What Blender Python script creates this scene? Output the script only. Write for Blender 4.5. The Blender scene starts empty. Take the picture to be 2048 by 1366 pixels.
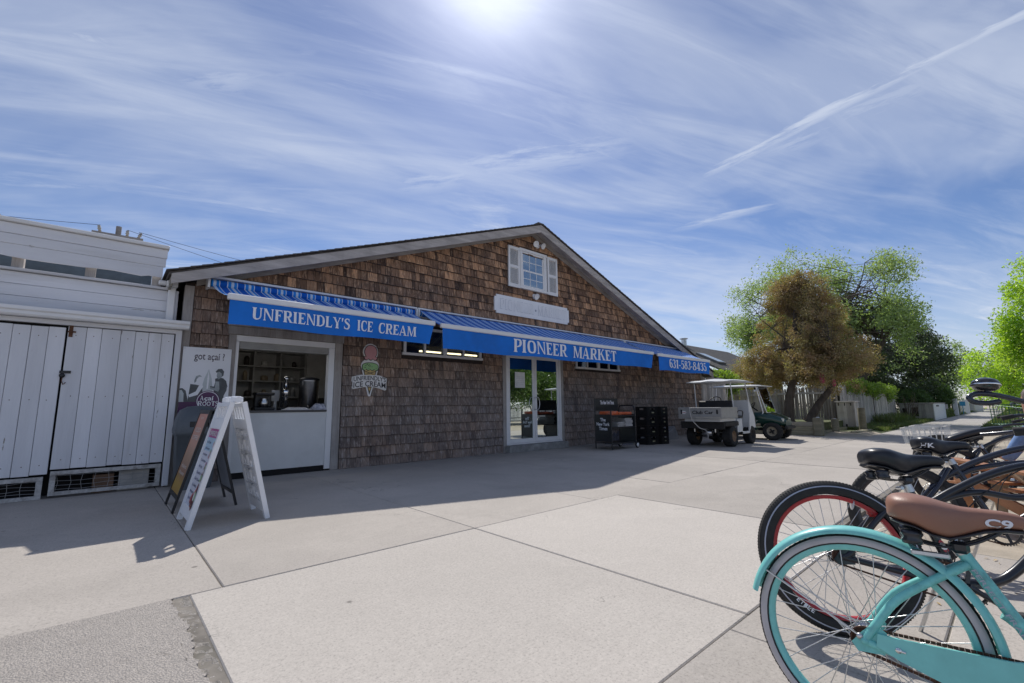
import bpy, math, random
import numpy as np
from mathutils import Vector, Matrix

random.seed(7)
RNG = np.random.default_rng(11)
scene = bpy.context.scene
COL = scene.collection

# ------------------------------------------------------------------ camera
cam_d = bpy.data.cameras.new("camera")
cam_d.sensor_width = 36.0
cam_d.lens = 15.849
cam_d.clip_start = 0.05
cam_d.clip_end = 3000.0
cam = bpy.data.objects.new("camera", cam_d)
COL.objects.link(cam)
cam.matrix_world = Matrix(((0.74406, -0.08814, -0.66227, 0.0),
                           (-0.66803, -0.11338, -0.73544, 0.0),
                           (-0.01026, 0.98963, -0.14324, 1.1),
                           (0, 0, 0, 1)))
scene.camera = cam

# ------------------------------------------------------------------ sky, sun, exposure
SUN = Vector((0.556, 0.687, 1.0)).normalized()
SUN_EL = math.asin(SUN.z)
SUN_AZ = math.atan2(SUN.x, SUN.y)
SKY_STRENGTH = 0.071
world = bpy.data.worlds.new("World")
scene.world = world
world.use_nodes = True
wn, wl = world.node_tree.nodes, world.node_tree.links
wn.clear()
w_out = wn.new("ShaderNodeOutputWorld")
w_bg = wn.new("ShaderNodeBackground")
w_bg.inputs["Strength"].default_value = SKY_STRENGTH
sky = wn.new("ShaderNodeTexSky")
sky.sky_type = 'NISHITA'
sky.sun_disc = False
sky.sun_elevation = SUN_EL
sky.sun_rotation = SUN_AZ
sky.altitude = 0
sky.air_density = 1.0
sky.dust_density = 0.3
sky.ozone_density = 2.2


def wmath(op, a, b=None, c=None):
    n = wn.new("ShaderNodeMath")
    n.operation = op
    for i, v in enumerate((a, b, c)):
        if v is None:
            continue
        if isinstance(v, (int, float)):
            n.inputs[i].default_value = v
        else:
            wl.new(v, n.inputs[i])
    return n.outputs[0]


def wramp(x, lo, hi):
    n = wn.new("ShaderNodeMapRange")
    n.interpolation_type = 'SMOOTHSTEP'
    wl.new(x, n.inputs["Value"])
    n.inputs["From Min"].default_value = lo
    n.inputs["From Max"].default_value = hi
    return n.outputs["Result"]


tc = wn.new("ShaderNodeTexCoord")
sep = wn.new("ShaderNodeSeparateXYZ")
wl.new(tc.outputs["Generated"], sep.inputs[0])
zz = wmath('ADD', wmath('MAXIMUM', sep.outputs["Z"], 0.0), 0.10)
px_ = wmath('DIVIDE', sep.outputs["X"], zz)
py_ = wmath('DIVIDE', sep.outputs["Y"], zz)
# the wind carries the cirrus along one direction: stretch the plane along it
ca, sa = math.cos(math.radians(-22)), math.sin(math.radians(-22))
along = wmath('ADD', wmath('MULTIPLY', px_, ca), wmath('MULTIPLY', py_, sa))
cross = wmath('SUBTRACT', wmath('MULTIPLY', py_, ca), wmath('MULTIPLY', px_, sa))


def wnoise(sx, sy, off, detail, rough, dist):
    cmb = wn.new("ShaderNodeCombineXYZ")
    wl.new(wmath('MULTIPLY', along, sx), cmb.inputs[0])
    wl.new(wmath('MULTIPLY', cross, sy), cmb.inputs[1])
    cmb.inputs[2].default_value = off
    n = wn.new("ShaderNodeTexNoise")
    n.inputs["Scale"].default_value = 1.0
    n.inputs["Detail"].default_value = detail
    n.inputs["Roughness"].default_value = rough
    n.inputs["Distortion"].default_value = dist
    wl.new(cmb.outputs[0], n.inputs["Vector"])
    return n.outputs["Fac"]


veil = wmath('ADD', wmath('MULTIPLY', wramp(wnoise(0.50, 1.05, 3.1, 5, 0.55, 0.9), 0.38, 0.66), 0.62), wmath('MULTIPLY', wramp(wnoise(0.9, 4.2, 6.4, 7, 0.62, 0.9), 0.40, 0.70), 0.38))
wisp = wramp(wnoise(0.75, 3.1, 8.7, 8, 0.62, 1.2), 0.44, 0.80)
fine = wramp(wnoise(2.4, 9.0, 1.3, 8, 0.68, 1.5), 0.35, 0.85)
mask_big = wramp(wnoise(0.35, 0.5, 5.5, 3, 0.5, 0.3), 0.30, 0.58)
wispy = wmath('MULTIPLY', wmath('MULTIPLY', wisp, mask_big), wmath('ADD', wmath('MULTIPLY', fine, 0.6), 0.4))


def streak(c0, d0, width, lo, hi, wob):
    # one long cirrus band: points near the line through c0 along d0 in the cloud plane
    dl = math.hypot(*d0)
    dx, dy = d0[0] / dl, d0[1] / dl
    s = wmath('ADD', wmath('MULTIPLY', wmath('SUBTRACT', px_, c0[0]), dx), wmath('MULTIPLY', wmath('SUBTRACT', py_, c0[1]), dy))
    t = wmath('SUBTRACT', wmath('MULTIPLY', wmath('SUBTRACT', py_, c0[1]), dx), wmath('MULTIPLY', wmath('SUBTRACT', px_, c0[0]), dy))
    cmb = wn.new("ShaderNodeCombineXYZ")
    wl.new(wmath('ADD', wmath('MULTIPLY', s, 3.4), wmath('MULTIPLY', t, 5.0)), cmb.inputs[0])
    wl.new(wmath('SUBTRACT', wmath('MULTIPLY', t, 15.0), wmath('MULTIPLY', s, 3.0)), cmb.inputs[1])
    cmb.inputs[2].default_value = wob
    n = wn.new("ShaderNodeTexNoise")
    n.inputs["Scale"].default_value = 1.0
    n.inputs["Detail"].default_value = 7
    n.inputs["Roughness"].default_value = 0.65
    wl.new(cmb.outputs[0], n.inputs["Vector"])
    t2 = wmath('ADD', t, wmath('MULTIPLY', wmath('SUBTRACT', n.outputs["Fac"], 0.5), width * 2.2))
    d = wmath('ABSOLUTE', t2)
    core = wmath('SUBTRACT', 1.0, wramp(d, 0.0, width))
    ends = wmath('MULTIPLY', wramp(s, lo, lo + 0.35), wmath('SUBTRACT', 1.0, wramp(s, hi - 0.6, hi)))
    return wmath('MULTIPLY', wmath('MULTIPLY', core, ends), wramp(n.outputs["Fac"], 0.22, 0.62))


STREAKS = [
    (streak((1.561, 0.790), (-0.140, -0.894), 0.062, -0.05, 1.5, 2.0), 0.76),
    (streak((1.60, 0.80), (-0.06, -0.89), 0.142, 0.1, 1.5, 7.0), 0.51),
    (streak((1.830, 1.011), (0.075, -0.402), 0.057, -0.05, 0.75, 4.0), 0.72),
    (streak((0.706, 1.561), (0.527, -0.865), 0.142, -0.1, 1.3, 9.0), 0.51),
    (streak((1.675, 0.086), (0.026, -0.188), 0.038, -0.1, 0.7, 12.0), 0.60),
    (streak((0.030, 1.46), (0.258, -0.311), 0.104, -0.1, 0.75, 15.0), 0.54),
    (streak((1.027, 0.776), (0.626, -0.322), 0.133, -0.2, 1.0, 18.0), 0.39),
]
cover = wmath('MAXIMUM', wmath('MULTIPLY', veil, 0.62), wmath('MULTIPLY', wispy, 0.95))
for st, amt in STREAKS:
    cover = wmath('MAXIMUM', cover, wmath('MULTIPLY', st, amt))
hz = wmath('SUBTRACT', 1.0, wramp(sep.outputs["Z"], 0.0, 0.30))
cover = wmath('ADD', cover, wmath('MULTIPLY', hz, 0.42))
cover = wmath('MINIMUM', cover, 0.9)
cover = wmath('MULTIPLY', cover, wramp(sep.outputs["Z"], -0.02, 0.06))
# clouds brighten towards the sun as forward-scattering cirrus does
dotn = wn.new("ShaderNodeVectorMath")
dotn.operation = 'DOT_PRODUCT'
wl.new(tc.outputs["Generated"], dotn.inputs[0])
dotn.inputs[1].default_value = SUN
fwd = wmath('POWER', wmath('MAXIMUM', dotn.outputs["Value"], 0.0), 40.0)
cl_b = wmath('ADD', wmath('MULTIPLY', fwd, 4.0), 8.0)
cl_col = wn.new("ShaderNodeMix")
cl_col.data_type = 'RGBA'
cl_col.blend_type = 'MULTIPLY'
cl_col.inputs[0].default_value = 1.0
cl_col.inputs["A"].default_value = (0.88, 0.96, 1.12, 1)
cmbv = wn.new("ShaderNodeCombineXYZ")
for k in range(3):
    wl.new(cl_b, cmbv.inputs[k])
wl.new(cmbv.outputs[0], cl_col.inputs["B"])
tint = wn.new("ShaderNodeMix")
tint.data_type = 'RGBA'
tint.blend_type = 'MULTIPLY'
tint.inputs[0].default_value = 1.0
wl.new(sky.outputs[0], tint.inputs["A"])
tint.inputs["B"].default_value = (0.74, 0.80, 0.98, 1)
mixc = wn.new("ShaderNodeMix")
mixc.data_type = 'RGBA'
wl.new(cover, mixc.inputs[0])
wl.new(tint.outputs["Result"], mixc.inputs["A"])
wl.new(cl_col.outputs["Result"], mixc.inputs["B"])
aur = wmath('MULTIPLY', wmath('POWER', wmath('MAXIMUM', dotn.outputs["Value"], 0.0), 150.0), 5.0)
acmb = wn.new("ShaderNodeCombineXYZ")
for k in range(3):
    wl.new(aur, acmb.inputs[k])
addn = wn.new("ShaderNodeVectorMath")
addn.operation = 'ADD'
wl.new(mixc.outputs["Result"], addn.inputs[0])
wl.new(acmb.outputs[0], addn.inputs[1])
wl.new(addn.outputs[0], w_bg.inputs["Color"])
wl.new(w_bg.outputs[0], w_out.inputs[0])

sun_d = bpy.data.lights.new("sun", 'SUN')
sun_d.energy = 2.9
sun_d.angle = math.radians(0.5)
sun_d.color = (1.0, 0.955, 0.89)
sun = bpy.data.objects.new("sun", sun_d)
COL.objects.link(sun)
sun.rotation_euler = SUN.to_track_quat('Z', 'Y').to_euler()
sun.location = (10, 12, 25)

vs = scene.view_settings
vs.view_transform = 'Standard'
vs.look = 'None'
vs.gamma = 1.0
vs.use_curve_mapping = False
vs.exposure = 0.46
scene.render.engine = 'CYCLES'
scene.cycles.max_bounces = 8
scene.cycles.transparent_max_bounces = 12
scene.cycles.use_denoising = True


# ------------------------------------------------------------------ materials
def nd(nt, kind, **kw):
    n = nt.nodes.new(kind)
    for k, v in kw.items():
        setattr(n, k, v)
    return n


def setin(n, name, v):
    n.inputs[name].default_value = v


def rgba(c):
    return (c[0], c[1], c[2], 1.0)


def pos_coord(nt, stretch, obj_space=False):
    if obj_space:
        g = nd(nt, "ShaderNodeTexCoord").outputs["Object"]
    else:
        g = nd(nt, "ShaderNodeNewGeometry").outputs["Position"]
    m = nd(nt, "ShaderNodeVectorMath", operation='MULTIPLY')
    nt.links.new(g, m.inputs[0])
    m.inputs[1].default_value = stretch
    return m.outputs[0]


def noise(nt, vec, scale, detail=4, rough=0.55, dist=0.0):
    n = nd(nt, "ShaderNodeTexNoise")
    setin(n, "Scale", scale)
    setin(n, "Detail", detail)
    setin(n, "Roughness", rough)
    setin(n, "Distortion", dist)
    nt.links.new(vec, n.inputs["Vector"])
    return n.outputs["Fac"]


def mrange(nt, x, a, b, c=0.0, d=1.0):
    n = nd(nt, "ShaderNodeMapRange")
    nt.links.new(x, n.inputs["Value"])
    for k, v in zip(("From Min", "From Max", "To Min", "To Max"), (a, b, c, d)):
        setin(n, k, v)
    return n.outputs["Result"]


def mixcol(nt, fac, a, b, blend='MIX'):
    n = nd(nt, "ShaderNodeMix", data_type='RGBA', blend_type=blend)
    for s, v in ((n.inputs[0], fac), (n.inputs["A"], a), (n.inputs["B"], b)):
        if isinstance(v, (int, float)):
            s.default_value = v
        elif isinstance(v, tuple):
            s.default_value = v if len(v) == 4 else rgba(v)
        else:
            nt.links.new(v, s)
    return n.outputs["Result"]


def piece_random(nt):
    # one value per separate piece: works for single pieces and for joined ones
    a = nd(nt, "ShaderNodeObjectInfo").outputs["Random"]
    b = nd(nt, "ShaderNodeNewGeometry").outputs["Random Per Island"]
    s = nd(nt, "ShaderNodeMath", operation='ADD')
    nt.links.new(a, s.inputs[0])
    nt.links.new(b, s.inputs[1])
    f = nd(nt, "ShaderNodeMath", operation='FRACT')
    nt.links.new(s.outputs[0], f.inputs[0])
    return f.outputs[0]


def new_mat(name):
    m = bpy.data.materials.new(name)
    m.use_nodes = True
    nt = m.node_tree
    bs = nt.nodes["Principled BSDF"]
    return m, nt, bs


def add_bump(nt, bs, h, strength, dist=0.01):
    b = nd(nt, "ShaderNodeBump")
    setin(b, "Strength", strength)
    setin(b, "Distance", dist)
    nt.links.new(h, b.inputs["Height"])
    nt.links.new(b.outputs[0], bs.inputs["Normal"])


def simple(name, c, rough=0.6, metal=0.0, var=0.12, scale=6.0, bump=0.0, bscale=60.0, stretch=(1, 1, 1), spec=0.5,
           dirt=None, dirt_amt=0.0, piece=0.0, coat=0.0, chips=None, chip_scale=22, chip_lo=.66):
    m, nt, bs = new_mat(name)
    v = pos_coord(nt, stretch)
    f = noise(nt, v, scale, 5, 0.6)
    lo = tuple(x * (1 - var) for x in c)
    hi = tuple(min(1, x * (1 + var)) for x in c)
    col = mixcol(nt, mrange(nt, f, 0.3, 0.7), lo, hi)
    if dirt is not None:
        g = noise(nt, v, scale * 0.35, 6, 0.7)
        col = mixcol(nt, mrange(nt, g, 0.5, 0.75, 0, dirt_amt), col, dirt)
    if chips is not None:
        q = noise(nt, v, chip_scale, 6, 0.7, 0.3)
        col = mixcol(nt, mrange(nt, q, chip_lo, chip_lo + .025), col, chips)
    if piece:
        p = piece_random(nt)
        col = mixcol(nt, 1.0, col, mixcol(nt, p, (1 - piece,) * 3, (1 + piece,) * 3), 'MULTIPLY')
    nt.links.new(col, bs.inputs["Base Color"])
    setin(bs, "Roughness", rough)
    setin(bs, "Metallic", metal)
    setin(bs, "Specular IOR Level", spec)
    if coat:
        setin(bs, "Coat Weight", coat)
        setin(bs, "Coat Roughness", 0.08)
    if bump:
        add_bump(nt, bs, noise(nt, v, bscale, 4, 0.6), bump)
    return m


def wood(name, c1, c2, rough=0.75, axis=2, fine=90, bump=0.35, piece=0.15):
    # grain runs along the given axis
    m, nt, bs = new_mat(name)
    st = [1.0, 1.0, 1.0]
    st[axis] = 0.06
    v = pos_coord(nt, tuple(st))
    g = noise(nt, v, fine, 5, 0.65, 0.4)
    b = noise(nt, v, 9, 3, 0.5)
    k = noise(nt, pos_coord(nt, (1, 1, 1)), 2.3, 4, 0.6)
    f = nd(nt, "ShaderNodeMath", operation='MULTIPLY_ADD')
    nt.links.new(g, f.inputs[0])
    f.inputs[1].default_value = 0.6
    nt.links.new(b, f.inputs[2])
    col = mixcol(nt, mrange(nt, f.outputs[0], 0.55, 1.05), c1, c2)
    col = mixcol(nt, mrange(nt, k, 0.45, 0.75, 0, 0.45), col, tuple(x * 0.55 for x in c1))
    p = piece_random(nt)
    col = mixcol(nt, 1.0, col, mixcol(nt, p, (1 - piece,) * 3, (1 + piece,) * 3), 'MULTIPLY')
    nt.links.new(col, bs.inputs["Base Color"])
    setin(bs, "Roughness", rough)
    add_bump(nt, bs, g, bump, 0.004)
    return m


def glossy_paint(name, c, rough=0.25, var=0.05, coat=0.3):
    return simple(name, c, rough=rough, var=var, scale=3.0, coat=coat)


def metal(name, c, rough=0.3, var=0.1):
    return simple(name, c, rough=rough, metal=1.0, var=var, scale=12)


def emission(name, c, s):
    m, nt, bs = new_mat(name)
    nt.links.new(nd(nt, "ShaderNodeRGB").outputs[0], bs.inputs["Base Color"])
    setin(bs, "Emission Color", rgba(c))
    setin(bs, "Emission Strength", s)
    return m


def leaf_mat(name, c1, c2, trans=0.45, c3=None):
    m, nt, bs = new_mat(name)
    nt.nodes.remove(bs)
    out = nt.nodes["Material Output"]
    p = nd(nt, "ShaderNodeNewGeometry").outputs["Random Per Island"]
    f = noise(nt, pos_coord(nt, (1, 1, 1)), 1.9, 5, 0.7)
    col = mixcol(nt, p, c1, c2)
    if c3 is not None:
        col = mixcol(nt, mrange(nt, f, 0.42, 0.62), col, c3)
    di = nd(nt, "ShaderNodeBsdfDiffuse")
    tr = nd(nt, "ShaderNodeBsdfTranslucent")
    nt.links.new(col, di.inputs["Color"])
    nt.links.new(mixcol(nt, 1.0, col, (1.5, 1.6, 0.7), 'MULTIPLY'), tr.inputs["Color"])
    mx = nd(nt, "ShaderNodeMixShader")
    mx.inputs[0].default_value = trans
    nt.links.new(di.outputs[0], mx.inputs[1])
    nt.links.new(tr.outputs[0], mx.inputs[2])
    gl = nd(nt, "ShaderNodeBsdfGlossy")
    gl.inputs["Roughness"].default_value = 0.45
    gl.inputs["Color"].default_value = (1, 1, 1, 1)
    m2 = nd(nt, "ShaderNodeMixShader")
    m2.inputs[0].default_value = 0.05
    nt.links.new(mx.outputs[0], m2.inputs[1])
    nt.links.new(gl.outputs[0], m2.inputs[2])
    nt.links.new(m2.outputs[0], out.inputs[0])
    return m


# ------------------------------------------------------------------ mesh helpers
WL = {}          # world base of every thing, so parts can be written in world coordinates


def fast_mesh(name, verts, faces_flat, sizes, mats=(), midx=None, smooth=False):
    me = bpy.data.meshes.new(name)
    verts = np.asarray(verts, np.float32).reshape(-1, 3)
    ff = np.asarray(faces_flat, np.int32)
    sz = np.asarray(sizes, np.int32)
    me.vertices.add(len(verts))
    me.vertices.foreach_set("co", verts.ravel())
    me.loops.add(len(ff))
    me.loops.foreach_set("vertex_index", ff)
    me.polygons.add(len(sz))
    st = np.concatenate(([0], np.cumsum(sz)[:-1])).astype(np.int32) if len(sz) else np.zeros(0, np.int32)
    me.polygons.foreach_set("loop_start", st)
    me.polygons.foreach_set("loop_total", sz)
    if midx is not None:
        me.polygons.foreach_set("material_index", np.asarray(midx, np.int32))
    if smooth is False:
        smooth = np.zeros(len(sz), bool)
    if smooth is True:
        me.polygons.foreach_set("use_smooth", np.ones(len(sz), bool))
    else:
        me.polygons.foreach_set("use_smooth", np.asarray(smooth, bool))
    for m in mats:
        me.materials.append(m)
    me.update(calc_edges=True)
    me.validate()
    return me


def basis(d, up=(0, 0, 1)):
    d = Vector(d).normalized()
    up = Vector(up)
    if abs(d.dot(up)) > 0.98:
        up = Vector((1, 0, 0)) if abs(d.x) < 0.9 else Vector((0, 1, 0))
    s = d.cross(up).normalized()
    u = s.cross(d).normalized()
    return d, s, u


def spline(pts, n=8):
    P = [Vector(p) for p in pts]
    out = []
    for i in range(len(P) - 1):
        p0 = P[i - 1] if i else P[0] * 2 - P[1]
        p1, p2 = P[i], P[i + 1]
        p3 = P[i + 2] if i + 2 < len(P) else P[-1] * 2 - P[-2]
        for k in range(n):
            t = k / n
            out.append(0.5 * ((2 * p1) + (p2 - p0) * t + (2 * p0 - 5 * p1 + 4 * p2 - p3) * t * t + (3 * p1 - p0 - 3 * p2 + p3) * t ** 3))
    out.append(P[-1])
    return out


class MB:
    """collects faces; build() links them as ONE mesh object"""

    def __init__(s):
        s.v, s.f, s.m, s.s = [], [], [], []

    def add(s, verts, faces, mi=0, smooth=False):
        o = len(s.v)
        s.v += [tuple(p) for p in verts]
        for f in faces:
            s.f.append([i + o for i in f])
            s.m.append(mi)
            s.s.append(smooth)
        return s

    def box(s, x0, x1, y0, y1, z0, z1, mi=0, M=None, bev=0.0):
        if bev > 0:
            b = min(bev, (x1 - x0) * .45, (y1 - y0) * .45, (z1 - z0) * .45)
            ax = ((x0, x1), (y0, y1), (z0, z1))
            vs_, idx = [], {}
            for cx in (0, 1):
                for cy in (0, 1):
                    for cz in (0, 1):
                        for a in range(3):
                            p = []
                            for k, c in enumerate((cx, cy, cz)):
                                lo, hi = ax[k]
                                e = 0 if k == a else b
                                p.append(lo + e if c == 0 else hi - e)
                            idx[(cx, cy, cz, a)] = len(vs_)
                            vs_.append(p)
            fs = []
            for a in range(3):
                o1, o2 = [k for k in range(3) if k != a]
                for c in (0, 1):
                    q = []
                    for u, w in ((0, 0), (1, 0), (1, 1), (0, 1)):
                        k = [0, 0, 0]
                        k[a], k[o1], k[o2] = c, u, w
                        q.append(idx[(k[0], k[1], k[2], a)])
                    fs.append(q)
            for a in range(3):           # edge bevels along axis a
                o1, o2 = [k for k in range(3) if k != a]
                for u in (0, 1):
                    for w in (0, 1):
                        q = []
                        for c, fa in ((0, o1), (1, o1), (1, o2), (0, o2)):
                            k = [0, 0, 0]
                            k[a], k[o1], k[o2] = c, u, w
                            q.append(idx[(k[0], k[1], k[2], fa)])
                        fs.append(q)
            for cx in (0, 1):
                for cy in (0, 1):
                    for cz in (0, 1):
                        fs.append([idx[(cx, cy, cz, a)] for a in range(3)])
            cen = Vector(((x0 + x1) / 2, (y0 + y1) / 2, (z0 + z1) / 2))
            for q in fs:
                a_, b_, c_ = (Vector(vs_[i]) for i in q[:3])
                if (b_ - a_).cross(c_ - a_).dot(a_ - cen) < 0:
                    q.reverse()
        else:
            vs_ = [(x, y, z) for z in (z0, z1) for y in (y0, y1) for x in (x0, x1)]
            fs = [[0, 2, 3, 1], [4, 5, 7, 6], [0, 1, 5, 4], [2, 6, 7, 3], [0, 4, 6, 2], [1, 3, 7, 5]]
        if M is not None:
            vs_ = [M @ Vector(p) for p in vs_]
        return s.add(vs_, fs, mi)

    def beam(s, p, q, w, h, mi=0, up=(0, 0, 1), bev=0.0):
        p, q = Vector(p), Vector(q)
        d, sd, u = basis(q - p, up)
        M = Matrix((sd, d, u)).transposed().to_4x4()
        M.translation = p
        return s.box(-w / 2, w / 2, 0, (q - p).length, -h / 2, h / 2, mi, M, bev)

    def poly(s, pts, mi=0):
        return s.add(pts, [list(range(len(pts)))], mi)

    def prism(s, pts, ext, mi=0, mi_side=None):
        n = len(pts)
        e = Vector(ext)
        A = [Vector(p) for p in pts]
        B = [p + e for p in A]
        nrm = Vector((0, 0, 0))
        for i in range(n):
            nrm += A[i].cross(A[(i + 1) % n])
        if nrm.dot(e) > 0:
            A.reverse()
            B.reverse()
        s.add(A + B, [list(range(n)), list(range(2 * n - 1, n - 1, -1))], mi)
        s.add(A + B, [[i, i + n, (i + 1) % n + n, (i + 1) % n] for i in range(n)], mi if mi_side is None else mi_side)
        return s

    def tube(s, pts, r, seg=10, mi=0, caps=True, closed=False, flat=1.0, smooth=True):
        P = [Vector(p) for p in pts]
        n = len(P)
        R = list(r) if hasattr(r, "__len__") else [r] * n
        rings, prev = [], None
        for i in range(n):
            if closed:
                d = P[(i + 1) % n] - P[i - 1]
            else:
                d = P[min(i + 1, n - 1)] - P[max(i - 1, 0)]
            if d.length < 1e-9:
                d = Vector((0, 0, 1))
            d.normalize()
            if prev is None:
                _, sd, u = basis(d)
            else:
                u = prev - d * prev.dot(d)
                if u.length < 1e-6:
                    _, sd, u = basis(d)
                u.normalize()
                sd = d.cross(u)
            prev = u
            rings.append([P[i] + sd * (R[i] * flat * math.cos(2 * math.pi * k / seg)) + u * (R[i] * math.sin(2 * math.pi * k / seg)) for k in range(seg)])
        vs_ = [p for ring in rings for p in ring]
        fs = []
        for i in range(n if closed else n - 1):
            j = (i + 1) % n
            for k in range(seg):
                fs.append([i * seg + k, i * seg + (k + 1) % seg, j * seg + (k + 1) % seg, j * seg + k])
        s.add(vs_, fs, mi, smooth)
        if caps and not closed:
            s.add(rings[0], [list(range(seg))[::-1]], mi)
            s.add(rings[-1], [list(range(seg))], mi)
        return s

    def lathe(s, prof, axis_p=(0, 0, 0), axis_d=(0, 0, 1), seg=24, mi=0, smooth=True, a0=0.0, a1=2 * math.pi, up=(0, 0, 1)):
        d, sd, u = basis(axis_d, up)
        p0 = Vector(axis_p)
        full = abs(a1 - a0 - 2 * math.pi) < 1e-6
        na = seg if full else seg + 1
        vs_ = []
        for r, h in prof:
            for k in range(na):
                a = a0 + (a1 - a0) * k / seg
                vs_.append(p0 + d * h + sd * (r * math.cos(a)) + u * (r * math.sin(a)))
        fs = []
        for i in range(len(prof) - 1):
            for k in range(seg):
                k2 = (k + 1) % na
                fs.append([i * na + k, i * na + k2, (i + 1) * na + k2, (i + 1) * na + k])
        s.add(vs_, fs, mi, smooth)
        return s

    def ball(s, c, rx, ry=None, rz=None, seg=16, rings=9, mi=0, M=None):
        ry = rx if ry is None else ry
        rz = rx if rz is None else rz
        vs_, fs = [], []
        for i in range(rings + 1):
            t = math.pi * i / rings
            for k in range(seg):
                a = 2 * math.pi * k / seg
                p = Vector((rx * math.sin(t) * math.cos(a), ry * math.sin(t) * math.sin(a), rz * math.cos(t)))
                if M is not None:
                    p = M @ p
                vs_.append(Vector(c) + p)
        for i in range(rings):
            for k in range(seg):
                fs.append([i * seg + k, (i + 1) * seg + k, (i + 1) * seg + (k + 1) % seg, i * seg + (k + 1) % seg])
        return s.add(vs_, fs, mi, True)

    def loft(s, rings, mi=0, caps=True, smooth=True, closed=True):
        n = len(rings[0])
        vs_ = [p for r in rings for p in r]
        fs = []
        for i in range(len(rings) - 1):
            for k in range(n if closed else n - 1):
                k2 = (k + 1) % n
                fs.append([i * n + k, i * n + k2, (i + 1) * n + k2, (i + 1) * n + k])
        s.add(vs_, fs, mi, smooth)
        if caps and closed:
            s.add(rings[0], [list(range(n))[::-1]], mi, smooth)
            s.add(rings[-1], [list(range(n))], mi, smooth)
        return s

    def build(s, name, mats, parent=None, local=False, origin=None):
        mats = mats if isinstance(mats, (list, tuple)) else [mats]
        V = np.array(s.v, float).reshape(-1, 3)
        if parent is not None and not local:
            V = V - np.array(WL[parent.name])
        o_loc = None
        if parent is None:
            if origin is None and len(V):
                origin = (V[:, 0].mean(), V[:, 1].mean(), V[:, 2].min())
            if origin is not None:
                V = V - np.array(origin)
                o_loc = origin
        me = fast_mesh(name, V, [i for f in s.f for i in f], [len(f) for f in s.f], mats, s.m, s.s)
        o = bpy.data.objects.new(name, me)
        COL.objects.link(o)
        if parent is not None:
            o.parent = parent
            WL[o.name] = WL.get(parent.name, (0, 0, 0))
        else:
            if o_loc is not None:
                o.location = o_loc
            WL[o.name] = tuple(o_loc) if o_loc is not None else (0, 0, 0)
        return o


def tag(o, label=None, cat=None, group=None, kind=None):
    for k, v in (("label", label), ("category", cat), ("group", group), ("kind", kind)):
        if v:
            o[k] = v
    return o


def thing(name, label, cat, loc=(0, 0, 0), rot=(0, 0, 0), group=None):
    o = bpy.data.objects.new(name, None)
    COL.objects.link(o)
    o.location = loc
    o.rotation_euler = rot
    o.empty_display_size = 0.2
    WL[o.name] = tuple(loc)
    return tag(o, label, cat, group)


def inst(name, me, parent, loc=(0, 0, 0), rot=(0, 0, 0), scale=(1, 1, 1)):
    o = bpy.data.objects.new(name, me)
    COL.objects.link(o)
    o.parent = parent
    o.location = loc
    o.rotation_euler = rot
    o.scale = scale
    WL[o.name] = WL.get(parent.name, (0, 0, 0))
    return o


def rebase(loc, parent):
    b = WL[parent.name]
    return (loc[0] - b[0], loc[1] - b[1], loc[2] - b[2])


def copy_thing(src, loc, rotz=None, label=None):
    c = src.copy()
    COL.objects.link(c)
    c.location = loc
    if rotz is not None:
        c.rotation_euler = (0, 0, rotz)
    if label:
        c["label"] = label
    for ch in src.children:
        d = ch.copy()
        COL.objects.link(d)
        d.parent = c
        for g in ch.children:
            e = g.copy()
            COL.objects.link(e)
            e.parent = d
    return c


# ------------------------------------------------------------------ lettering
_txt = {}


def text_geo(s, size=1.0, bold=0.0, align='LEFT', spacing=1.0):
    """flat outline of a word in the built-in typeface -> verts (x,y), faces"""
    key = (s, size, bold, align, spacing)
    if key in _txt:
        return _txt[key]
    cu = bpy.data.curves.new("lettering", 'FONT')
    cu.body = s
    cu.size = size
    cu.offset = bold
    cu.align_x = align
    cu.space_character = spacing
    cu.resolution_u = 3
    ob = bpy.data.objects.new("lettering", cu)
    COL.objects.link(ob)
    dg = bpy.context.evaluated_depsgraph_get()
    me = bpy.data.meshes.new_from_object(ob.evaluated_get(dg))
    V = [(v.co.x, v.co.y) for v in me.vertices]
    F = [list(p.vertices) for p in me.polygons]
    bpy.data.objects.remove(ob)
    bpy.data.curves.remove(cu)
    bpy.data.meshes.remove(me)
    _txt[key] = (V, F)
    return V, F


def put_text(mb, s, origin, ux, uy, width=None, height=None, bold=0.0, mi=0, align='LEFT', lift=0.0, fn=None, spacing=1.0):
    """write s in the plane origin + x*ux + y*uy; scaled to the given width/height (cap height about .7 em)"""
    V, F = text_geo(s, 1.0, bold, 'LEFT', spacing)
    if not V:
        return
    xs = [v[0] for v in V]
    x0, x1 = min(xs), max(xs)
    sy = height / 0.73 if height else None
    sx = width / (x1 - x0) if width else sy
    if sy is None:
        sy = sx
    W = (x1 - x0) * sx
    dx = 0 if align == 'LEFT' else (-W / 2 if align == 'CENTER' else -W)
    o, ux, uy = Vector(origin), Vector(ux).normalized(), Vector(uy).normalized()
    nz = ux.cross(uy)
    P = []
    for x, y in V:
        p = o + ux * ((x - x0) * sx + dx) + uy * (y * sy) + nz * lift
        if fn:
            p = fn(p)
        P.append(p)
    mb.add(P, F, mi)


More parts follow.
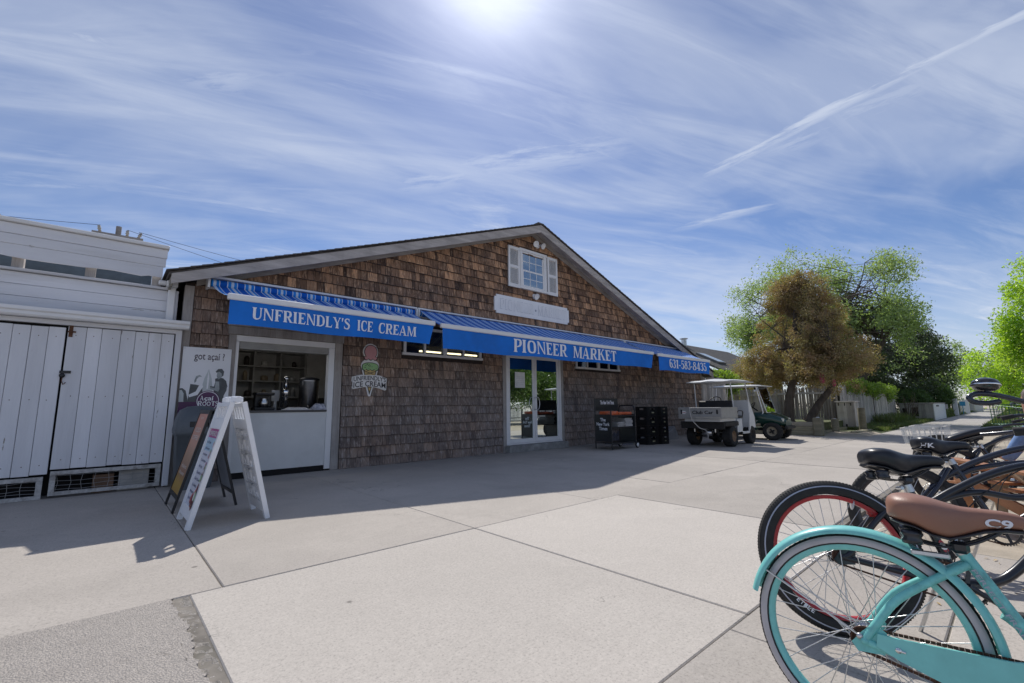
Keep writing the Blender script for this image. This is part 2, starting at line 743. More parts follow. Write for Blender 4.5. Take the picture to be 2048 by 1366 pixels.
def _strk(pts, ws, n=7):
    P = spline([(x, y, 0) for x, y in pts], n)
    m = len(P)
    W = np.interp(np.linspace(0, len(ws) - 1, m), range(len(ws)), ws)
    L, R_ = [], []
    for i, p in enumerate(P):
        d = P[min(i + 1, m - 1)] - P[max(i - 1, 0)]
        d.normalize()
        nrm = Vector((-d.y, d.x, 0))
        L.append((p.x + nrm.x * W[i] / 2, p.y + nrm.y * W[i] / 2))
        R_.append((p.x - nrm.x * W[i] / 2, p.y - nrm.y * W[i] / 2))
    return [[L[i], R_[i], R_[i + 1], L[i + 1]] for i in range(m - 1)]


def glyph(ch):
    """bold roman capitals and figures with bracketed serifs: polygons in a unit em, and the advance"""
    T, t, sh, s = 0.225, 0.095, 0.06, 0.06

    def rc(x0, y0, x1, y1):
        return [[(x0, y0), (x1, y0), (x1, y1), (x0, y1)]]

    def stem(x, w=T, top=True, bot=True, y0=0.0, y1=1.0):
        q = rc(x, y0, x + w, y1)
        if top:
            q += rc(x - s, 1 - sh, x + w + s, 1) + [[(x - s * .4, 1 - sh), (x, 1 - sh * 2), (x, 1 - sh)]] + [[(x + w, 1 - sh * 2), (x + w + s * .4, 1 - sh), (x + w, 1 - sh)]]
        if bot:
            q += rc(x - s, 0, x + w + s, sh) + [[(x - s * .4, sh), (x, sh), (x, sh * 2)]] + [[(x + w, sh), (x + w + s * .4, sh), (x + w, sh * 2)]]
        return q

    b = 0.08
    if ch == ' ':
        return [], 0.30
    if ch == 'I':
        return stem(b), b + T + 0.12
    if ch == 'U':
        return stem(b, T, True, False, 0.3) + _strk([(b + T / 2, .34), (b + T / 2 + .03, .16), (.40, .045), (.64, .15), (.70, .34)], (T, T * .95, .1, t, t)) + stem(.665, t, True, False, 0.32), 0.86
    if ch == 'N':
        return stem(b + .02, t) + [[(.04, 1), (.27, 1), (.80, .0), (.70, .0)]] + stem(.725, t, True, False), 0.93
    if ch in 'FEL':
        q = stem(b)
        if ch in 'FE':
            q += rc(b, 1 - t, .66, 1) + [[(.59, 1 - t), (.66, .74), (.68, .74), (.66, 1 - t)]] + rc(b + T, .48, .46, .48 + t) + [[(.44, .40), (.50, .40), (.50, .63), (.44, .63)]]
        if ch in 'EL':
            q += rc(b, 0, .66, t) + [[(.56, t), (.66, t), (.72, .28), (.69, .28)]]
        return q, 0.74 if ch != 'F' else 0.70
    if ch in 'RP':
        low = .47 if ch == 'R' else .42
        q = stem(b) + _strk([(b + T, .965), (.42, .965), (.61, .90), (.655, .73), (.60, .54), (.44, low + .02), (b + T, low)], (t, t, T * .75, T, T * .75, t, t))
        if ch == 'R':
            q += [[(.34, .50), (.50, .52), (.82, .0), (.60, .0)]] + rc(.60, 0, .88, sh)
        return q, 0.86 if ch == 'R' else 0.76
    if ch == 'D':
        return stem(b) + _strk([(b + T, .965), (.44, .96), (.68, .80), (.74, .5), (.68, .2), (.44, .04), (b + T, .035)], (t, t, T * .7, T, T * .7, t, t)), 0.88
    if ch == 'O':
        return _strk([(.43, .965), (.2, .86), (.13, .5), (.2, .14), (.43, .035)], (t, T * .75, T, T * .75, t)) + _strk([(.43, .035), (.66, .14), (.73, .5), (.66, .86), (.43, .965)], (t, T * .75, T, T * .75, t)), 0.88
    if ch == 'C':
        return _strk([(.70, .74), (.62, .92), (.44, .965), (.2, .86), (.13, .5), (.2, .14), (.44, .035), (.62, .09), (.72, .27)], (.05, t, t, T * .75, T, T * .75, t, t, .04)) + rc(.67, .68, .715, 1), 0.80
    if ch == 'Y':
        return [[(.03, 1), (.24, 1), (.49, .46), (.38, .40)], [(.66, 1), (.73, 1), (.49, .40), (.42, .46)]] + rc(-.03, 1 - sh, .30, 1) + rc(.57, 1 - sh, .81, 1) + stem(.335, T, False, True, 0, .46), 0.80
    if ch == 'A':
        return [[(.36, 1), (.44, 1), (.14, 0), (.06, 0)], [(.34, 1), (.48, 1), (.84, 0), (.63, 0)]] + rc(.22, .28, .62, .28 + t) + rc(-.01, 0, .25, sh) + rc(.54, 0, .92, sh), 0.91
    if ch == 'M':
        return stem(b, t) + [[(.05, 1), (.27, 1), (.58, .05), (.48, .0)], [(.80, 1), (.87, 1), (.55, .0), (.49, .06)]] + stem(.80, T), 1.10
    if ch == 'K':
        return stem(b) + [[(.64, 1), (.73, 1), (.34, .48), (.27, .50)], [(.36, .62), (.47, .72), (.86, 0), (.64, 0)]] + rc(.56, 1 - sh, .82, 1) + rc(.58, 0, .92, sh), 0.91
    if ch == 'T':
        return stem(.29, T, False, True) + rc(.03, 1 - t, .74, 1) + [[(.01, .70), (.04, .70), (.13, 1 - t), (.03, 1)], [(.76, .70), (.73, .70), (.64, 1 - t), (.74, 1)]], 0.78
    if ch == 'S':
        return _strk([(.55, .78), (.48, .93), (.33, .965), (.16, .87), (.16, .70), (.33, .56), (.50, .43), (.55, .26), (.46, .08), (.30, .035), (.14, .09), (.07, .24)],
                     (.04, t, t, .14, .17, .19, .19, .17, .14, t, t, .04)) + rc(.53, .70, .57, 1) + rc(.05, 0, .09, .30), 0.66
    if ch == "'":
        return [[(.08, 1.0), (.24, 1.0), (.15, .66), (.08, .66)]], 0.26
    if ch == '-':
        return rc(.06, .30, .36, .42), 0.42
    if ch == '6':
        return _strk([(.56, .90), (.40, .965), (.2, .80), (.14, .45), (.17, .2), (.36, .035), (.54, .14), (.58, .32), (.52, .5), (.38, .575), (.24, .48), (.2, .34)],
                     (.12, t, T * .7, T, T * .9, t, T * .7, T, T * .7, t, .05, .03)), 0.68
    if ch == '3':
        return _strk([(.10, .80), (.18, .93), (.34, .965), (.5, .86), (.5, .70), (.40, .56), (.26, .52)], (.12, .1, t, T * .8, T, .1, .04)) + \
            _strk([(.28, .53), (.46, .47), (.56, .29), (.5, .11), (.32, .035), (.14, .08), (.08, .22)], (.04, .11, T, T * .8, t, .1, .12)), 0.66
    if ch == '1':
        return stem(.2, T, False, True) + [[(.06, .86), (.2, 1.0), (.385, 1.0), (.2, .82)]], 0.50
    if ch == '5':
        return [[(.12, .50), (.18, .50), (.22, 1), (.14, 1)]] + rc(.14, .88, .56, 1) + \
            _strk([(.15, .52), (.28, .62), (.44, .58), (.56, .40), (.53, .16), (.36, .035), (.16, .07), (.08, .2)], (.05, .07, .11, T, T * .85, t, .1, .12)), 0.66
    if ch == '8':
        return _strk([(.34, .965), (.17, .87), (.18, .68), (.34, .55), (.52, .40), (.57, .24), (.50, .09), (.34, .035)], (t, .13, .16, .15, .16, T * .9, .12, t)) + \
            _strk([(.34, .965), (.5, .87), (.50, .70), (.34, .55), (.16, .42), (.11, .24), (.18, .09), (.34, .035)], (t, .12, .13, .1, .13, T * .9, .12, t)), 0.68
    if ch == '4':
        return rc(.36, 0, .36 + T * .9, 1) + rc(.04, .22, .64, .31) + [[(.03, .28), (.10, .28), (.42, .90), (.40, 1)]] + rc(.28, 0, .61, sh), 0.68
    return [], 0.4


def put_roman(mb, text, origin, ux, uy, width, height, mi=0, lift=0.0, fn=None, bigfirst=False, gap=0.03):
    """serif capitals in the plane of ux, uy; scaled to width x height"""
    adv, items = 0.0, []
    for ch in text:
        q, a = glyph(ch)
        items.append((q, adv))
        adv += a + gap
    sx = width / (adv - gap)
    o, ux, uy = Vector(origin), Vector(ux).normalized(), Vector(uy).normalized()
    nz = ux.cross(uy)
    k = 0
    for q, a in items:
        for i, pl in enumerate(q):
            P = []
            for x, y in pl:
                p = o + ux * ((a + x) * sx) + uy * (y * height) + nz * (lift + 0.00012 * (i % 24))
                P.append(fn(p) if fn else p)
            nrm = Vector((0, 0, 0))
            for j in range(len(P)):
                nrm += P[j].cross(P[(j + 1) % len(P)])
            if nrm.dot(nz) < 0:
                P.reverse()
            mb.poly(P, mi)
            k += 1

# ================================================================== materials used by the place
def concrete(name, c, rough_ag=False, stain=0.22):
    m, nt, bs = new_mat(name)
    v = pos_coord(nt, (1, 1, 1))
    big = noise(nt, v, 0.55, 5, 0.6, 0.3)
    mid = noise(nt, v, 3.2, 6, 0.65)
    grit = noise(nt, v, 230, 3, 0.7)
    lo = tuple(x * (1 - stain) for x in c)
    hi = tuple(x * (1 + stain * .45) for x in c)
    col = mixcol(nt, mrange(nt, big, 0.32, 0.68), lo, hi)
    col = mixcol(nt, mrange(nt, mid, 0.35, 0.75, 0.0, 0.35), col, tuple(x * .74 for x in c))
    col = mixcol(nt, mrange(nt, grit, 0.36, 0.7, 0.0, 0.55), col, tuple(min(1, x * 1.22) for x in c))
    st_ = noise(nt, v, 1.15, 7, 0.72, 0.6)
    col = mixcol(nt, mrange(nt, st_, 0.52, 0.66, 0.0, stain * 1.5), col, tuple(x * .62 for x in c))
    lt_ = noise(nt, v, 0.8, 6, 0.7, 0.8)
    col = mixcol(nt, mrange(nt, lt_, 0.56, 0.70, 0.0, stain * 1.4), col, tuple(min(1, x * 1.22) for x in c))
    ck = noise(nt, v, 0.75, 7, 0.62, 0.9)
    c1_ = nd(nt, "ShaderNodeMath", operation='SUBTRACT')
    nt.links.new(ck, c1_.inputs[0])
    c1_.inputs[1].default_value = 0.5
    c2_ = nd(nt, "ShaderNodeMath", operation='ABSOLUTE')
    nt.links.new(c1_.outputs[0], c2_.inputs[0])
    c3_ = nd(nt, "ShaderNodeMath", operation='MULTIPLY')
    nt.links.new(mrange(nt, c2_.outputs[0], 0.0007, 0.0022, 1.0, 0.0), c3_.inputs[0])
    nt.links.new(mrange(nt, noise(nt, v, 0.5, 2), 0.56, 0.60), c3_.inputs[1])
    c4_ = nd(nt, "ShaderNodeClamp")
    nt.links.new(c3_.outputs[0], c4_.inputs[0])
    col = mixcol(nt, c4_.outputs[0], col, tuple(x * .35 for x in c))
    # brushed finish: faint strokes along the facade
    br = noise(nt, pos_coord(nt, (2.0, 90, 1)), 1.0, 4, 0.6)
    col = mixcol(nt, mrange(nt, br, 0.35, 0.7, 0.0, 0.16), col, tuple(x * .72 for x in c))
    # small dark spots: gum and oil
    vo = nd(nt, "ShaderNodeTexVoronoi", feature='F1')
    setin(vo, "Scale", 2.3)
    nt.links.new(v, vo.inputs["Vector"])
    sp = mrange(nt, vo.outputs["Distance"], 0.028, 0.055, 1.0, 0.0)
    spn = noise(nt, v, 3.0, 2)
    sm = nd(nt, "ShaderNodeMath", operation='MULTIPLY')
    nt.links.new(sp, sm.inputs[0])
    nt.links.new(mrange(nt, spn, 0.50, 0.54), sm.inputs[1])
    clampn = nd(nt, "ShaderNodeClamp")
    nt.links.new(sm.outputs[0], clampn.inputs[0])
    col = mixcol(nt, clampn.outputs[0], col, tuple(x * .36 for x in c))
    fl = noise(nt, v, 26, 5, 0.7)
    col = mixcol(nt, mrange(nt, fl, 0.38, 0.66, 0.0, 0.30), col, tuple(x * .70 for x in c))
    sp2 = noise(nt, v, 75, 3, 0.75)
    col = mixcol(nt, mrange(nt, sp2, 0.54, 0.66, 0.0, 0.55), col, tuple(x * .48 for x in c))
    col = mixcol(nt, mrange(nt, sp2, 0.42, 0.28, 0.0, 0.5), col, tuple(min(1, x * 1.3) for x in c))
    h = grit
    if rough_ag:
        v2 = nd(nt, "ShaderNodeTexVoronoi", feature='F1')
        setin(v2, "Scale", 125)
        setin(v2, "Randomness", 1.0)
        nt.links.new(v, v2.inputs["Vector"])
        peb = mixcol(nt, v2.outputs["Color"], (0.25, 0.23, 0.21), (0.68, 0.60, 0.52))
        edge = mrange(nt, v2.outputs["Distance"], 0.35, 0.75)
        col = mixcol(nt, 0.46, col, peb)
        col = mixcol(nt, mrange(nt, edge, 0, 1, 0, 0.50), col, tuple(x * .48 for x in c))
        wear = noise(nt, v, 5.5, 6, 0.7)
        col = mixcol(nt, mrange(nt, wear, 0.50, 0.70, 0.0, 0.45), col, (0.30, 0.27, 0.245))
        inv = nd(nt, "ShaderNodeMath", operation='SUBTRACT')
        inv.inputs[0].default_value = 1.0
        nt.links.new(v2.outputs["Distance"], inv.inputs[1])
        h = inv.outputs[0]
    p = nd(nt, "ShaderNodeObjectInfo").outputs["Random"]
    col = mixcol(nt, 1.0, col, mixcol(nt, p, (0.93,) * 3, (1.05,) * 3), 'MULTIPLY')
    nt.links.new(col, bs.inputs["Base Color"])
    setin(bs, "Roughness", 0.88)
    setin(bs, "Specular IOR Level", 0.3)
    add_bump(nt, bs, h, 0.8 if rough_ag else 0.35, 0.006 if rough_ag else 0.002)
    return m


M_conc = concrete("brushed_concrete", (0.470, 0.428, 0.382))
M_conc2 = concrete("newer_concrete", (0.525, 0.482, 0.432), stain=0.10)
M_agg = concrete("worn_aggregate_concrete", (0.43, 0.40, 0.37), rough_ag=True)
M_joint = simple("joint_dirt", (0.20, 0.18, 0.155), 0.95, var=0.4, scale=6, dirt=(.07, .07, .05), dirt_amt=.9)
M_sand = simple("sand", (0.42, 0.365, 0.29), 0.95, var=0.22, scale=3.5, bump=0.5, bscale=70, dirt=(0.20, 0.175, 0.13), dirt_amt=0.7)
M_path = concrete("path_concrete", (0.44, 0.415, 0.39))
M_grass = leaf_mat("grass_blades", (0.075, 0.13, 0.03), (0.13, 0.19, 0.05), 0.3, (0.16, 0.17, 0.07))
M_turf = simple("turf_soil", (0.095, 0.115, 0.045), 0.95, var=0.45, scale=7, bump=0.6, bscale=40, dirt=(0.20, 0.17, 0.11), dirt_amt=0.8)


def shingle_material():
    m, nt, bs = new_mat("cedar_shingle")
    g = nd(nt, "ShaderNodeNewGeometry").outputs["Position"]
    sp = nd(nt, "ShaderNodeSeparateXYZ")
    nt.links.new(g, sp.inputs[0])
    p = piece_random(nt)
    grain = noise(nt, pos_coord(nt, (1, 1, 0.05)), 75, 5, 0.7, 0.3)
    streak_ = noise(nt, pos_coord(nt, (1, 1, 0.10)), 34, 4, 0.65, 0.2)
    patch = noise(nt, pos_coord(nt, (0.75, 1, 1.0)), 0.85, 5, 0.6, 0.4)
    # weathered grey low down where rain splashes, red-brown under the gable
    zz_ = mrange(nt, sp.outputs[2], 1.2, 4.4)
    warm = mixcol(nt, p, (0.16, 0.092, 0.060), (0.62, 0.36, 0.21))
    grey = mixcol(nt, p, (0.215, 0.178, 0.158), (0.305, 0.258, 0.232))
    zf = nd(nt, "ShaderNodeMath", operation='MULTIPLY_ADD')
    nt.links.new(zz_, zf.inputs[0])
    zf.inputs[1].default_value = 0.75
    ad = nd(nt, "ShaderNodeMath", operation='SUBTRACT')
    nt.links.new(patch, ad.inputs[0])
    ad.inputs[1].default_value = 0.42
    nt.links.new(ad.outputs[0], zf.inputs[2])
    fac = mrange(nt, zf.outputs[0], 0.0, 0.72)
    col = mixcol(nt, fac, grey, warm)
    dark = noise(nt, pos_coord(nt, (1, 1, 0.14)), 20, 5, 0.7, 0.3)
    dm_ = nd(nt, "ShaderNodeMath", operation='MULTIPLY')
    nt.links.new(mrange(nt, dark, 0.47, 0.68, 0, 1.0), dm_.inputs[0])
    nt.links.new(mrange(nt, fac, 0.0, 1.0, 0.55, 0.88), dm_.inputs[1])
    col = mixcol(nt, dm_.outputs[0], col, (0.055, 0.046, 0.044))
    col = mixcol(nt, mrange(nt, streak_, 0.52, 0.68, 0, 0.80), col, mixcol(nt, fac, (0.50, 0.475, 0.47), (0.74, 0.50, 0.33)))
    col = mixcol(nt, mrange(nt, grain, 0.44, 0.68, 0, 0.48), col, (0.055, 0.045, 0.040))
    p7 = nd(nt, "ShaderNodeMath", operation='MULTIPLY')
    nt.links.new(p, p7.inputs[0])
    p7.inputs[1].default_value = 7.31
    p8 = nd(nt, "ShaderNodeMath", operation='FRACT')
    nt.links.new(p7.outputs[0], p8.inputs[0])
    lo_ = mixcol(nt, fac, (0.84, 0.84, 0.86), (0.42, 0.42, 0.46))
    hi_ = mixcol(nt, fac, (1.12, 1.11, 1.10), (1.32, 1.27, 1.20))
    col = mixcol(nt, 1.0, col, mixcol(nt, p8.outputs[0], lo_, hi_), 'MULTIPLY')
    nt.links.new(col, bs.inputs["Base Color"])
    setin(bs, "Roughness", 0.82)
    setin(bs, "Specular IOR Level", 0.3)
    add_bump(nt, bs, grain, 0.45, 0.004)
    return m


M_shingle = shingle_material()
M_sheath = simple("wall_sheathing", (0.035, 0.026, 0.022), 0.9, var=0.3)
M_grey_wood = wood("weathered_grey_wood", (0.29, 0.265, 0.25), (0.50, 0.465, 0.44), axis=0)
M_grey_wood_z = wood("weathered_grey_post", (0.24, 0.215, 0.20), (0.47, 0.44, 0.415), axis=2)
M_grey_wood_y = wood("weathered_grey_timber", (0.20, 0.18, 0.14), (0.37, 0.34, 0.27), axis=1)
M_white = simple("white_paint", (0.76, 0.76, 0.755), 0.45, var=0.05, scale=4, dirt=(0.52, 0.50, 0.46), dirt_amt=0.25)
M_vinyl = simple("white_vinyl", (0.80, 0.80, 0.80), 0.35, var=0.03, scale=3)
M_roofing = simple("roof_shingles", (0.115, 0.105, 0.10), 0.9, var=0.35, scale=14, bump=0.5, bscale=40)
M_black = simple("black_paint", (0.018, 0.018, 0.02), 0.45, var=0.2)
M_dark = simple("dark_void", (0.012, 0.011, 0.011), 0.9, var=0.2)
M_steel = metal("brushed_steel", (0.62, 0.61, 0.60), 0.28)
M_alu = metal("aluminium", (0.66, 0.67, 0.68), 0.42)
M_chrome = metal("chrome", (0.80, 0.80, 0.80), 0.12, 0.03)


def glass_mirror(name, c, fac=0.8, tint=(0.86, 0.93, 0.90)):
    m, nt, bs = new_mat(name)
    nt.nodes.remove(bs)
    out = nt.nodes["Material Output"]
    gl = nd(nt, "ShaderNodeBsdfGlossy")
    gl.inputs["Roughness"].default_value = 0.0
    gl.inputs["Color"].default_value = rgba(tint)
    di = nd(nt, "ShaderNodeBsdfDiffuse")
    di.inputs["Color"].default_value = rgba(c)
    mx = nd(nt, "ShaderNodeMixShader")
    mx.inputs[0].default_value = fac
    nt.links.new(di.outputs[0], mx.inputs[1])
    nt.links.new(gl.outputs[0], mx.inputs[2])
    nt.links.new(mx.outputs[0], out.inputs[0])
    return m


def glass_clear(name, refl=0.12, tint=(0.92, 0.95, 0.95)):
    m, nt, bs = new_mat(name)
    nt.nodes.remove(bs)
    out = nt.nodes["Material Output"]
    gl = nd(nt, "ShaderNodeBsdfGlossy")
    gl.inputs["Roughness"].default_value = 0.0
    tr = nd(nt, "ShaderNodeBsdfTransparent")
    tr.inputs["Color"].default_value = rgba(tint)
    fr = nd(nt, "ShaderNodeFresnel")
    setin(fr, "IOR", 1.45)
    ad = nd(nt, "ShaderNodeMath", operation='ADD')
    nt.links.new(fr.outputs[0], ad.inputs[0])
    ad.inputs[1].default_value = refl - 0.04
    mx = nd(nt, "ShaderNodeMixShader")
    nt.links.new(ad.outputs[0], mx.inputs[0])
    nt.links.new(tr.outputs[0], mx.inputs[1])
    nt.links.new(gl.outputs[0], mx.inputs[2])
    nt.links.new(mx.outputs[0], out.inputs[0])
    return m


M_glass_door = glass_mirror("coated_door_glass", (0.02, 0.03, 0.03), 0.86)
M_glass_win = glass_clear("window_glass", 0.10)
M_glass_gable = glass_mirror("gable_window_glass", (0.05, 0.08, 0.16), 0.45)

# ================================================================== ground and pavement
g = MB()
g.add([(-900, -900, -0.05), (1500, -900, -0.05), (1500, 900, -0.05), (-900, 900, -0.05)], [[0, 1, 2, 3]])
tag(g.build("ground", M_sand, origin=(0, 0, -0.05)), "pale sandy ground round the paved forecourt", "ground", kind="structure")

pv = MB()
pv.box(-9, 18.6, 3.47, 8.9, -0.2, -0.009)
pv.box(-9, 4.9, -6.0, 3.47, -0.2, -0.009)
pv.box(4.9, 18.6, 1.2, 3.47, -0.2, -0.009)
pave = tag(pv.build("concrete_pavement", M_joint, origin=(0, 0, 0)), "cast concrete forecourt of large jointed slabs before the shop", "pavement", kind="structure")


def slab(x0, x1, y0, y1, m, name="slab", gap=0.0038, parent=None):
    b = MB()
    cx, cy = (x0 + x1) / 2, (y0 + y1) / 2
    dz = random.uniform(-0.003, 0.003)
    b.box(x0 + gap - cx, x1 - gap - cx, y0 + gap - cy, y1 - gap - cy, -0.1, dz, 0, None, 0.006)
    o = b.build(name, m, parent or pave, local=True)
    o.location = (cx, cy, 0)
    return o


nx = [-9, -5.0, -3.0, -1.1, 0.66, 2.64, 4.45, 6.15, 7.9, 9.67, 11.5, 13.3, 15.1, 16.9, 18.6]
for i in range(len(nx) - 1):
    slab(nx[i], nx[i + 1], 3.47, 8.9, M_conc)
slab(-9, -4.2, -6, 3.47, M_agg)
rr = random.Random(3)
edge, yv = [], -6.0
while yv < 3.465:
    edge.append((0.415 + .022 * math.sin(yv * 5.1) * math.sin(yv * 2.3) + rr.uniform(-.012, .012), yv))
    yv += rr.uniform(.012, .045)
ag = MB()
ag.prism([(-4.196, 3.466, -.1)] + [(-4.196, -5.99, -.1)] + [(q[0], q[1], -.1) for q in edge] + [(.41, 3.466, -.1)], (0, 0, .102))
ag.build("slab", M_agg, pave)
slab(0.485, 2.64, 1.085, 3.47, M_conc2)
slab(2.64, 4.86, 1.085, 3.47, M_conc2)
slab(0.485, 2.40, -0.95, 1.085, M_conc)
slab(2.40, 4.86, 0.35, 1.085, M_conc)
slab(2.40, 4.86, -0.95, 0.35, M_conc)
sx = [4.86, 7.13, 9.6, 12.0, 14.2, 16.4, 18.6]
for i in range(len(sx) - 1):
    slab(sx[i], sx[i + 1], 1.25, 3.47, M_conc)
# gritty fill in the broken seam beside the worn slab
cs = MB()
ny_ = 130
P = []
for i in range(ny_ + 1):
    for jx in range(5):
        P.append((0.375 + .105 * jx / 4, -1.0 + 4.46 * i / ny_, -.009 + rr.uniform(-.007, .006) + (.008 if jx == 0 else 0)))
cs.add(P, [[i * 5 + k, (i + 1) * 5 + k, (i + 1) * 5 + k + 1, i * 5 + k + 1][::-1] for i in range(ny_) for k in range(4)], 0, True)
tag(cs.build("seam_grit", simple("seam_grit", (0.30, 0.275, 0.245), .95, var=.5, scale=45, bump=1.0, bscale=160), pave), kind="stuff")
# pebbles lying loose in that seam
pb = MB()
for k in range(420):
    y = rr.uniform(0.2, 3.44)
    r = rr.uniform(0.003, 0.007)
    pb.ball((0.445 + rr.gauss(0, .022), y, -0.012), r, r * .8, r * .6, 6, 4)
tag(pb.build("loose_pebbles", simple("pebbles", (0.38, 0.355, 0.33), 0.9, var=0.5, scale=25, piece=0.4), pave), kind="stuff")

# the concrete path that carries on along the fence
rd = MB()
rd.box(18.6, 160, 1.25, 3.47, -0.2, -0.018)
path = tag(rd.build("path", M_joint, origin=(18.6, 2.3, 0)), "narrow concrete path running away beside the fence", "path", kind="structure")
x = 18.6
while x < 46:
    slab(x, x + 2.4, 1.25, 3.47, M_path, parent=path).location = (x + 1.2 - 18.6, 2.36 - 2.3, 0)
    x += 2.4
ps = MB()
ps.box(x, 160, 1.25, 3.47, -0.1, 0.0)
tag(ps.build("far_slabs", M_path, path), kind="stuff")

# verges: turf beds left and right of the path
vg = MB()


def patch(mb, x0, x1, y0, y1, zf, nx_, ny_):
    P = []
    for i in range(nx_ + 1):
        for j in range(ny_ + 1):
            X, Y = x0 + (x1 - x0) * i / nx_, y0 + (y1 - y0) * j / ny_
            e = min(i, nx_ - i, j, ny_ - j)
            P.append((X, Y, (-0.03 if e == 0 else zf(X, Y))))
    mb.add(P, [[i * (ny_ + 1) + j, (i + 1) * (ny_ + 1) + j, (i + 1) * (ny_ + 1) + j + 1, i * (ny_ + 1) + j + 1] for i in range(nx_) for j in range(ny_)], 0, True)


def bumpy(X, Y):
    return 0.05 + 0.035 * math.sin(X * 1.7 + Y * 2.3) * math.sin(Y * 3.1 - X * .6)


patch(vg, 20.2, 110, 3.5, 5.6, bumpy, 120, 6)
patch(vg, 24.0, 120, -8.0, 1.2, bumpy, 100, 10)
patch(vg, 24, 120, 5.4, 45, bumpy, 40, 16)
tag(vg.build("grass_verge", M_turf, origin=(24, 3, 0)), "rough grassy verge along both sides of the path", "verge", kind="structure")
sb = MB()
patch(sb, 18.6, 22.5, 3.5, 5.0, lambda X, Y: 0.03 + 0.03 * math.sin(X * 2 + Y), 12, 6)
tag(sb.build("sand_mound", M_sand, origin=(20, 4, 0)), "low sandy bed at the path corner", "sand", kind="structure")


def blades(name, regions, n, h, label, mat=None):
    V = np.zeros((n, 4, 3), np.float32)
    a = np.array([(r[1] - r[0]) * (r[3] - r[2]) * r[4] for r in regions])
    which = RNG.choice(len(regions), n, p=a / a.sum())
    R = np.array([r[:4] for r in regions])[which]
    u = RNG.random(n) ** 1.6
    x = R[:, 0] + (R[:, 1] - R[:, 0]) * u
    y = R[:, 2] + (R[:, 3] - R[:, 2]) * RNG.random(n)
    ang = RNG.random(n) * np.pi
    w = 0.006 + 0.008 * RNG.random(n) + 0.0006 * (x - 20).clip(0)
    hh = h * (0.4 + RNG.random(n))
    lx, ly = RNG.normal(0, .35, n) * hh, RNG.normal(0, .35, n) * hh
    c, s = np.cos(ang) * w, np.sin(ang) * w
    z0 = np.full(n, 0.0)
    V[:, 0] = np.stack([x - c, y - s, z0], 1)
    V[:, 1] = np.stack([x + c, y + s, z0], 1)
    V[:, 2] = np.stack([x + c * .3 + lx, y + s * .3 + ly, hh], 1)
    V[:, 3] = np.stack([x - c * .3 + lx, y - s * .3 + ly, hh], 1)
    V[:, :, 0] -= 24
    V[:, :, 1] -= 3
    me = fast_mesh(name, V.reshape(-1, 3), np.arange(n * 4), np.full(n, 4), [mat or M_grass])
    o = bpy.data.objects.new(name, me)
    COL.objects.link(o)
    o.location = (24, 3, 0)
    return tag(o, label, "grass", kind="stuff")


blades("grass", [(22.6, 75, 3.6, 5.1, 1.0), (28, 90, -5, 1.15, 0.3)], 52000, 0.13, "short green grass growing on the verges beside the path")
blades("tall_grass", [(29.5, 37, 4.3, 5.15, 1.0)], 1500, 0.42, "tall green grass tuft growing against the board fence")
blades("weeds", [(45, 60, 3.7, 4.6, 1.0)], 1500, 0.45, "tall weeds before the low fence beyond the grey box")

# ================================================================== the market building
BY = 8.5
RX, RZ = 8.41, 5.98           # ridge at the rake
LX, LZ = 0.55, 3.115
EX, EZ = 18.25, 2.39


def roof_z(x):
    return LZ + (x - LX) * (RZ - LZ) / (RX - LX) if x < RX else RZ + (x - RX) * (EZ - RZ) / (EX - RX)


mk = thing("market_building", "brown shingled gable market with serving hatch and glass doors", "building", (8.9, 8.5, 0))

holes = [(1.50, 3.16, 0.05, 2.37), (7.42, 9.44, 0.10, 2.40), (4.60, 6.62, 2.26, 2.79), (10.15, 12.25, 2.24, 2.77)]
wb = MB()
xs = sorted({0.80, 16.0, 17.95, *[h[0] for h in holes], *[h[1] for h in holes]})
for a, b in zip(xs[:-1], xs[1:]):
    hs = [h for h in holes if h[0] <= a + 1e-6 and h[1] >= b - 1e-6]
    z = -0.05
    segs = []
    for h in sorted(hs, key=lambda q: q[2]):
        segs.append((z, h[2]))
        z = h[3]
    segs.append((z, 2.85 if b <= 16.0 else 2.15))
    for q0, q1 in segs:
        if q1 > q0 + .005:
            wb.box(a, b, BY, BY + .12, q0, q1)
tz = lambda x: roof_z(x) - 0.14
wb.prism([(0.80, BY, 2.852), (16.0, BY, 2.852), (16.0, BY, 2.152), (17.95, BY, 2.152), (17.95, BY, tz(17.95)), (RX, BY, tz(RX)), (0.80, BY, tz(0.80))], (0, .12, 0))
wb.box(0.80, 0.92, BY + .12, 20, -0.05, tz(.80))
wb.box(17.83, 17.95, BY + .12, 20, -0.05, tz(17.95))
wb.box(0.92, 17.83, 19.88, 20, -0.05, 2.5)
wb.prism([(0.92, 20, 2.52), (17.2, 20, 2.52), (RX, 20, tz(RX))], (0, -.12, 0))
wall = wb.build("front_wall", M_sheath, mk)

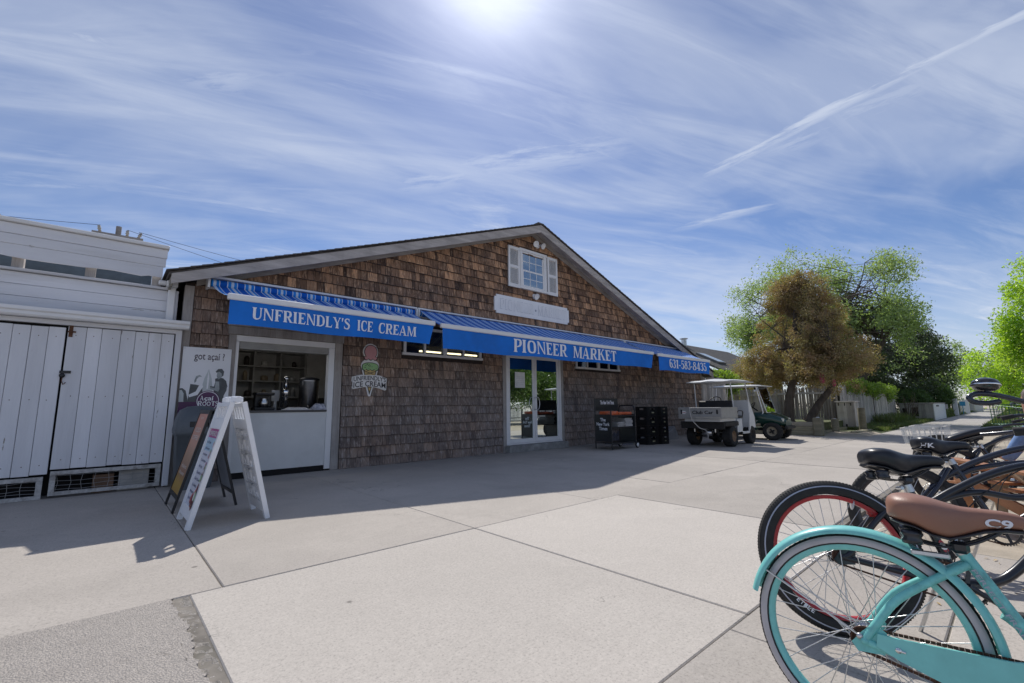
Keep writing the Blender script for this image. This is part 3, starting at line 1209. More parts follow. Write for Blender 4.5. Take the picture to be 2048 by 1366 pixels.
# ---- shingles, one wedge each; the 300 that show largest are pieces of their own
M_butt = simple("end_grain_and_course_shade", (0.055, 0.044, 0.040), .95, var=.4, scale=40)  # dark end grain; its strip on the face paints the course shadow line
sh_me = MB()
sh_me.add([(-.5, 0, 0), (.5, 0, 0), (-.5, -.034, 0), (.5, -.034, 0), (-.5, -.001, 1), (.5, -.001, 1), (-.5, 0.002, 1), (.5, 0.002, 1), (-.5, -.0332, .030), (.5, -.0332, .030)],
          [[8, 9, 5, 4], [4, 5, 7, 6], [0, 2, 8, 4, 6], [1, 7, 5, 9, 3], [0, 6, 7, 1]])
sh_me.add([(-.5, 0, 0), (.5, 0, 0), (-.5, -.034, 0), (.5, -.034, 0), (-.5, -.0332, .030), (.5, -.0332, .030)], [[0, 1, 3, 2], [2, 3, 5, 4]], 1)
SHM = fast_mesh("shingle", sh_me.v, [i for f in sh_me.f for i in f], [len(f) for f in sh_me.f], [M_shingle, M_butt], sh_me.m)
EXPO = 0.192
blocks = [(1.43, 3.31, -1, 2.50), (7.30, 9.57, -1, 2.50), (4.53, 6.69, 2.19, 2.84), (10.08, 12.32, 2.17, 2.82), (7.60, 9.30, 4.24, 5.20)]
allsh = []
rs = random.Random(21)
row = 0
z = -0.01
while z < RZ - .35:
    top = z + EXPO
    x0, x1 = 0.915, 17.88
    # limits set by the underside of the roof
    zl = z + EXPO * .30
    if zl > tz(0.93):
        x0 = LX + (zl + .14 - LZ) * (RX - LX) / (RZ - LZ)
    if zl > tz(17.9):
        x1 = RX + (zl + .14 - RZ) * (EX - RX) / (EZ - RZ)
    ivs = [(x0, x1)]
    for b in blocks:
        if b[2] < z + EXPO * .6 and b[3] > z + EXPO * .35:
            nv = []
            for i0, i1 in ivs:
                if b[1] <= i0 or b[0] >= i1:
                    nv.append((i0, i1))
                else:
                    if b[0] > i0:
                        nv.append((i0, b[0]))
                    if b[1] < i1:
                        nv.append((b[1], i1))
            ivs = nv
    for i0, i1 in ivs:
        x = i0
        while x < i1 - .01:
            w = rs.choice((0.075, 0.10, 0.12, 0.14, 0.17, 0.20)) * rs.uniform(.9, 1.1)
            w = min(w, i1 - x)
            if i1 - (x + w) < .05:
                w = i1 - x
            dz = rs.uniform(-.005, .005) if z > 0.05 else rs.uniform(0, .01)
            allsh.append((x + w / 2, w - rs.uniform(.003, .010), z + dz, rs.uniform(.85, 1.2), rs.uniform(-.008, .008)))
            x += w
    z += EXPO
    row += 1
camR = cam.matrix_world.to_3x3()
fwdv = -camR.col[2]


def seen_size(s):
    P = Vector((s[0], BY, s[2] + .1)) - cam.location
    d = P.dot(fwdv)
    return s[1] * EXPO / d ** 2 * (P.y / P.length)


def hidden(s):
    # behind the awning cloths, the poster, the white shed or the signs: shows little
    return (1.1 < s[0] < 16 and 2.2 < s[2] < 2.95 and s[0] / 8.5 * 7.15 > 0) or (s[0] < 1.36 and s[2] < 2.0)


order = sorted(range(len(allsh)), key=lambda i: -seen_size(allsh[i]) * (0.05 if hidden(allsh[i]) else 1))
singles = set(order[:300])
rest = MB()
for i, (cx, w, z0, th, rot) in enumerate(allsh):
    if i in singles:
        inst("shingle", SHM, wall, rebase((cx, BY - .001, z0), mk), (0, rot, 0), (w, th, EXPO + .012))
    else:
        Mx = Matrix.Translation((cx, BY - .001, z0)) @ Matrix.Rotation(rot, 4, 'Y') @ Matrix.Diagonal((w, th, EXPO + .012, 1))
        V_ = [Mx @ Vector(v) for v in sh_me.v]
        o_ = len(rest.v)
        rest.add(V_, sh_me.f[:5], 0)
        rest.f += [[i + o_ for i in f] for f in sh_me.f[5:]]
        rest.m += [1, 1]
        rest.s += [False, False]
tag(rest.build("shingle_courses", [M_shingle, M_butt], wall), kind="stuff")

# ---- roof
rf = MB()
YF, YB = 8.10, 20.35
for (x0, z0), (x1, z1) in (((LX, LZ), (RX, RZ)), ((RX, RZ), (EX, EZ))):
    rf.prism([(x0, YF + .03, z0 - .035), (x1, YF + .03, z1 - .035), (x1, YF + .03, z1 + .005), (x0, YF + .03, z0 + .005)], (0, YB - YF - .03, 0))
roof = rf.build("roof", M_roofing, mk)
# shingle butts stepping along the rake and stacked up the slope
rk = MB()
for (x0, z0), (x1, z1) in (((LX - .04, LZ - .012), (RX, RZ)), ((EX + .04, EZ - .012), (RX, RZ))):
    n = int(abs(x1 - x0) / .14)
    for k in range(n):
        t0, t1 = k / n, (k + 1.5) / n
        t1 = min(t1, 1)
        a = Vector((x0 + (x1 - x0) * t0, YF - .035 - rs.uniform(0, .012), z0 + (z1 - z0) * t0 + .022))
        b = Vector((x0 + (x1 - x0) * t1, YF - .035, z0 + (z1 - z0) * t1 + .009))
        th = Vector((0, 0, .012))
        rk.prism([a, b, b + th, a + th], (0, YB - YF, 0))
tag(rk.build("roof_shingle_courses", M_roofing, roof), kind="stuff")
rb = MB()
rb.beam((RX, YF, RZ + .03), (RX, YB, RZ + .03), .22, .03)
rb.build("ridge_cap", M_roofing, roof)
for nm, (x0, z0), (x1, z1) in (("rake_board", (LX + .03, LZ - .02), (RX, RZ - .013)), ("rake_board", (RX, RZ - .013), (EX - .03, EZ - .03))):
    b = MB()
    b.prism([(x0, YF, z0), (x1, YF, z1), (x1, YF, z1 - .205), (x0, YF, z0 - (.155 if x0 < 2 else .205))], (0, .03, 0))
    b.build(nm, M_grey_wood, mk)
    # frieze board on the wall under the soffit
    b = MB()
    xa, xb = (max(x0, .93), x1) if x1 == RX else (x0, min(x1, 17.9))
    b.prism([(xa, BY - .045, roof_z(xa) - .075), (xb, BY - .045, roof_z(xb) - .075), (xb, BY - .045, roof_z(xb) - .215), (xa, BY - .045, roof_z(xa) - .215)], (0, .028, 0))
    b.build("frieze_board", M_grey_wood, mk)
    for k in range(3):
        ya, yb = YF + .035 + k * .112, YF + .141 + k * .112
        b = MB()
        b.prism([(x0, ya, z0 - .045), (x1, ya, z1 - .045), (x1, ya, z1 - .06), (x0, ya, z0 - .06)], (0, yb - ya, 0))
        b.build("soffit_board", M_grey_wood, mk)
fb = MB()
fb.box(LX + .032, LX + .055, YF + .03, YB, LZ - .20, LZ - .035)
fb.build("fascia", M_grey_wood_y, mk)
fb = MB()
fb.box(EX - .055, EX - .032, YF + .03, YB, EZ - .20, EZ - .035)
fb.build("fascia", M_grey_wood_y, mk)
for xa in (0.80, 17.85):
    cb = MB()
    cb.box(xa - .012, xa + .112, BY - .03, BY + .1, 0.0, tz(xa + .05) - .05, 0, None, .004)
    cb.build("corner_board", M_grey_wood_z, mk)

# ---- interior shell, floor, ceiling
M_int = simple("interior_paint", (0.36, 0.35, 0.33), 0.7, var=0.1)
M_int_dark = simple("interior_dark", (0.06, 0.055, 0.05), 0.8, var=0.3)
it = MB()
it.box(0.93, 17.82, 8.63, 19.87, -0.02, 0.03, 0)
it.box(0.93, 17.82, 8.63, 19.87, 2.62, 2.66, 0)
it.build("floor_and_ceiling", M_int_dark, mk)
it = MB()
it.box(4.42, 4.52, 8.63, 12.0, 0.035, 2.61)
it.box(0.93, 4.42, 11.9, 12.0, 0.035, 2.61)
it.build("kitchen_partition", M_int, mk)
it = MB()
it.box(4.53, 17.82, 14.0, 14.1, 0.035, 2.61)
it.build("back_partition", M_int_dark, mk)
E_tube = emission("fluorescent_tube", (1.0, 0.96, 0.90), 9.0)
E_strip = emission("warm_strip", (1.0, 0.82, 0.50), 2.2)
for k, (xa, xb, yy, zz2, mm) in enumerate(((1.75, 2.65, 9.3, 2.40, E_tube), (6.0, 9.3, 10.3, 2.56, E_strip), (8.0, 11.5, 10.9, 2.56, E_strip), (12.5, 16.0, 11.0, 2.56, E_strip))):
    t = thing("ceiling_light", ("short lit tube over the serving hatch opening", "lit yellow strip seen through the left window row",
                                "lit yellow strip deeper in the shop ceiling", "lit yellow strip at the far right shop ceiling")[k], "ceiling light", ((xa + xb) / 2, yy, zz2), group="lit strips under the shop ceiling")
    b = MB()
    b.box(xa, xb, yy - .05, yy + .05, zz2 + .02, zz2 + .058)
    b.build("housing", M_vinyl, t)
    b = MB()
    b.box(xa + .03, xb - .03, yy - .035, yy + .035, zz2 - .012, zz2 + .018)
    b.build("tube", mm, t)

# ---- serving hatch
ha = MB()
ha.box(1.43, 1.53, BY - .05, BY + .1, 0.0, 2.32, 0, None, .006)
ha.box(3.15, 3.29, BY - .05, BY + .1, 0.0, 2.32, 0, None, .006)
ha.box(1.415, 3.305, BY - .065, BY + .1, 2.322, 2.46, 0, None, .006)
ha.box(1.40, 3.32, BY - .08, BY + .02, 2.462, 2.485)
hatch = ha.build("serving_hatch", M_grey_wood_z, mk)
b = MB()
b.box(1.532, 1.58, BY - .035, BY + .1, 0.03, 2.215, 0, None, .004)
b.box(3.045, 3.148, BY - .035, BY + .1, 0.03, 2.215, 0, None, .004)
b.box(1.532, 3.148, BY - .035, BY + .1, 2.218, 2.318, 0, None, .004)
b.build("inner_frame", M_vinyl, hatch)
b = MB()
b.box(1.582, 3.043, BY + .0, BY + .115, 2.10, 2.216)
for k in range(5):
    b.box(1.585, 3.040, BY - .008, BY + .0, 2.105 + k * .026, 2.126 + k * .026)
b.build("rolled_shutter", simple("shutter_grey", (0.34, 0.34, 0.33), 0.5), hatch)
b = MB()
b.box(1.582, 3.043, BY - .02, BY + .02, 0.10, 1.045)
b.box(1.582, 3.043, BY - .028, BY - .021, 0.98, 1.045)
b.build("counter_panel", simple("counter_white", (0.70, 0.71, 0.70), 0.5, var=0.06, scale=2.5, dirt=(0.42, 0.42, 0.39), dirt_amt=.4), hatch)
b = MB()
b.box(1.582, 3.043, BY - .06, BY + .62, 1.048, 1.082, 0, None, .006)
b.build("counter_top", simple("counter_dark", (0.06, 0.06, 0.065), 0.3), hatch)
b = MB()
b.box(1.582, 3.043, BY - .01, BY + .02, 0.0, 0.095)
b.build("kick_board", M_dark, hatch)

# cabinets and shelves inside the hatch
cab = thing("wall_cabinet", "grey open cabinet with shelves seen inside the serving hatch", "cabinet", (3.0, 11.6, 1.3))
M_cab = simple("cabinet_grey", (0.42, 0.415, 0.40), 0.6)
b = MB()
b.box(1.9, 3.75, 11.82, 11.88, 1.35, 2.55)
b.build("back_panel", M_cab, cab)
for xx in (1.9, 2.45, 3.0, 3.55, 4.05):
    b = MB()
    b.box(xx, xx + .035, 11.45, 11.819, 1.35, 2.55)
    b.build("upright", M_cab, cab)
for zc in (1.36, 1.72, 2.06, 2.40):
    b = MB()
    b.box(1.936, 3.548, 11.46, 11.81, zc, zc + .03)
    b.build("shelf", M_cab, cab)
b = MB()
b.box(3.59, 4.04, 11.42, 11.46, 1.36, 2.54)
b.build("cabinet_door", simple("cabinet_door", (0.62, 0.61, 0.59), 0.5), cab)
rs2 = random.Random(5)
M_jars = [simple("jar_dark", (0.05, 0.04, 0.035), 0.4), simple("jar_tan", (0.32, 0.25, 0.17), 0.5), simple("jar_white", (0.66, 0.65, 0.62), 0.4), simple("jar_steel", (0.35, 0.35, 0.35), 0.3)]
lbl = {0: "bottom", 1: "middle", 2: "upper"}
for si, zc in enumerate((1.39, 1.75, 2.09)):
    for k in range(5):
        xx = 2.03 + k * .33 + rs2.uniform(-.05, .05)
        r, hh = rs2.uniform(.045, .08), rs2.uniform(.10, .24)
        mm = rs2.randrange(4)
        b = MB()
        b.lathe([(0, 0), (r, 0), (r, hh * .8), (r * .6, hh * .93), (r * .6, hh), (0, hh)], (xx, 11.6, zc + .002), seg=12)
        tag(b.build("jar", M_jars[mm]), f"{('black', 'tan', 'white', 'grey')[mm]} kitchen jar, {('first', 'second', 'third', 'fourth', 'last')[k]} from the left on the cabinet's {lbl[si]} shelf", "jar", "jars and tins on the cabinet shelves")
wt = MB()
wt.box(1.0, 4.0, 11.2, 11.85, .92, .96)
wt.box(1.0, 4.0, 11.25, 11.8, .04, .918)
tag(wt.build("work_bench", M_int_dark), "dark work bench along the kitchen's rear wall", "work bench")

# steel urn, grinder, cloths on the counter
ur = thing("steel_urn", "tall brushed steel urn standing on the serving counter", "urn", (2.86, 8.92, 1.082))
b = MB()
b.lathe([(0, 0), (.17, 0), (.17, .52), (.175, .525), (.175, .545), (.165, .55)], (2.86, 8.92, 1.084), seg=32)
b.build("drum", M_steel, ur)
b = MB()
b.lathe([(.18, .548), (.182, .575), (.12, .60), (0, .605)], (2.86, 8.92, 1.084), seg=32)
b.build("lid", M_black, ur)
b = MB()
b.tube([(2.80, 8.76, 1.15), (2.79, 8.70, 1.15), (2.79, 8.68, 1.11)], .012)
b.build("tap", M_steel, ur)
gr = thing("drink_mixer", "chrome and black drink mixer left of the steel urn", "mixer", (2.45, 8.95, 1.082))
b = MB()
b.box(2.36, 2.56, 8.86, 9.06, 1.084, 1.13, 0, None, .015)
b.box(2.40, 2.52, 8.98, 9.06, 1.13, 1.60, 0, None, .015)
b.build("body", M_black, gr)
b = MB()
b.lathe([(0, 0), (.055, .0), (.065, .10), (.05, .14), (.02, .16), (.02, .30), (.045, .31), (.045, .36), (0, .37)], (2.46, 8.93, 1.32), seg=16)
b.build("head", M_chrome, gr)
b = MB()
b.lathe([(0, 0), (.04, 0), (.055, .17), (.058, .175)], (2.46, 8.92, 1.135), seg=16)
b.build("cup", M_chrome, gr)
cm = thing("coffee_machine", "black coffee machine on the counter at the hatch's middle", "coffee machine", (2.1, 9.0, 1.082))
b = MB()
b.box(1.95, 2.28, 8.86, 9.12, 1.084, 1.14, 0, None, .012)
b.box(1.98, 2.25, 9.0, 9.12, 1.14, 1.36, 0, None, .012)
b.box(1.96, 2.27, 8.86, 9.12, 1.345, 1.40, 0, None, .015)
b.build("housing", M_black, cm)
b = MB()
b.lathe([(0, 0), (.07, 0), (.08, .08), (.05, .13), (.055, .15)], (2.11, 8.93, 1.142), seg=16)
b.build("jug", M_steel, cm)
pc = MB()
pc.box(2.30, 2.43, 9.2, 9.24, 1.25, 1.45)
pc.box(2.34, 2.39, 9.2, 9.24, 1.084, 1.25)
tag(pc.build("order_screen", M_white), "small pale order screen behind the chrome mixer", "screen")


def crumpled(x0, x1, y0, y1, z0, h, seed, n=14):
    r_ = random.Random(seed)
    P = []
    for i in range(n + 1):
        for j in range(n + 1):
            e = min(i, n - i, j, n - j)
            P.append((x0 + (x1 - x0) * i / n + r_.uniform(-.006, .006), y0 + (y1 - y0) * j / n + r_.uniform(-.006, .006),
                      z0 + (0 if e == 0 else h * (.45 + .55 * r_.random()) * min(1, e / 3))))
    mb = MB()
    mb.add(P, [[i * (n + 1) + j, (i + 1) * (n + 1) + j, (i + 1) * (n + 1) + j + 1, i * (n + 1) + j + 1] for i in range(n) for j in range(n)], 0, True)
    return mb


M_cloth = simple("folded_cloth", (0.62, 0.61, 0.60), 0.9, var=0.12, scale=20)
tag(crumpled(2.32, 2.80, 8.46, 8.72, 1.084, .05, 4).build("dish_cloth", M_cloth), "white dish cloth spread on the counter edge", "cloth")
tag(crumpled(2.82, 3.07, 8.47, 8.72, 1.084, .12, 9).build("apron", simple("apron_cloth", (0.50, 0.50, 0.56), 0.9, var=0.5, scale=14)), "bundled navy and white apron at the counter's right end", "apron")
for k, (bx, by, hh) in enumerate(((1.66, 8.9, .16), (1.72, 9.05, .22), (1.80, 8.86, .19))):
    b = MB()
    b.lathe([(0, 0), (.03, 0), (.03, hh * .6), (.012, hh * .8), (.012, hh), (0, hh)], (bx, by, 1.084), seg=12)
    tag(b.build("sauce_bottle", M_jars[k % 2]), ("short dark sauce bottle at the counter's left end", "tall tan sauce bottle behind the short ones", "dark sauce bottle beside the coffee machine")[k], "bottle", "sauce bottles on the counter")
# price lists pinned inside on the right-hand wall
for k, (ya, yb, za, zb) in enumerate(((9.0, 9.5, 1.30, 2.2), (9.56, 10.3, 1.55, 2.2))):
    b = MB()
    b.box(4.395, 4.418, ya, yb, za, zb)
    pl = tag(b.build("price_list", simple("paper_grey", (0.55, 0.54, 0.52), 0.8)), ("tall printed price list on the kitchen's right wall", "wide printed notice on the kitchen's right wall")[k], "price list", "lists pinned on the kitchen wall")
    b = MB()
    r_ = random.Random(40 + k)
    zc = zb - .06
    while zc > za + .05:
        y0_ = ya + .04
        while y0_ < yb - .08:
            ln = r_.uniform(.04, .12)
            b.box(4.390, 4.3945, y0_, min(y0_ + ln, yb - .04), zc, zc + .010)
            y0_ += ln + .025
        zc -= .032
    b.build("printed_lines", M_dark, pl)
cbx = MB()
cbx.box(3.9, 4.38, 9.2, 9.7, 1.084, 1.30, 0, None, .004)
tag(cbx.build("cardboard_box", simple("cardboard", (0.36, 0.24, 0.14), 0.8)), "brown cardboard box under the printed price lists", "box")
cbx = MB()
cbx.box(3.25, 4.40, 8.9, 10.6, 1.04, 1.08)
cbx.box(3.25, 4.40, 8.95, 10.55, .04, 1.038)
tag(cbx.build("side_bench", M_int), "pale side bench inside the hatch along the right wall", "bench")

# ---- double glass door
fr = MB()
fr.box(7.42, 7.48, BY - .04, BY + .06, 0.20, 2.42, 0, None, .004)
fr.box(9.38, 9.44, BY - .04, BY + .06, 0.20, 2.42, 0, None, .004)
fr.box(7.42, 9.44, BY - .04, BY + .06, 2.422, 2.50, 0, None, .004)
fr.box(7.42, 9.44, BY - .05, BY + .06, 0.165, 0.198)
dfr = fr.build("door_frame", M_vinyl, mk)
for k, (xa, xb) in enumerate(((7.483, 8.427), (8.433, 9.377))):
    b = MB()
    st = .075
    b.box(xa, xa + st, BY - .02, BY + .03, 0.202, 2.418, 0, None, .004)
    b.box(xb - st, xb, BY - .02, BY + .03, 0.202, 2.418, 0, None, .004)
    b.box(xa + st, xb - st, BY - .02, BY + .03, 2.335, 2.418, 0, None, .004)
    b.box(xa + st, xb - st, BY - .02, BY + .03, 0.202, 0.30, 0, None, .004)
    d = b.build("glass_door", M_vinyl, mk)
    b = MB()
    b.box(xa + st, xb - st, BY - .003, BY + .003, 0.30, 2.335)
    b.build("pane", M_glass_door, d)
    b = MB()
    hx = xb - .03 if k == 0 else xa + .03
    sg = -1 if k == 0 else 1
    b.tube(spline([(hx, BY - .022, 1.02), (hx, BY - .07, 1.02), (hx + sg * .05, BY - .08, 1.05), (hx + sg * .08, BY - .08, 1.18), (hx + sg * .05, BY - .08, 1.31), (hx, BY - .07, 1.34), (hx, BY - .022, 1.34)], 4), .009, 8)
    b.build("handle", M_alu, d)
b = MB()
b.box(7.74, 8.08, BY - .010, BY - .005, 1.58, 1.98)
nt_ = tag(b.build("door_notice", simple("notice_paper", (0.78, 0.78, 0.77), 0.7)), "white calendar sheet taped inside the left glass door", "notice")
b = MB()
for i in range(7):
    b.box(7.78 + i * .043, 7.782 + i * .043, BY - .0115, BY - .0102, 1.62, 1.86)
for i in range(6):
    b.box(7.78, 8.04, BY - .0135, BY - .0120, 1.62 + i * .048, 1.622 + i * .048)
b.build("printed_grid", simple("print_grey", (0.22, 0.22, 0.24), 0.7), nt_)
b = MB()
b.box(7.36, 9.50, BY - .22, BY - .03, -.01, 0.16, 0, None, .012)
b.build("door_step", simple("step_concrete", (0.30, 0.30, 0.29), 0.9, var=0.3, scale=4, dirt=(.08, .08, .075), dirt_amt=.8), mk)
for xa in (7.31, 9.445):
    b = MB()
    b.box(xa, xa + .11, BY - .035, BY + .05, 0.0, 2.50, 0, None, .004)
    b.build("door_casing", M_grey_wood_z, mk)

# ---- window rows under the awnings
for x0, x1, z0, z1 in ((4.58, 6.64, 2.235, 2.82), (10.13, 12.27, 2.215, 2.80)):
    b = MB()
    f_ = .055
    b.box(x0 - .03, x1 + .03, BY - .055, BY + .07, z0 - .035, z0 + .02, 0, None, .004)
    b.box(x0, x1, BY - .04, BY + .07, z1 - f_, z1, 0, None, .004)
    b.box(x0, x0 + f_, BY - .04, BY + .07, z0 + .022, z1 - f_, 0, None, .004)
    b.box(x1 - f_, x1, BY - .04, BY + .07, z0 + .022, z1 - f_, 0, None, .004)
    xm = (x0 + x1) / 2
    b.box(xm - .05, xm + .05, BY - .04, BY + .07, z0 + .022, z1 - f_, 0, None, .004)
    for xq in ((x0 + xm) / 2, (xm + x1) / 2):
        b.box(xq - .022, xq + .022, BY - .03, BY + .06, z0 + .022, z1 - f_, 0, None, .003)
    w = b.build("window_row", M_vinyl, mk)
    ed = [x0 + f_, (x0 + xm) / 2 - .022, (x0 + xm) / 2 + .022, xm - .05, xm + .05, (xm + x1) / 2 - .022, (xm + x1) / 2 + .022, x1 - f_]
    for k in range(0, 8, 2):
        b = MB()
        b.box(ed[k], ed[k + 1], BY + .0, BY + .006, z0 + .022, z1 - f_)
        b.build("pane", M_glass_win, w)

# ---- gable window with louvred shutters
gx0, gx1, gz0, gz1 = 7.93, 8.94, 4.20, 5.25
b = MB()
c_ = .075
b.box(gx0, gx0 + c_, BY - .06, BY + .0, gz0 + .06, gz1 - .002, 0, None, .004)
b.box(gx1 - c_ - .03, gx1, BY - .06, BY + .0, gz0 + .06, gz1 - .002, 0, None, .004)
b.box(gx0 - .02, gx1 + .02, BY - .065, BY + .0, gz1, gz1 + .07, 0, None, .004)
b.box(gx0 - .03, gx1 + .03, BY - .085, BY + .0, gz0, gz0 + .058, 0, None, .004)
gw = b.build("gable_window", M_vinyl, mk)
for s0, s1, yo in ((gz0 + .06, 4.735, .035), (4.70, gz1 - .002, .015)):
    b = MB()
    xa, xb = gx0 + c_ + .002, gx1 - c_ - .032
    y0_, y1_ = BY - yo - .018, BY - yo
    fr_ = .045
    b.box(xa, xa + fr_, y0_, y1_, s0, s1)
    b.box(xb - fr_, xb, y0_, y1_, s0, s1)
    b.box(xa + fr_, xb - fr_, y0_, y1_, s0, s0 + fr_)
    b.box(xa + fr_, xb - fr_, y0_, y1_, s1 - fr_, s1)
    for k in (1, 2):
        xm = xa + fr_ + (xb - xa - 2 * fr_) * k / 3
        b.box(xm - .009, xm + .009, y0_ + .003, y1_ - .003, s0 + fr_, s1 - fr_)
    zm = (s0 + s1) / 2
    b.box(xa + fr_, xb - fr_, y0_ + .005, y1_ - .005, zm - .009, zm + .009)
    b.build("sash", M_vinyl, gw)
    b = MB()
    b.box(xa + fr_ + .001, xb - fr_ - .001, y0_ + .007, y0_ + .011, s0 + fr_, s1 - fr_)
    b.build("pane", M_glass_gable, gw)
for xa, xb in ((7.50, 7.905), (8.97, 9.375)):
    b = MB()
    z0, z1 = 4.19, 5.29
    q = .06
    yA, yB = BY - .075, BY - .035
    b.box(xa, xa + q, yA, yB, z0, z1, 0, None, .004)
    b.box(xb - q, xb, yA, yB, z0, z1, 0, None, .004)
    for zc, hh in ((z0, .09), (4.71, .07), (z1 - .07, .07)):
        b.box(xa + q, xb - q, yA, yB, zc, zc + hh, 0, None, .004)
    sh = b.build("shutter", M_vinyl, mk)
    b = MB()
    for za, zb in ((z0 + .09, 4.71), (4.78, z1 - .07)):
        n = 15
        for k in range(n):
            zc = za + (zb - za) * (k + .5) / n
            b.beam((xa + q, (yA + yB) / 2, zc), (xb - q, (yA + yB) / 2, zc), .032, .006, 0, up=(0, -.75, .65))
    tag(b.build("louver_slats", M_vinyl, sh), kind="stuff")

# ================================================================== signs on the wall
X_, Z_ = (1, 0, 0), (0, 0, 1)
M_sign_w = simple("sign_white", (0.86, 0.87, 0.89), 0.5, var=0.04, scale=5)
sg = thing("carved_sign", "faded white carved board reading PIONEER MARKET under the gable window", "sign", (8.43, 8.46, 3.43))
b = MB()
n_ = .06
x0, x1, z0, z1 = 7.03, 9.83, 3.43, 3.91
b.prism([(x0 + n_, 8.44, z0), (x1 - n_, 8.44, z0), (x1 - n_, 8.44, z0 + n_), (x1, 8.44, z0 + n_), (x1, 8.44, z1 - n_), (x1 - n_, 8.44, z1 - n_), (x1 - n_, 8.44, z1),
         (x0 + n_, 8.44, z1), (x0 + n_, 8.44, z1 - n_), (x0, 8.44, z1 - n_), (x0, 8.44, z0 + n_), (x0 + n_, 8.44, z0 + n_)][::-1], (0, .035, 0))
b.build("board", M_sign_w, sg)
b = MB()
M_carve = simple("carved_edge", (0.42, 0.45, 0.52), 0.6, var=0.2, scale=30)
put_roman(b, "PIONEER", (7.20, 8.438, 3.545), X_, Z_, 1.18, .27, 0, .001)
put_roman(b, "MARKET", (8.56, 8.438, 3.545), X_, Z_, 1.12, .27, 0, .001)
put_roman(b, "PIONEER", (7.206, 8.4345, 3.551), X_, Z_, 1.168, .258, 1, .001)
put_roman(b, "MARKET", (8.566, 8.4345, 3.551), X_, Z_, 1.108, .258, 1, .001)
b.ball((8.47, 8.436, 3.66), .03, .006, .03, 10, 6)
b.build("lettering", [M_carve, M_sign_w], sg)

for nm, lb, (cx, cz), heads in (("flood_light", "white twin floodlight fixed high under the gable peak", (8.62, 5.52), (-.15, .12)),
                                ("flood_light", "single white floodlight fixed between gable window and carved sign", (8.45, 4.06), (0.0,))):
    t = thing(nm, lb, "floodlight", (cx, 8.48, cz), group="floodlights on the gable")
    b = MB()
    b.lathe([(0, .05), (.06, .045), (.065, 0)], (cx, 8.485, cz), (0, -1, 0), 16)
    b.build("mount", M_vinyl, t)
    for hx in heads:
        b = MB()
        dv = Vector((hx * 1.5, -1, -.55)).normalized()
        p0 = Vector((cx + hx, 8.40, cz + (.02 if hx else -.01)))
        b.lathe([(0, -.09), (.025, -.085), (.03, -.05), (.065, .0), (.085, .035), (.087, .05), (.078, .052), (.070, .04), (0, .045)], p0, dv, 18)
        b.tube([(cx, 8.45, cz), tuple(p0 - dv * .06)], .014, 8)
        b.build("lamp_head", M_vinyl, t)

# ---- ice cream cone sign
ic = thing("ice_cream_sign", "ice cream cone cut-out sign reading UNFRIENDLY'S ICE CREAM beside the hatch", "sign", (3.85, 8.46, 1.34))
CX = 3.85
M_i_w = simple("print_white", (0.80, 0.79, 0.78), 0.4, var=.02)
M_i_p = simple("print_pink", (0.62, 0.30, 0.31), 0.4, var=.05)
M_i_g = simple("print_green", (0.30, 0.52, 0.22), 0.4, var=.05)
M_i_c = simple("print_cone", (0.58, 0.42, 0.16), 0.4, var=.06)
M_i_k = simple("print_black", (0.02, 0.02, 0.025), 0.4, var=.1)
yb = 8.462


def oval(cx, cz, rx, rz, n=28, a0=0, a1=2 * math.pi):
    return [(cx + rx * math.cos(a0 + (a1 - a0) * k / n), cz + rz * math.sin(a0 + (a1 - a0) * k / n)) for k in range(n)]


def flat(mb, pts, y, mi, th=0.0015):
    mb.prism([(p[0], y, p[1]) for p in pts], (0, th, 0), mi)


def scallop(cx, zc, w, h, lobes, grow=0.0):
    P = []
    n = lobes * 8
    for k in range(n + 1):
        t = k / n
        x = cx - w + 2 * w * t
        P.append((x, zc - h - grow - abs(math.sin(math.pi * lobes * t)) * .028))
    for k in range(15):
        a = math.pi * k / 14
        P.append((cx + w * (1 + .0) * math.cos(a), zc + (h + grow) * math.sin(a) * 1.0))
    return P


b = MB()
e = .022
for pts, y in ((oval(CX, 2.20, .135 + e, .145 + e), yb), (oval(CX, 1.925, .165 + e, .12 + e), yb + .0002),
               ([(CX - .15 - e, 1.87), (CX + .15 + e, 1.87), (CX + e, 1.33), (CX - e, 1.33)], yb + .0004),
               ([(CX - .36, 1.70), (CX - .2, 1.745), (CX, 1.755), (CX + .2, 1.745), (CX + .36, 1.69), (CX + .36, 1.62), (CX + .345, 1.60), (CX + .355, 1.47), (CX + .33, 1.445), (CX + .12, 1.505), (CX, 1.51), (CX - .12, 1.505), (CX - .33, 1.465), (CX - .355, 1.485), (CX - .345, 1.59), (CX - .365, 1.62)], yb + .0006)):
    flat(b, pts, y, 0, .012)
b.build("board", M_i_w, ic)
b = MB()
y = yb - .002
flat(b, [(CX - .145, 1.86), (CX + .145, 1.86), (CX, 1.36)], y, 0)
flat(b, [(CX - .128, 1.86), (CX + .128, 1.86), (CX, 1.40)], y - .002, 1)
for k in range(5):
    z_ = 1.83 - k * .09
    w_ = (z_ - 1.38) * .27
    b.add([(CX - w_, y - .0042, z_), (CX - w_, y - .0042, z_ - .012), (CX + w_ * .6, y - .0042, z_ - .075), (CX + w_ * .6, y - .0042, z_ - .063)], [[0, 1, 2, 3]], 0)
    b.add([(CX + w_, y - .0046, z_), (CX + w_, y - .0046, z_ - .012), (CX - w_ * .6, y - .0046, z_ - .075), (CX - w_ * .6, y - .0046, z_ - .063)], [[3, 2, 1, 0]], 0)
b.build("cone", [M_i_k, M_i_c], ic)
b = MB()
flat(b, scallop(CX, 1.925, .172, .062, 4, .008), y - .0065, 0)
flat(b, scallop(CX, 1.925, .158, .058, 4), y - .0085, 1)
r_ = random.Random(8)
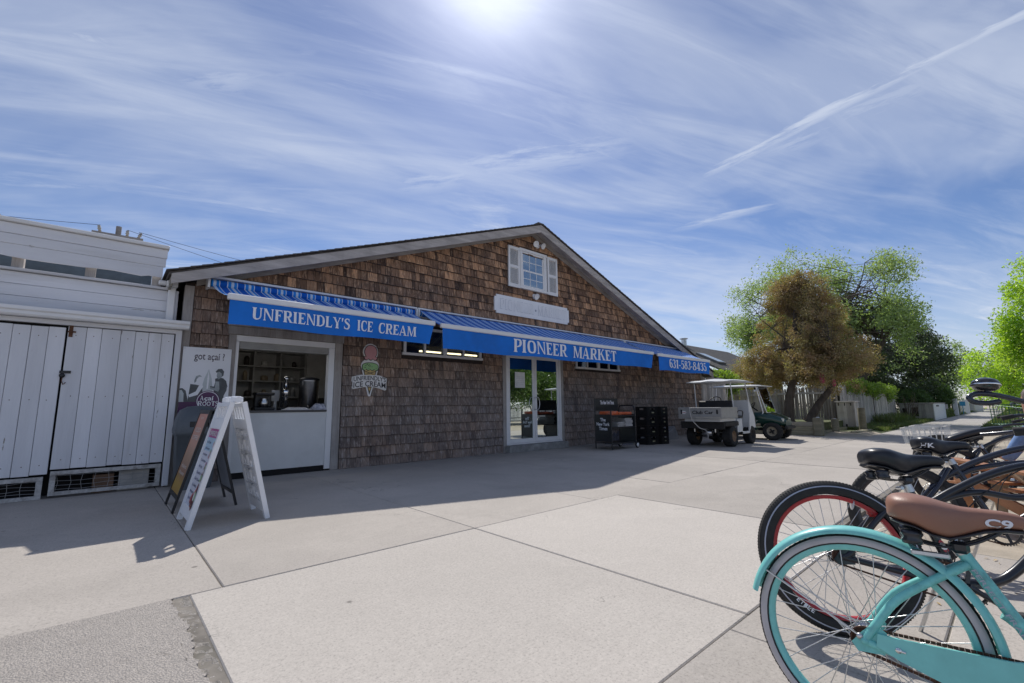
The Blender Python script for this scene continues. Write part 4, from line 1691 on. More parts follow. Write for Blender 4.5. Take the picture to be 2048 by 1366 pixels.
for k in range(16):
    xx, z_ = CX + r_.uniform(-.12, .12), 1.90 + r_.uniform(-.035, .06)
    flat(b, oval(xx, z_, .006, .009, 6), y - .0100, 0, .001)
b.build("green_scoop", [M_i_k, M_i_g], ic)
b = MB()
flat(b, oval(CX, 2.20, .137, .142), y - .011, 0)
flat(b, scallop(CX, 2.09, .140, .022, 3, .01), y - .0112, 0)
flat(b, oval(CX, 2.20, .124, .129), y - .013, 1)
flat(b, scallop(CX, 2.092, .126, .020, 3), y - .0132, 1)
b.build("pink_scoop", [M_i_k, M_i_p], ic)
b = MB()
flat(b, [(CX - .345, 1.695), (CX - .2, 1.738), (CX, 1.748), (CX + .2, 1.738), (CX + .345, 1.685), (CX + .345, 1.455), (CX + .12, 1.515), (CX, 1.52), (CX - .12, 1.515), (CX - .345, 1.475)], y - .0155, 1)
arc = lambda p: Vector((p.x, p.y, p.z - (p.x - CX) ** 2 * .32))
put_text(b, "UNFRIENDLY'S", (CX - .33, y - .0165, 1.645), X_, Z_, .66, .088, .012, 0, fn=arc)
put_text(b, "ICE CREAM", (CX - .33, y - .0165, 1.525), X_, Z_, .66, .105, .016, 0, fn=arc)
b.build("name_band", [M_i_k, M_i_w], ic)

# ---- acai poster
po = thing("wall_poster", "got acai poster with two grey wetsuit figures beside the white shed", "poster", (1.16, 8.47, 1.0))
M_p_bg = simple("poster_white", (0.78, 0.79, 0.82), 0.35, var=.03, scale=2)
M_p_k = simple("poster_ink", (0.055, 0.035, 0.06), 0.4)
M_p_d = simple("poster_dark_grey", (0.070, 0.078, 0.085), 0.4, var=.3, scale=9)
M_p_m = simple("poster_mid_grey", (0.30, 0.33, 0.34), 0.4, var=.25, scale=9)
M_p_l = simple("poster_light_grey", (0.50, 0.54, 0.55), 0.4, var=.1, scale=6)
M_p_v = simple("poster_purple", (0.085, 0.018, 0.085), 0.4, var=.2, scale=6)
px0, px1, pz0, pz1 = 0.835, 1.475, 1.00, 2.065
py = 8.434
b = MB()
b.box(px0, px1, py, py + .012, pz0, pz1)
b.build("sheet", M_p_bg, po)
b = MB()


def pp(u, v):
    return (px0 + u * (px1 - px0), pz1 - v * (pz1 - pz0))


def pl(pts, lay, mi):
    flat(b, [pp(*q) for q in pts], py - .0012 - lay * .0006, mi, .0004)


# surfboard between the two, then the figures as plain grey silhouettes
pl([(.55, .31), (.62, .45), (.66, .62), (.65, .86), (.42, .86), (.42, .62), (.47, .45)], 0, 2)
pl([(.55, .33), (.57, .45), (.56, .60), (.53, .60), (.53, .45)], 1, 3)
pl([(.69, .45), (.78, .43), (.86, .44), (.93, .48), (.96, .55), (.95, .62), (.90, .70), (.89, .86), (.68, .86), (.69, .72), (.68, .62), (.60, .585), (.60, .56), (.68, .565), (.70, .50)], 2, 0)
pl([(.71, .49), (.78, .49), (.80, .60), (.78, .64), (.60, .60), (.60, .575), (.70, .59)], 3, 1)
pl([(.73, .34), (.80, .33), (.84, .36), (.83, .42), (.79, .45), (.75, .46), (.72, .41)], 4, 1)
pl([(.69, .345), (.74, .305), (.82, .30), (.87, .34), (.86, .40), (.83, .42), (.82, .37), (.77, .345), (.71, .36)], 5, 0)
pl([(.20, .535), (.34, .545), (.44, .57), (.46, .66), (.40, .70), (.40, .86), (.16, .86), (.18, .72), (.19, .62)], 2, 0)
pl([(.18, .69), (.32, .64), (.37, .56), (.44, .545), (.46, .57), (.40, .64), (.36, .69), (.20, .725)], 6, 3)
pl([(.31, .42), (.37, .41), (.42, .44), (.42, .48), (.37, .52), (.34, .55), (.28, .53), (.29, .47)], 4, 3)
pl([(.27, .49), (.30, .42), (.37, .40), (.42, .425), (.36, .43), (.32, .46), (.31, .50), (.28, .52)], 5, 1)
pl([(.0, .60), (.05, .595), (.12, .63), (.17, .75), (.18, .86), (.0, .86)], 3, 0)
pl([(.0, .625), (.04, .62), (.085, .67), (.10, .86), (.0, .86)], 5, 2)
pl([(.0, .79), (1, .79), (1, 1), (0, 1)], 7, 4)
b.build("picture", [M_p_d, M_p_m, M_p_l, M_p_bg, M_p_v], po)
b = MB()
put_text(b, "got açaí ?", (pp(.23, .175)[0], py - .004, pp(.23, .175)[1]), X_, Z_, .40, .115, .004, 0)
b.build("headline", M_p_k, po)
b = MB()
cxp, czp = pp(.58, .775)
for r_o, mi_ in ((.158, 1), (.146, 2), (.137, 1)):
    flat(b, oval(cxp, czp, r_o, r_o), py - .0072 - (.158 - r_o) * .08, mi_, .0004)
put_roman(b, "A", (cxp - .105, py - .011, czp + .008), X_, Z_, .05, .07, 2)
put_text(b, "çaí", (cxp - .05, py - .011, czp + .008), X_, Z_, .125, .07, .02, 2)
put_roman(b, "R", (cxp - .132, py - .011, czp - .075), X_, Z_, .06, .07, 2)
put_text(b, "OO", (cxp - .07, py - .011, czp - .075), X_, Z_, .11, .066, .02, 2)
put_roman(b, "TS", (cxp + .047, py - .011, czp - .075), X_, Z_, .088, .07, 2)
b.build("roundel", [M_p_k, M_p_v, M_p_bg], po)
b = MB()
put_text(b, "OUR", (pp(.05, .985)[0], py - .007, pp(.05, .985)[1]), X_, Z_, .09, .035, .01, 2)
b.build("lettering", [M_p_k, M_p_v, M_p_bg], po)
b = MB()
for u, v in ((.03, .02), (.97, .02), (.97, .56)):
    q = pp(u, v)
    b.lathe([(0, .006), (.006, .004), (.007, 0)], (q[0], py, q[1]), (0, -1, 0), 8)
b.build("screws", M_steel, po)

# ================================================================== awnings
def awning_cloth_material():
    m, nt, bs = new_mat("striped_awning_cloth")
    g_ = nd(nt, "ShaderNodeNewGeometry").outputs["Position"]
    sp = nd(nt, "ShaderNodeSeparateXYZ")
    nt.links.new(g_, sp.inputs[0])
    fr_ = nd(nt, "ShaderNodeMath", operation='FRACT')
    mu = nd(nt, "ShaderNodeMath", operation='MULTIPLY')
    nt.links.new(sp.outputs[0], mu.inputs[0])
    mu.inputs[1].default_value = 1 / .245
    nt.links.new(mu.outputs[0], fr_.inputs[0])
    cr = nd(nt, "ShaderNodeValToRGB")
    cr.color_ramp.interpolation = 'CONSTANT'
    el = cr.color_ramp.elements
    el[0].position, el[0].color = 0.0, (0.004, 0.11, 0.52, 1)
    el[1].position, el[1].color = 0.34, (0.66, 0.72, 0.80, 1)
    for p_, c_ in ((.40, (0.02, 0.24, 0.72, 1)), (.58, (0.62, 0.70, 0.80, 1)), (.74, (0.02, 0.24, 0.72, 1)), (.90, (0.66, 0.72, 0.80, 1)), (.95, (0.004, 0.11, 0.52, 1))):
        x_ = el.new(p_)
        x_.color = c_
    nt.links.new(fr_.outputs[0], cr.inputs[0])
    nt.links.new(cr.outputs[0], bs.inputs["Base Color"])
    setin(bs, "Roughness", 0.8)
    setin(bs, "Specular IOR Level", 0.25)
    add_bump(nt, bs, noise(nt, pos_coord(nt, (1, 1, 1)), 500, 2), 0.15, 0.001)
    return m


M_awn = awning_cloth_material()
M_blue = simple("valance_blue", (0.002, 0.165, 0.64), 0.75, var=0.13, scale=2.2, bump=0.25, bscale=9, dirt=(.02, .10, .36), dirt_amt=.5)
M_letter = simple("lettering_white", (0.82, 0.84, 0.90), 0.7, var=0.03)


def cloth_wave(x, amp, ph):
    return amp * math.sin(x * 2.1 + ph) + amp * .5 * math.sin(x * 5.3 + ph * 2)


def awning(label, xa, xb, ba, bb, text, tx0, tx1, tz0, tz1, yr=8.32, zr=3.09, yf=7.16, zf=2.64, vdrop=.40, ph=0.0, end_dx=-.1, under=False):
    t = thing("awning", label, "awning", ((xa + xb) / 2, 8.4, 3.0), group="blue awnings along the shop front")
    b = MB()
    b.box(xa, xb, 8.26, 8.47, 3.165, 3.20, 0, None, .006)
    b.box(xa + .0, xa + .03, 8.24, 8.46, 3.00, 3.163)
    b.box(xb - .03, xb, 8.24, 8.46, 3.00, 3.163)
    b.box(xa + .032, xb - .032, 8.425, 8.455, 3.02, 3.163)
    b.build("wall_rail", M_vinyl, t)
    b = MB()
    n = max(8, int((xb - xa) / .12))
    b.tube([(xa + .05 + (xb - xa - .1) * k / n, yr, zr) for k in range(n + 1)], .062, 18)
    b.build("cloth_roll", M_awn, t)
    # cloth from the roll to the front bar, sagging slightly
    b = MB()
    nu, nv_ = int((bb - ba) / .15), 10
    P = []
    for i in range(nu + 1):
        for j in range(nv_ + 1):
            u, v = i / nu, j / nv_
            xr = xa + .06 + (xb - xa - .12) * u
            xf = ba + .02 + (bb - ba - .04) * u
            x = xr + (xf - xr) * v
            z0_ = zr - .05 if under else zr + .062
            zz2 = z0_ + (zf + .012 - z0_) * v - .03 * math.sin(math.pi * v) * (1 + .3 * math.sin(x * 2))
            P.append((x, yr - (.055 if under else .02) + (yf - yr + .06) * v, zz2))
    b.add(P, [[i * (nv_ + 1) + j, (i + 1) * (nv_ + 1) + j, (i + 1) * (nv_ + 1) + j + 1, i * (nv_ + 1) + j + 1] for i in range(nu) for j in range(nv_)], 0, True)
    b.build("canopy", M_awn, t)
    b = MB()
    b.box(ba, bb, yf - .035, yf + .035, zf - .045, zf + .045, 0, None, .012)
    b.build("front_bar", M_vinyl, t)
    for xq in (ba + .7, bb - .7):
        b = MB()
        el_ = Vector((xq + .35, 7.75, 2.83))
        b.beam((xq, 8.40, 3.03), el_, .05, .035)
        b.beam(el_, (xq, yf + .04, zf), .04, .03)
        b.ball(el_, .035, None, None, 8, 6)
        b.build("folding_arm", M_vinyl, t)
    # valance
    b = MB()
    n = int((bb - ba) / .08)
    za = zf - .045
    va0, va1 = ba + .03, bb - .03
    fnv = lambda x, z: yf - .012 + cloth_wave(x, .007 + .022 * (za - z) / vdrop, ph) + .006 * math.sin(x * 11 + ph + z * 9) * (za - z) / vdrop
    P = []
    for i in range(n + 1):
        for j in range(6):
            x = va0 + (va1 + end_dx * (j / 5) - va0) * i / n
            zz2 = za - vdrop * j / 5 - (.012 * math.sin(x * 3 + ph) if j == 5 else 0)
            P.append((x, fnv(x, zz2), zz2))
    b.add(P, [[i * 6 + j, (i + 1) * 6 + j, (i + 1) * 6 + j + 1, i * 6 + j + 1] for i in range(n) for j in range(5)], 0, True)
    va = b.build("valance", M_blue, t)
    f2 = lambda p: Vector((p.x, fnv(p.x, p.z) - .009 + (p.y - yf), p.z))
    if isinstance(text, str):
        text = ((text, tx0, tx1),)
    for tx, a_, c_ in text:
        b = MB()
        put_roman(b, tx, (a_, yf, tz0), X_, Z_, c_ - a_, tz1 - tz0, 0, 0, f2)
        b.build("lettering", M_letter, va)
    return t


a1 = awning("half retracted blue awning lettered UNFRIENDLY'S ICE CREAM over the hatch", 1.05, 4.76, 1.15, 4.50,
            (("UNFRIENDLY'S", 1.46, 2.88), ("ICE", 3.00, 3.28), ("CREAM", 3.38, 4.10)), 1.46, 4.10, 2.37, 2.545, vdrop=.35, ph=.4, zf=2.66, under=True)
a2 = awning("long blue awning lettered PIONEER MARKET over the glass doors", 4.78, 12.30, 4.63, 12.14,
            (("PIONEER", 6.48, 8.22), ("MARKET", 8.45, 10.22)), 6.5, 10.2, 2.275, 2.56, vdrop=.40, ph=1.9, zf=2.64)
a3 = awning("short blue awning lettered 631-583-8435 at the shop's far right", 12.32, 16.15, 12.38, 15.86,
            "631-583-8435", 12.98, 15.50, 2.255, 2.53, vdrop=.42, ph=3.0, zf=2.62)

# ================================================================== white shed
SY = 8.42
shd = thing("white_shed", "white painted plank shed with double doors left of the shop", "shed", (-1.5, 8.42, 0))
M_pl = simple("shed_plank_paint", (0.72, 0.73, 0.765), 0.55, var=0.08, scale=5, bump=0.25, bscale=45, stretch=(1, 1, .12), dirt=(0.42, 0.40, 0.37), dirt_amt=.75, piece=.07, chips=(.26, .23, .20), chip_scale=16, chip_lo=.665)
M_plh = simple("shed_board_paint", (0.72, 0.73, 0.765), 0.55, var=0.08, scale=5, bump=0.25, bscale=45, stretch=(.12, 1, 1), dirt=(0.42, 0.40, 0.37), dirt_amt=.75, piece=.06, chips=(.26, .23, .20), chip_scale=16, chip_lo=.665)
M_rust = simple("rust", (0.12, 0.055, 0.03), 0.9, var=0.4, scale=50)
b = MB()
b.box(-5.0, 0.74, SY + .06, 11.5, 0.36, 2.30)
b.box(-5.0, 0.74, SY + .35, 11.5, 0.0, 0.355)
b.box(-5.0, 0.50, 8.80, 11.5, 2.30, 3.02)
b.build("body", M_dark, shd)
b = MB()
b.box(0.725, 0.80, SY - .03, SY + .10, 0.02, 2.30, 0, None, .005)
b.box(0.742, 0.795, SY + .102, 11.5, 0.0, 2.30)
b.build("corner_post", M_pl, shd)


def door(x0, x1, edges, z0, z1, lean):
    b = MB()
    b.box(x0 + .01, x1 - .01, SY + .03, SY + .055, z0 + .02, z1 - .02)
    d = b.build("door", M_dark, shd)
    ed = [x0] + edges + [x1]
    for a_, c_ in zip(ed[:-1], ed[1:]):
        p = MB()
        dz = random.uniform(-.006, .006)
        y_ = SY + random.uniform(-.003, .003)
        p.box(a_ + .002, c_ - .002, y_, y_ + .028, z0 + dz, z1 + dz * .5, 0, None, .004)
        for zq in (z0 + .12, (z0 + z1) / 2, z1 - .12):
            p.lathe([(0, .0025), (.005, .002), (.006, 0)], ((a_ + c_) / 2 + random.uniform(-.02, .02), y_, zq + random.uniform(-.01, .01)), (0, -1, 0), 6, 1)
        p.build("plank", [M_pl, M_rust], d)
    return d


dr = door(-.44, 0.712, [-.255, -.10, 0.10, 0.26, 0.41, 0.56], 0.36, 2.235, 0)
dl = door(-1.62, -.458, [-1.45, -1.28, -1.10, -.94, -.78, -.62], 0.30, 2.21, 0)
b = MB()
b.box(-.43, -.39, SY - .008, SY - .001, 2.09, 2.26)
b.box(-.44, -.36, SY - .014, SY - .0085, 2.15, 2.17)
b.lathe([(0, 0), (.014, 0), (.014, .02), (0, .02)], (-.40, SY - .01, 2.16), (0, -1, 0), 10)
b.build("rusty_latch", M_rust, dr)
b = MB()
b.box(-.47, -.36, SY - .012, SY - .003, 1.60, 1.635)
b.lathe([(0, 0), (.03, .0), (.03, .02), (0, .02)], (-.44, SY - .012, 1.57), (0, -1, 0), 12)
b.build("padlock", M_black, dr)
b = MB()
b.tube([(-.43, SY - .01, 1.60), (-.44, SY - .02, 1.50), (-.42, SY - .02, 1.45), (-.40, SY - .01, 1.48)], .006, 6)
b.build("rusty_hook", M_rust, dr)
for xz in (-4.0, -2.8, -1.66):
    b = MB()
    b.box(xz - 1.12, xz - .01, SY + .005, SY + .035, 0.30, 2.21, 0, None, .004)
    if xz < -1.7:
        b.build("side_panel", M_pl, shd)
b = MB()
b.box(-5.0, 0.80, SY - .025, SY + .05, 2.245, 2.305, 0, None, .004)
b.build("header_board", M_plh, shd)
# gutter: an ogee profile run along the eave
prof = [(-.12, 0.0), (-.135, .02), (-.135, .055), (-.155, .075), (-.155, .115), (-.145, .12), (-.14, .105), (-.01, .105), (0, .10), (0, 0)]
b = MB()
b.prism([(-5.0, SY - .03 + q[0], 2.308 + q[1]) for q in prof], (5.87, 0, 0))
b.build("gutter", M_vinyl, shd)
# boards above the gutter
b = MB()
zs = [2.44, 2.60, 2.76, 2.925]
for k in range(3):
    p = MB()
    p.box(-5.0, 0.60, 8.55 + .012 * k, 8.58 + .012 * k, zs[k] + .003, zs[k + 1] - .003, 0, None, .004)
    p.build("siding_board", M_plh, shd)
p = MB()
p.box(0.605, 0.72, 8.53, 8.60, 2.43, 2.93, 0, None, .004)
p.build("end_post", M_pl, shd)
p = MB()
p.box(-5.0, 0.60, 8.52, 8.80, 2.93, 2.965, 0, None, .006)
p.build("ledge_board", M_plh, shd)
for xq in (-2.55, -1.0, -.30, 0.44):
    p = MB()
    p.box(xq - .055, xq + .055, 8.56, 8.70, 2.966, 3.16, 0, None, .004)
    p.build("parapet_post", M_grey_wood_z, shd)
# ragged lower edge of the lowest parapet board
zt = [3.10, 3.265, 3.40, 3.545]
for k in range(3):
    p = MB()
    if k == 0:
        r_ = random.Random(12)
        pts = [(-5.0, zt[1] - .004), (0.50, zt[1] - .004)]
        xx = 0.50
        while xx > -5.0:
            pts.append((xx, zt[0] + r_.uniform(-.014, .018)))
            xx -= r_.uniform(.06, .22)
        pts.append((-5.0, zt[0]))
        p.prism([(q[0], 8.50, q[1]) for q in pts][::-1], (0, .028, 0))
    else:
        p.box(-5.0, 0.515 + .01 * k, 8.50 - .005 * k, 8.53, zt[k] + .003, zt[k + 1] - .003, 0, None, .004)
    p.build("parapet_board", M_plh, shd)
p = MB()
p.box(-5.0, 0.55, 8.44, 8.62, 3.548, 3.60, 0, None, .008)
p.build("parapet_cap", M_white, shd)
p = MB()
p.box(-5.0, .40, 9.1, 9.15, 2.70, 3.30)
p.build("rear_panel", simple("dull_blue_panel", (0.09, 0.13, 0.17), 0.5, var=.2), shd)
# downspout with its hopper
p = MB()
p.box(0.585, 0.675, 8.44, 8.51, 2.41, 2.96, 0, None, .008)
p.build("downspout", M_vinyl, shd)
p = MB()
p.box(0.555, 0.695, 8.42, 8.54, 2.962, 3.06, 0, None, .012)
p.box(0.46, 0.558, 8.44, 8.53, 2.985, 3.05, 0, None, .012)
p.build("hopper", M_vinyl, shd)
# mesh vents under the doors
M_oldw = simple("peeling_white_wood", (0.50, 0.49, 0.47), 0.8, var=.25, scale=25, dirt=(.16, .13, .11), dirt_amt=.9)
M_wire = metal("galvanised_wire", (0.45, 0.45, 0.45), 0.5)
for x0, x1, z0, z1 in ((-.43, 0.70, 0.03, 0.335), (-1.60, -.49, 0.0, 0.275)):
    p = MB()
    p.box(x0, x1, SY - .01, SY + .03, z0, z0 + .045)
    p.box(x0, x1, SY - .01, SY + .03, z1 - .05, z1)
    p.box(x0, x0 + .055, SY - .01, SY + .03, z0 + .047, z1 - .052)
    p.box(x1 - .055, x1, SY - .01, SY + .03, z0 + .047, z1 - .052)
    v = p.build("mesh_vent", M_oldw, shd)
    w_ = MB()
    r_ = random.Random(2)
    for k in range(9):
        xx = x0 + .06 + (x1 - x0 - .12) * k / 8
        w_.tube([(xx, SY + .02, z0 + .05), (xx + r_.uniform(-.02, .02), SY + .015, (z0 + z1) / 2), (xx, SY + .02, z1 - .055)], .0025, 5)
    for k in range(4):
        zz2 = z0 + .07 + (z1 - z0 - .14) * k / 3
        w_.tube([(x0 + .055 + (x1 - x0 - .11) * q / 8, SY + .017, zz2 + r_.uniform(-.012, .012)) for q in range(9)], .0025, 5)
    tag(w_.build("wire_mesh", M_wire, v), kind="stuff")
for k, (x0, x1, z1, mm, lb) in enumerate(((-.02, 0.20, .24, "cardboard_brown", "brown cardboard carton stored under the shed behind wire mesh"), (0.25, 0.58, .27, "carton_white", "pale carton stored under the shed behind wire mesh"))):
    p = MB()
    p.box(x0, x1, SY + .10, SY + .30, 0.0, z1, 0, None, .004)
    tag(p.build("carton", simple(mm, (0.20, 0.12, 0.075) if k == 0 else (0.50, 0.48, 0.45), .8, var=.2)), lb, "carton")

# ================================================================== free-standing things on the forecourt
M_bin = simple("bin_grey_plastic", (0.10, 0.115, 0.13), 0.5, var=.12, scale=6)
tb = thing("trash_bin", "grey plastic dustbin with domed lid under the wall poster", "dustbin", (1.05, 8.05, 0))
b = MB()


def rrect(cx, cy, hx, hy, r, z, n=5):
    P = []
    for qx, qy, a0 in ((1, 1, 0), (-1, 1, 90), (-1, -1, 180), (1, -1, 270)):
        for k in range(n + 1):
            a = math.radians(a0 + 90 * k / n)
            P.append((cx + qx * (hx - r) + r * math.cos(a), cy + qy * (hy - r) + r * math.sin(a), z))
    return P


b.loft([rrect(1.05, 8.05, .20, .18, .05, 0.0), rrect(1.05, 8.05, .215, .19, .05, .08), rrect(1.05, 8.05, .25, .22, .06, .74), rrect(1.05, 8.05, .265, .235, .06, .745), rrect(1.05, 8.05, .265, .235, .06, .79)])
b.build("body", M_bin, tb)
b = MB()
b.loft([rrect(1.05, 8.05, .275, .245, .07, .775), rrect(1.05, 8.05, .28, .25, .07, .82), rrect(1.05, 8.05, .26, .23, .08, .98), rrect(1.05, 8.05, .22, .18, .09, 1.10), rrect(1.05, 8.05, .14, .10, .06, 1.15), rrect(1.05, 8.05, .04, .03, .02, 1.16)])
lid = b.build("lid", M_bin, tb)
b = MB()
b.box(.93, 1.20, 7.803, 7.812, .86, .94, 0, None, .003)
b.build("flap", M_black, lid)

# ---- white folding A-board with the menu
M_ab = simple("white_plastic", (0.84, 0.85, 0.87), 0.4, var=.04, scale=5, dirt=(.5, .5, .5), dirt_amt=.2)
ab = thing("menu_board", "white plastic folding A-board with pastel menu standing before the hatch", "sandwich board", (1.02, 5.56, 0))
AX, AZ = 1.015, 1.205
y0, y1 = 5.25, 5.89


def face_pt(side, y, h, off=0.0):
    """point on the leaning board: side -1 faces the shed, +1 faces right; h = height 0..AZ"""
    xb = AX + side * (.335 - (.335 - .045) * h / AZ)
    n = Vector((side * AZ, 0, .29)).normalized()
    return Vector((xb, y, h)) + n * off


for side in (-1, 1):
    b = MB()
    for ya, yb_ in ((y0, y0 + .06), (y1 - .06, y1)):
        b.prism([face_pt(side, ya, 0.0, -.022), face_pt(side, ya, 0.0, .022), face_pt(side, ya, AZ - .03, .022), face_pt(side, ya, AZ - .03, -.022)], (0, yb_ - ya, 0))
    for ha, hb in ((.07, .17), (AZ - .30, AZ - .20), (AZ - .075, AZ - .035)):
        b.prism([face_pt(side, y0 + .061, ha, -.020), face_pt(side, y0 + .061, ha, .020), face_pt(side, y0 + .061, hb, .020), face_pt(side, y0 + .061, hb, -.020)], (0, y1 - y0 - .122, 0))
    for q in range(5):
        ya = y0 + .08 + (y1 - y0 - .16) * q / 4
        b.prism([face_pt(side, ya - .018, AZ - .20, -.012), face_pt(side, ya - .018, AZ - .20, .012), face_pt(side, ya - .018, AZ - .075, .012), face_pt(side, ya - .018, AZ - .075, -.012)], (0, .036, 0))
    fr_ = b.build("frame_leaf", M_ab, ab)
    b = MB()
    b.prism([face_pt(side, y0 + .061, .17, -.006), face_pt(side, y0 + .061, .17, .006), face_pt(side, y0 + .061, AZ - .30, .006), face_pt(side, y0 + .061, AZ - .30, -.006)], (0, y1 - y0 - .122, 0))
    # moulded ribs on the inner side
    hs = [.17, .33, .49, .65, .81, AZ - .30]
    for k in range(5):
        for ya, yb_ in ((y0 + .075, y0 + .305), (y0 + .335, y1 - .075)):
            h0, h1 = hs[k] + .012, hs[k + 1] - .012
            for (a0, a1, c0, c1) in ((ya, yb_, h0, h0 + .014), (ya, yb_, h1 - .014, h1), (ya, ya + .014, h0, h1), (yb_ - .014, yb_, h0, h1), ((ya + yb_) / 2 - .007, (ya + yb_) / 2 + .007, h0, (h0 + h1) / 2)):
                b.prism([face_pt(side, a0, c0, -.020), face_pt(side, a0, c0, -.007), face_pt(side, a0, c1, -.007), face_pt(side, a0, c1, -.020)], (0, a1 - a0, 0))
    b.build("panel", M_ab, ab)
b = MB()
for ya, yb_ in ((y0 + .03, y0 + .25), (y1 - .25, y1 - .03)):
    b.tube([(AX, ya, AZ - .005), (AX, yb_, AZ - .005)], .032, 10)
for q in range(7):
    ya = y0 + .05 + (y1 - y0 - .1) * q / 6
    b.box(AX - .045, AX + .045, ya - .016, ya + .016, AZ - .03, AZ + .022 + .01 * (q % 2), 0, None, .006)
b.build("hinge", M_ab, ab)
b = MB()
for ya in (y0 + .05, y1 - .05):
    b.lathe([(0, .006), (.016, .005), (.018, 0)], face_pt(1, ya, AZ - .10, .022), (1, 0, .25), 10)
b.build("bolts", M_alu, ab)

# printed sheet: x runs down the -Y direction when read from the shed side
ps_ = MB()
U = Vector((0, -1, 0))
Vv = (face_pt(-1, 0, 1.0) - face_pt(-1, 0, 0.0)).normalized()
N = U.cross(Vv)
hl = (AZ - .47) / Vv.z
O_ = face_pt(-1, y1 - .065, .172, .0072)
wS, hS = (y1 - y0 - .13), (AZ - .30 - .175) / Vv.z


def sh_rect(mb, u0, u1, v0, v1, lift, mi):
    q = [O_ + U * (u0 * wS) + Vv * (v0 * hS) + N * lift for u0, v0 in ((u0, v0), (u1, v0), (u1, v1), (u0, v1))]
    mb.poly(q, mi)


if N.x > 0:
    N = -N
sh_rect(ps_, 0, 1, 0, 1, .0005, 0)
sh_rect(ps_, 0, 1, .88, 1, .0016, 1)
sh_rect(ps_, 0, 1, .70, .88, .0012, 2)
menu = ["Ice Cream", "Soft Serves", "Hamburgers", "Cheeseburgers", "Hot Dogs", "Quesadillas", "Grilled Cheese", "Pizza Melts", "Mozzarella", "Acai Bowls"]


def sheet_text(mb, s, u, v, w, h, mi, bold=.004):
    V_, F_ = text_geo(s, 1.0, bold)
    xs_ = [q[0] for q in V_]
    a_, c_ = min(xs_), max(xs_)
    P = [O_ + U * ((u + (x - a_) / (c_ - a_) * w) * wS) + Vv * ((v + y_ / .73 * h) * hS) + N * .0030 for x, y_ in V_]
    mb.add(P, F_, mi)


sheet_text(ps_, "UNFRIENDLY'S", .05, .905, .90, .07, 5, .02)
for k, s_ in enumerate(menu):
    sheet_text(ps_, s_, .10, .80 - k * .082, .034 * len(s_) + .10, .034, 3, .010)
# cones and sundaes printed down the right edge
r_ = random.Random(31)
for k, (u, v, s_, c_) in enumerate(((.86, .80, .05, 6), (.80, .66, .06, 7), (.84, .48, .09, 1), (.80, .38, .08, 8), (.84, .28, .10, 7), (.78, .08, .13, 6), (.66, .04, .12, 4), (.90, .05, .12, 4))):
    for j in range(6):
        uu, vv = u + r_.uniform(-.5, .5) * s_, v + r_.uniform(-.6, .9) * s_
        P = [O_ + U * ((uu + s_ * .5 * math.cos(a)) * wS) + Vv * ((vv + s_ * .42 * math.sin(a)) * hS) + N * (.0032 + .0003 * (k * 6 + j)) for a in [q * math.pi / 5 for q in range(10)]]
        ps_.poly(P, (c_ if j < 3 else r_.choice((5, 8, 4, 6, 7))))
ps_.build("menu_sheet", [simple("sheet_pale", (0.62, 0.63, 0.70), .4, var=.03), simple("sheet_magenta", (0.42, 0.03, 0.22), .4), simple("sheet_blue", (0.40, 0.56, 0.68), .4),
                         simple("menu_ink", (0.04, 0.05, 0.14), .5), simple("print_dark_red", (0.16, 0.03, 0.03), .4), simple("sheet_white", (0.75, 0.74, 0.75), .4),
                         simple("print_red", (0.50, 0.08, 0.08), .4), simple("print_rose", (0.55, 0.28, 0.30), .4), simple("print_lime", (0.36, 0.55, 0.30), .4)], ab)

# ---- black A-board with the orange poster
kb = thing("poster_board", "black metal A-board with orange drinks poster behind the white one", "sandwich board", (.96, 6.55, 0))
ky0, ky1, KX, KZ = 6.22, 6.92, .955, 1.10


def k_pt(side, y, h, off=0.0):
    xb = KX + side * (.30 - (.30 - .02) * h / KZ)
    return Vector((xb, y, h)) + Vector((side * KZ, 0, .28)).normalized() * off


for side in (-1, 1):
    b = MB()
    for ya, yb_ in ((ky0, ky0 + .035), (ky1 - .035, ky1)):
        b.prism([k_pt(side, ya, 0.0, -.012), k_pt(side, ya, 0.0, .012), k_pt(side, ya, KZ, .012), k_pt(side, ya, KZ, -.012)], (0, yb_ - ya, 0))
    for ha, hb in ((.13, .17), (KZ - .045, KZ - .005)):
        b.prism([k_pt(side, ky0 + .036, ha, -.011), k_pt(side, ky0 + .036, ha, .011), k_pt(side, ky0 + .036, hb, .011), k_pt(side, ky0 + .036, hb, -.011)], (0, ky1 - ky0 - .072, 0))
    b.build("frame_leaf", M_black, kb)
    b = MB()
    b.prism([k_pt(side, ky0 + .036, .172, -.004), k_pt(side, ky0 + .036, .172, .004), k_pt(side, ky0 + .036, KZ - .047, .004), k_pt(side, ky0 + .036, KZ - .047, -.004)], (0, ky1 - ky0 - .072, 0))
    b.build("panel", simple("board_grey", (0.30, 0.32, 0.36), .5), kb)
m, nt, bs = new_mat("orange_drink_print")
gpos = nd(nt, "ShaderNodeNewGeometry").outputs["Position"]
spz = nd(nt, "ShaderNodeSeparateXYZ")
nt.links.new(gpos, spz.inputs[0])
zr_ = mrange(nt, spz.outputs[2], .17, 1.05)
cr = nd(nt, "ShaderNodeValToRGB")
el = cr.color_ramp.elements
el[0].position, el[0].color = 0.0, (0.42, 0.24, 0.04, 1)
el[1].position, el[1].color = 1.0, (0.66, 0.25, 0.16, 1)
for p_, c_ in ((.12, (0.48, 0.30, 0.05, 1)), (.25, (0.30, 0.12, 0.04, 1)), (.45, (0.42, 0.22, 0.10, 1)), (.62, (0.62, 0.30, 0.18, 1))):
    x_ = el.new(p_)
    x_.color = c_
wob = nd(nt, "ShaderNodeMath", operation='MULTIPLY_ADD')
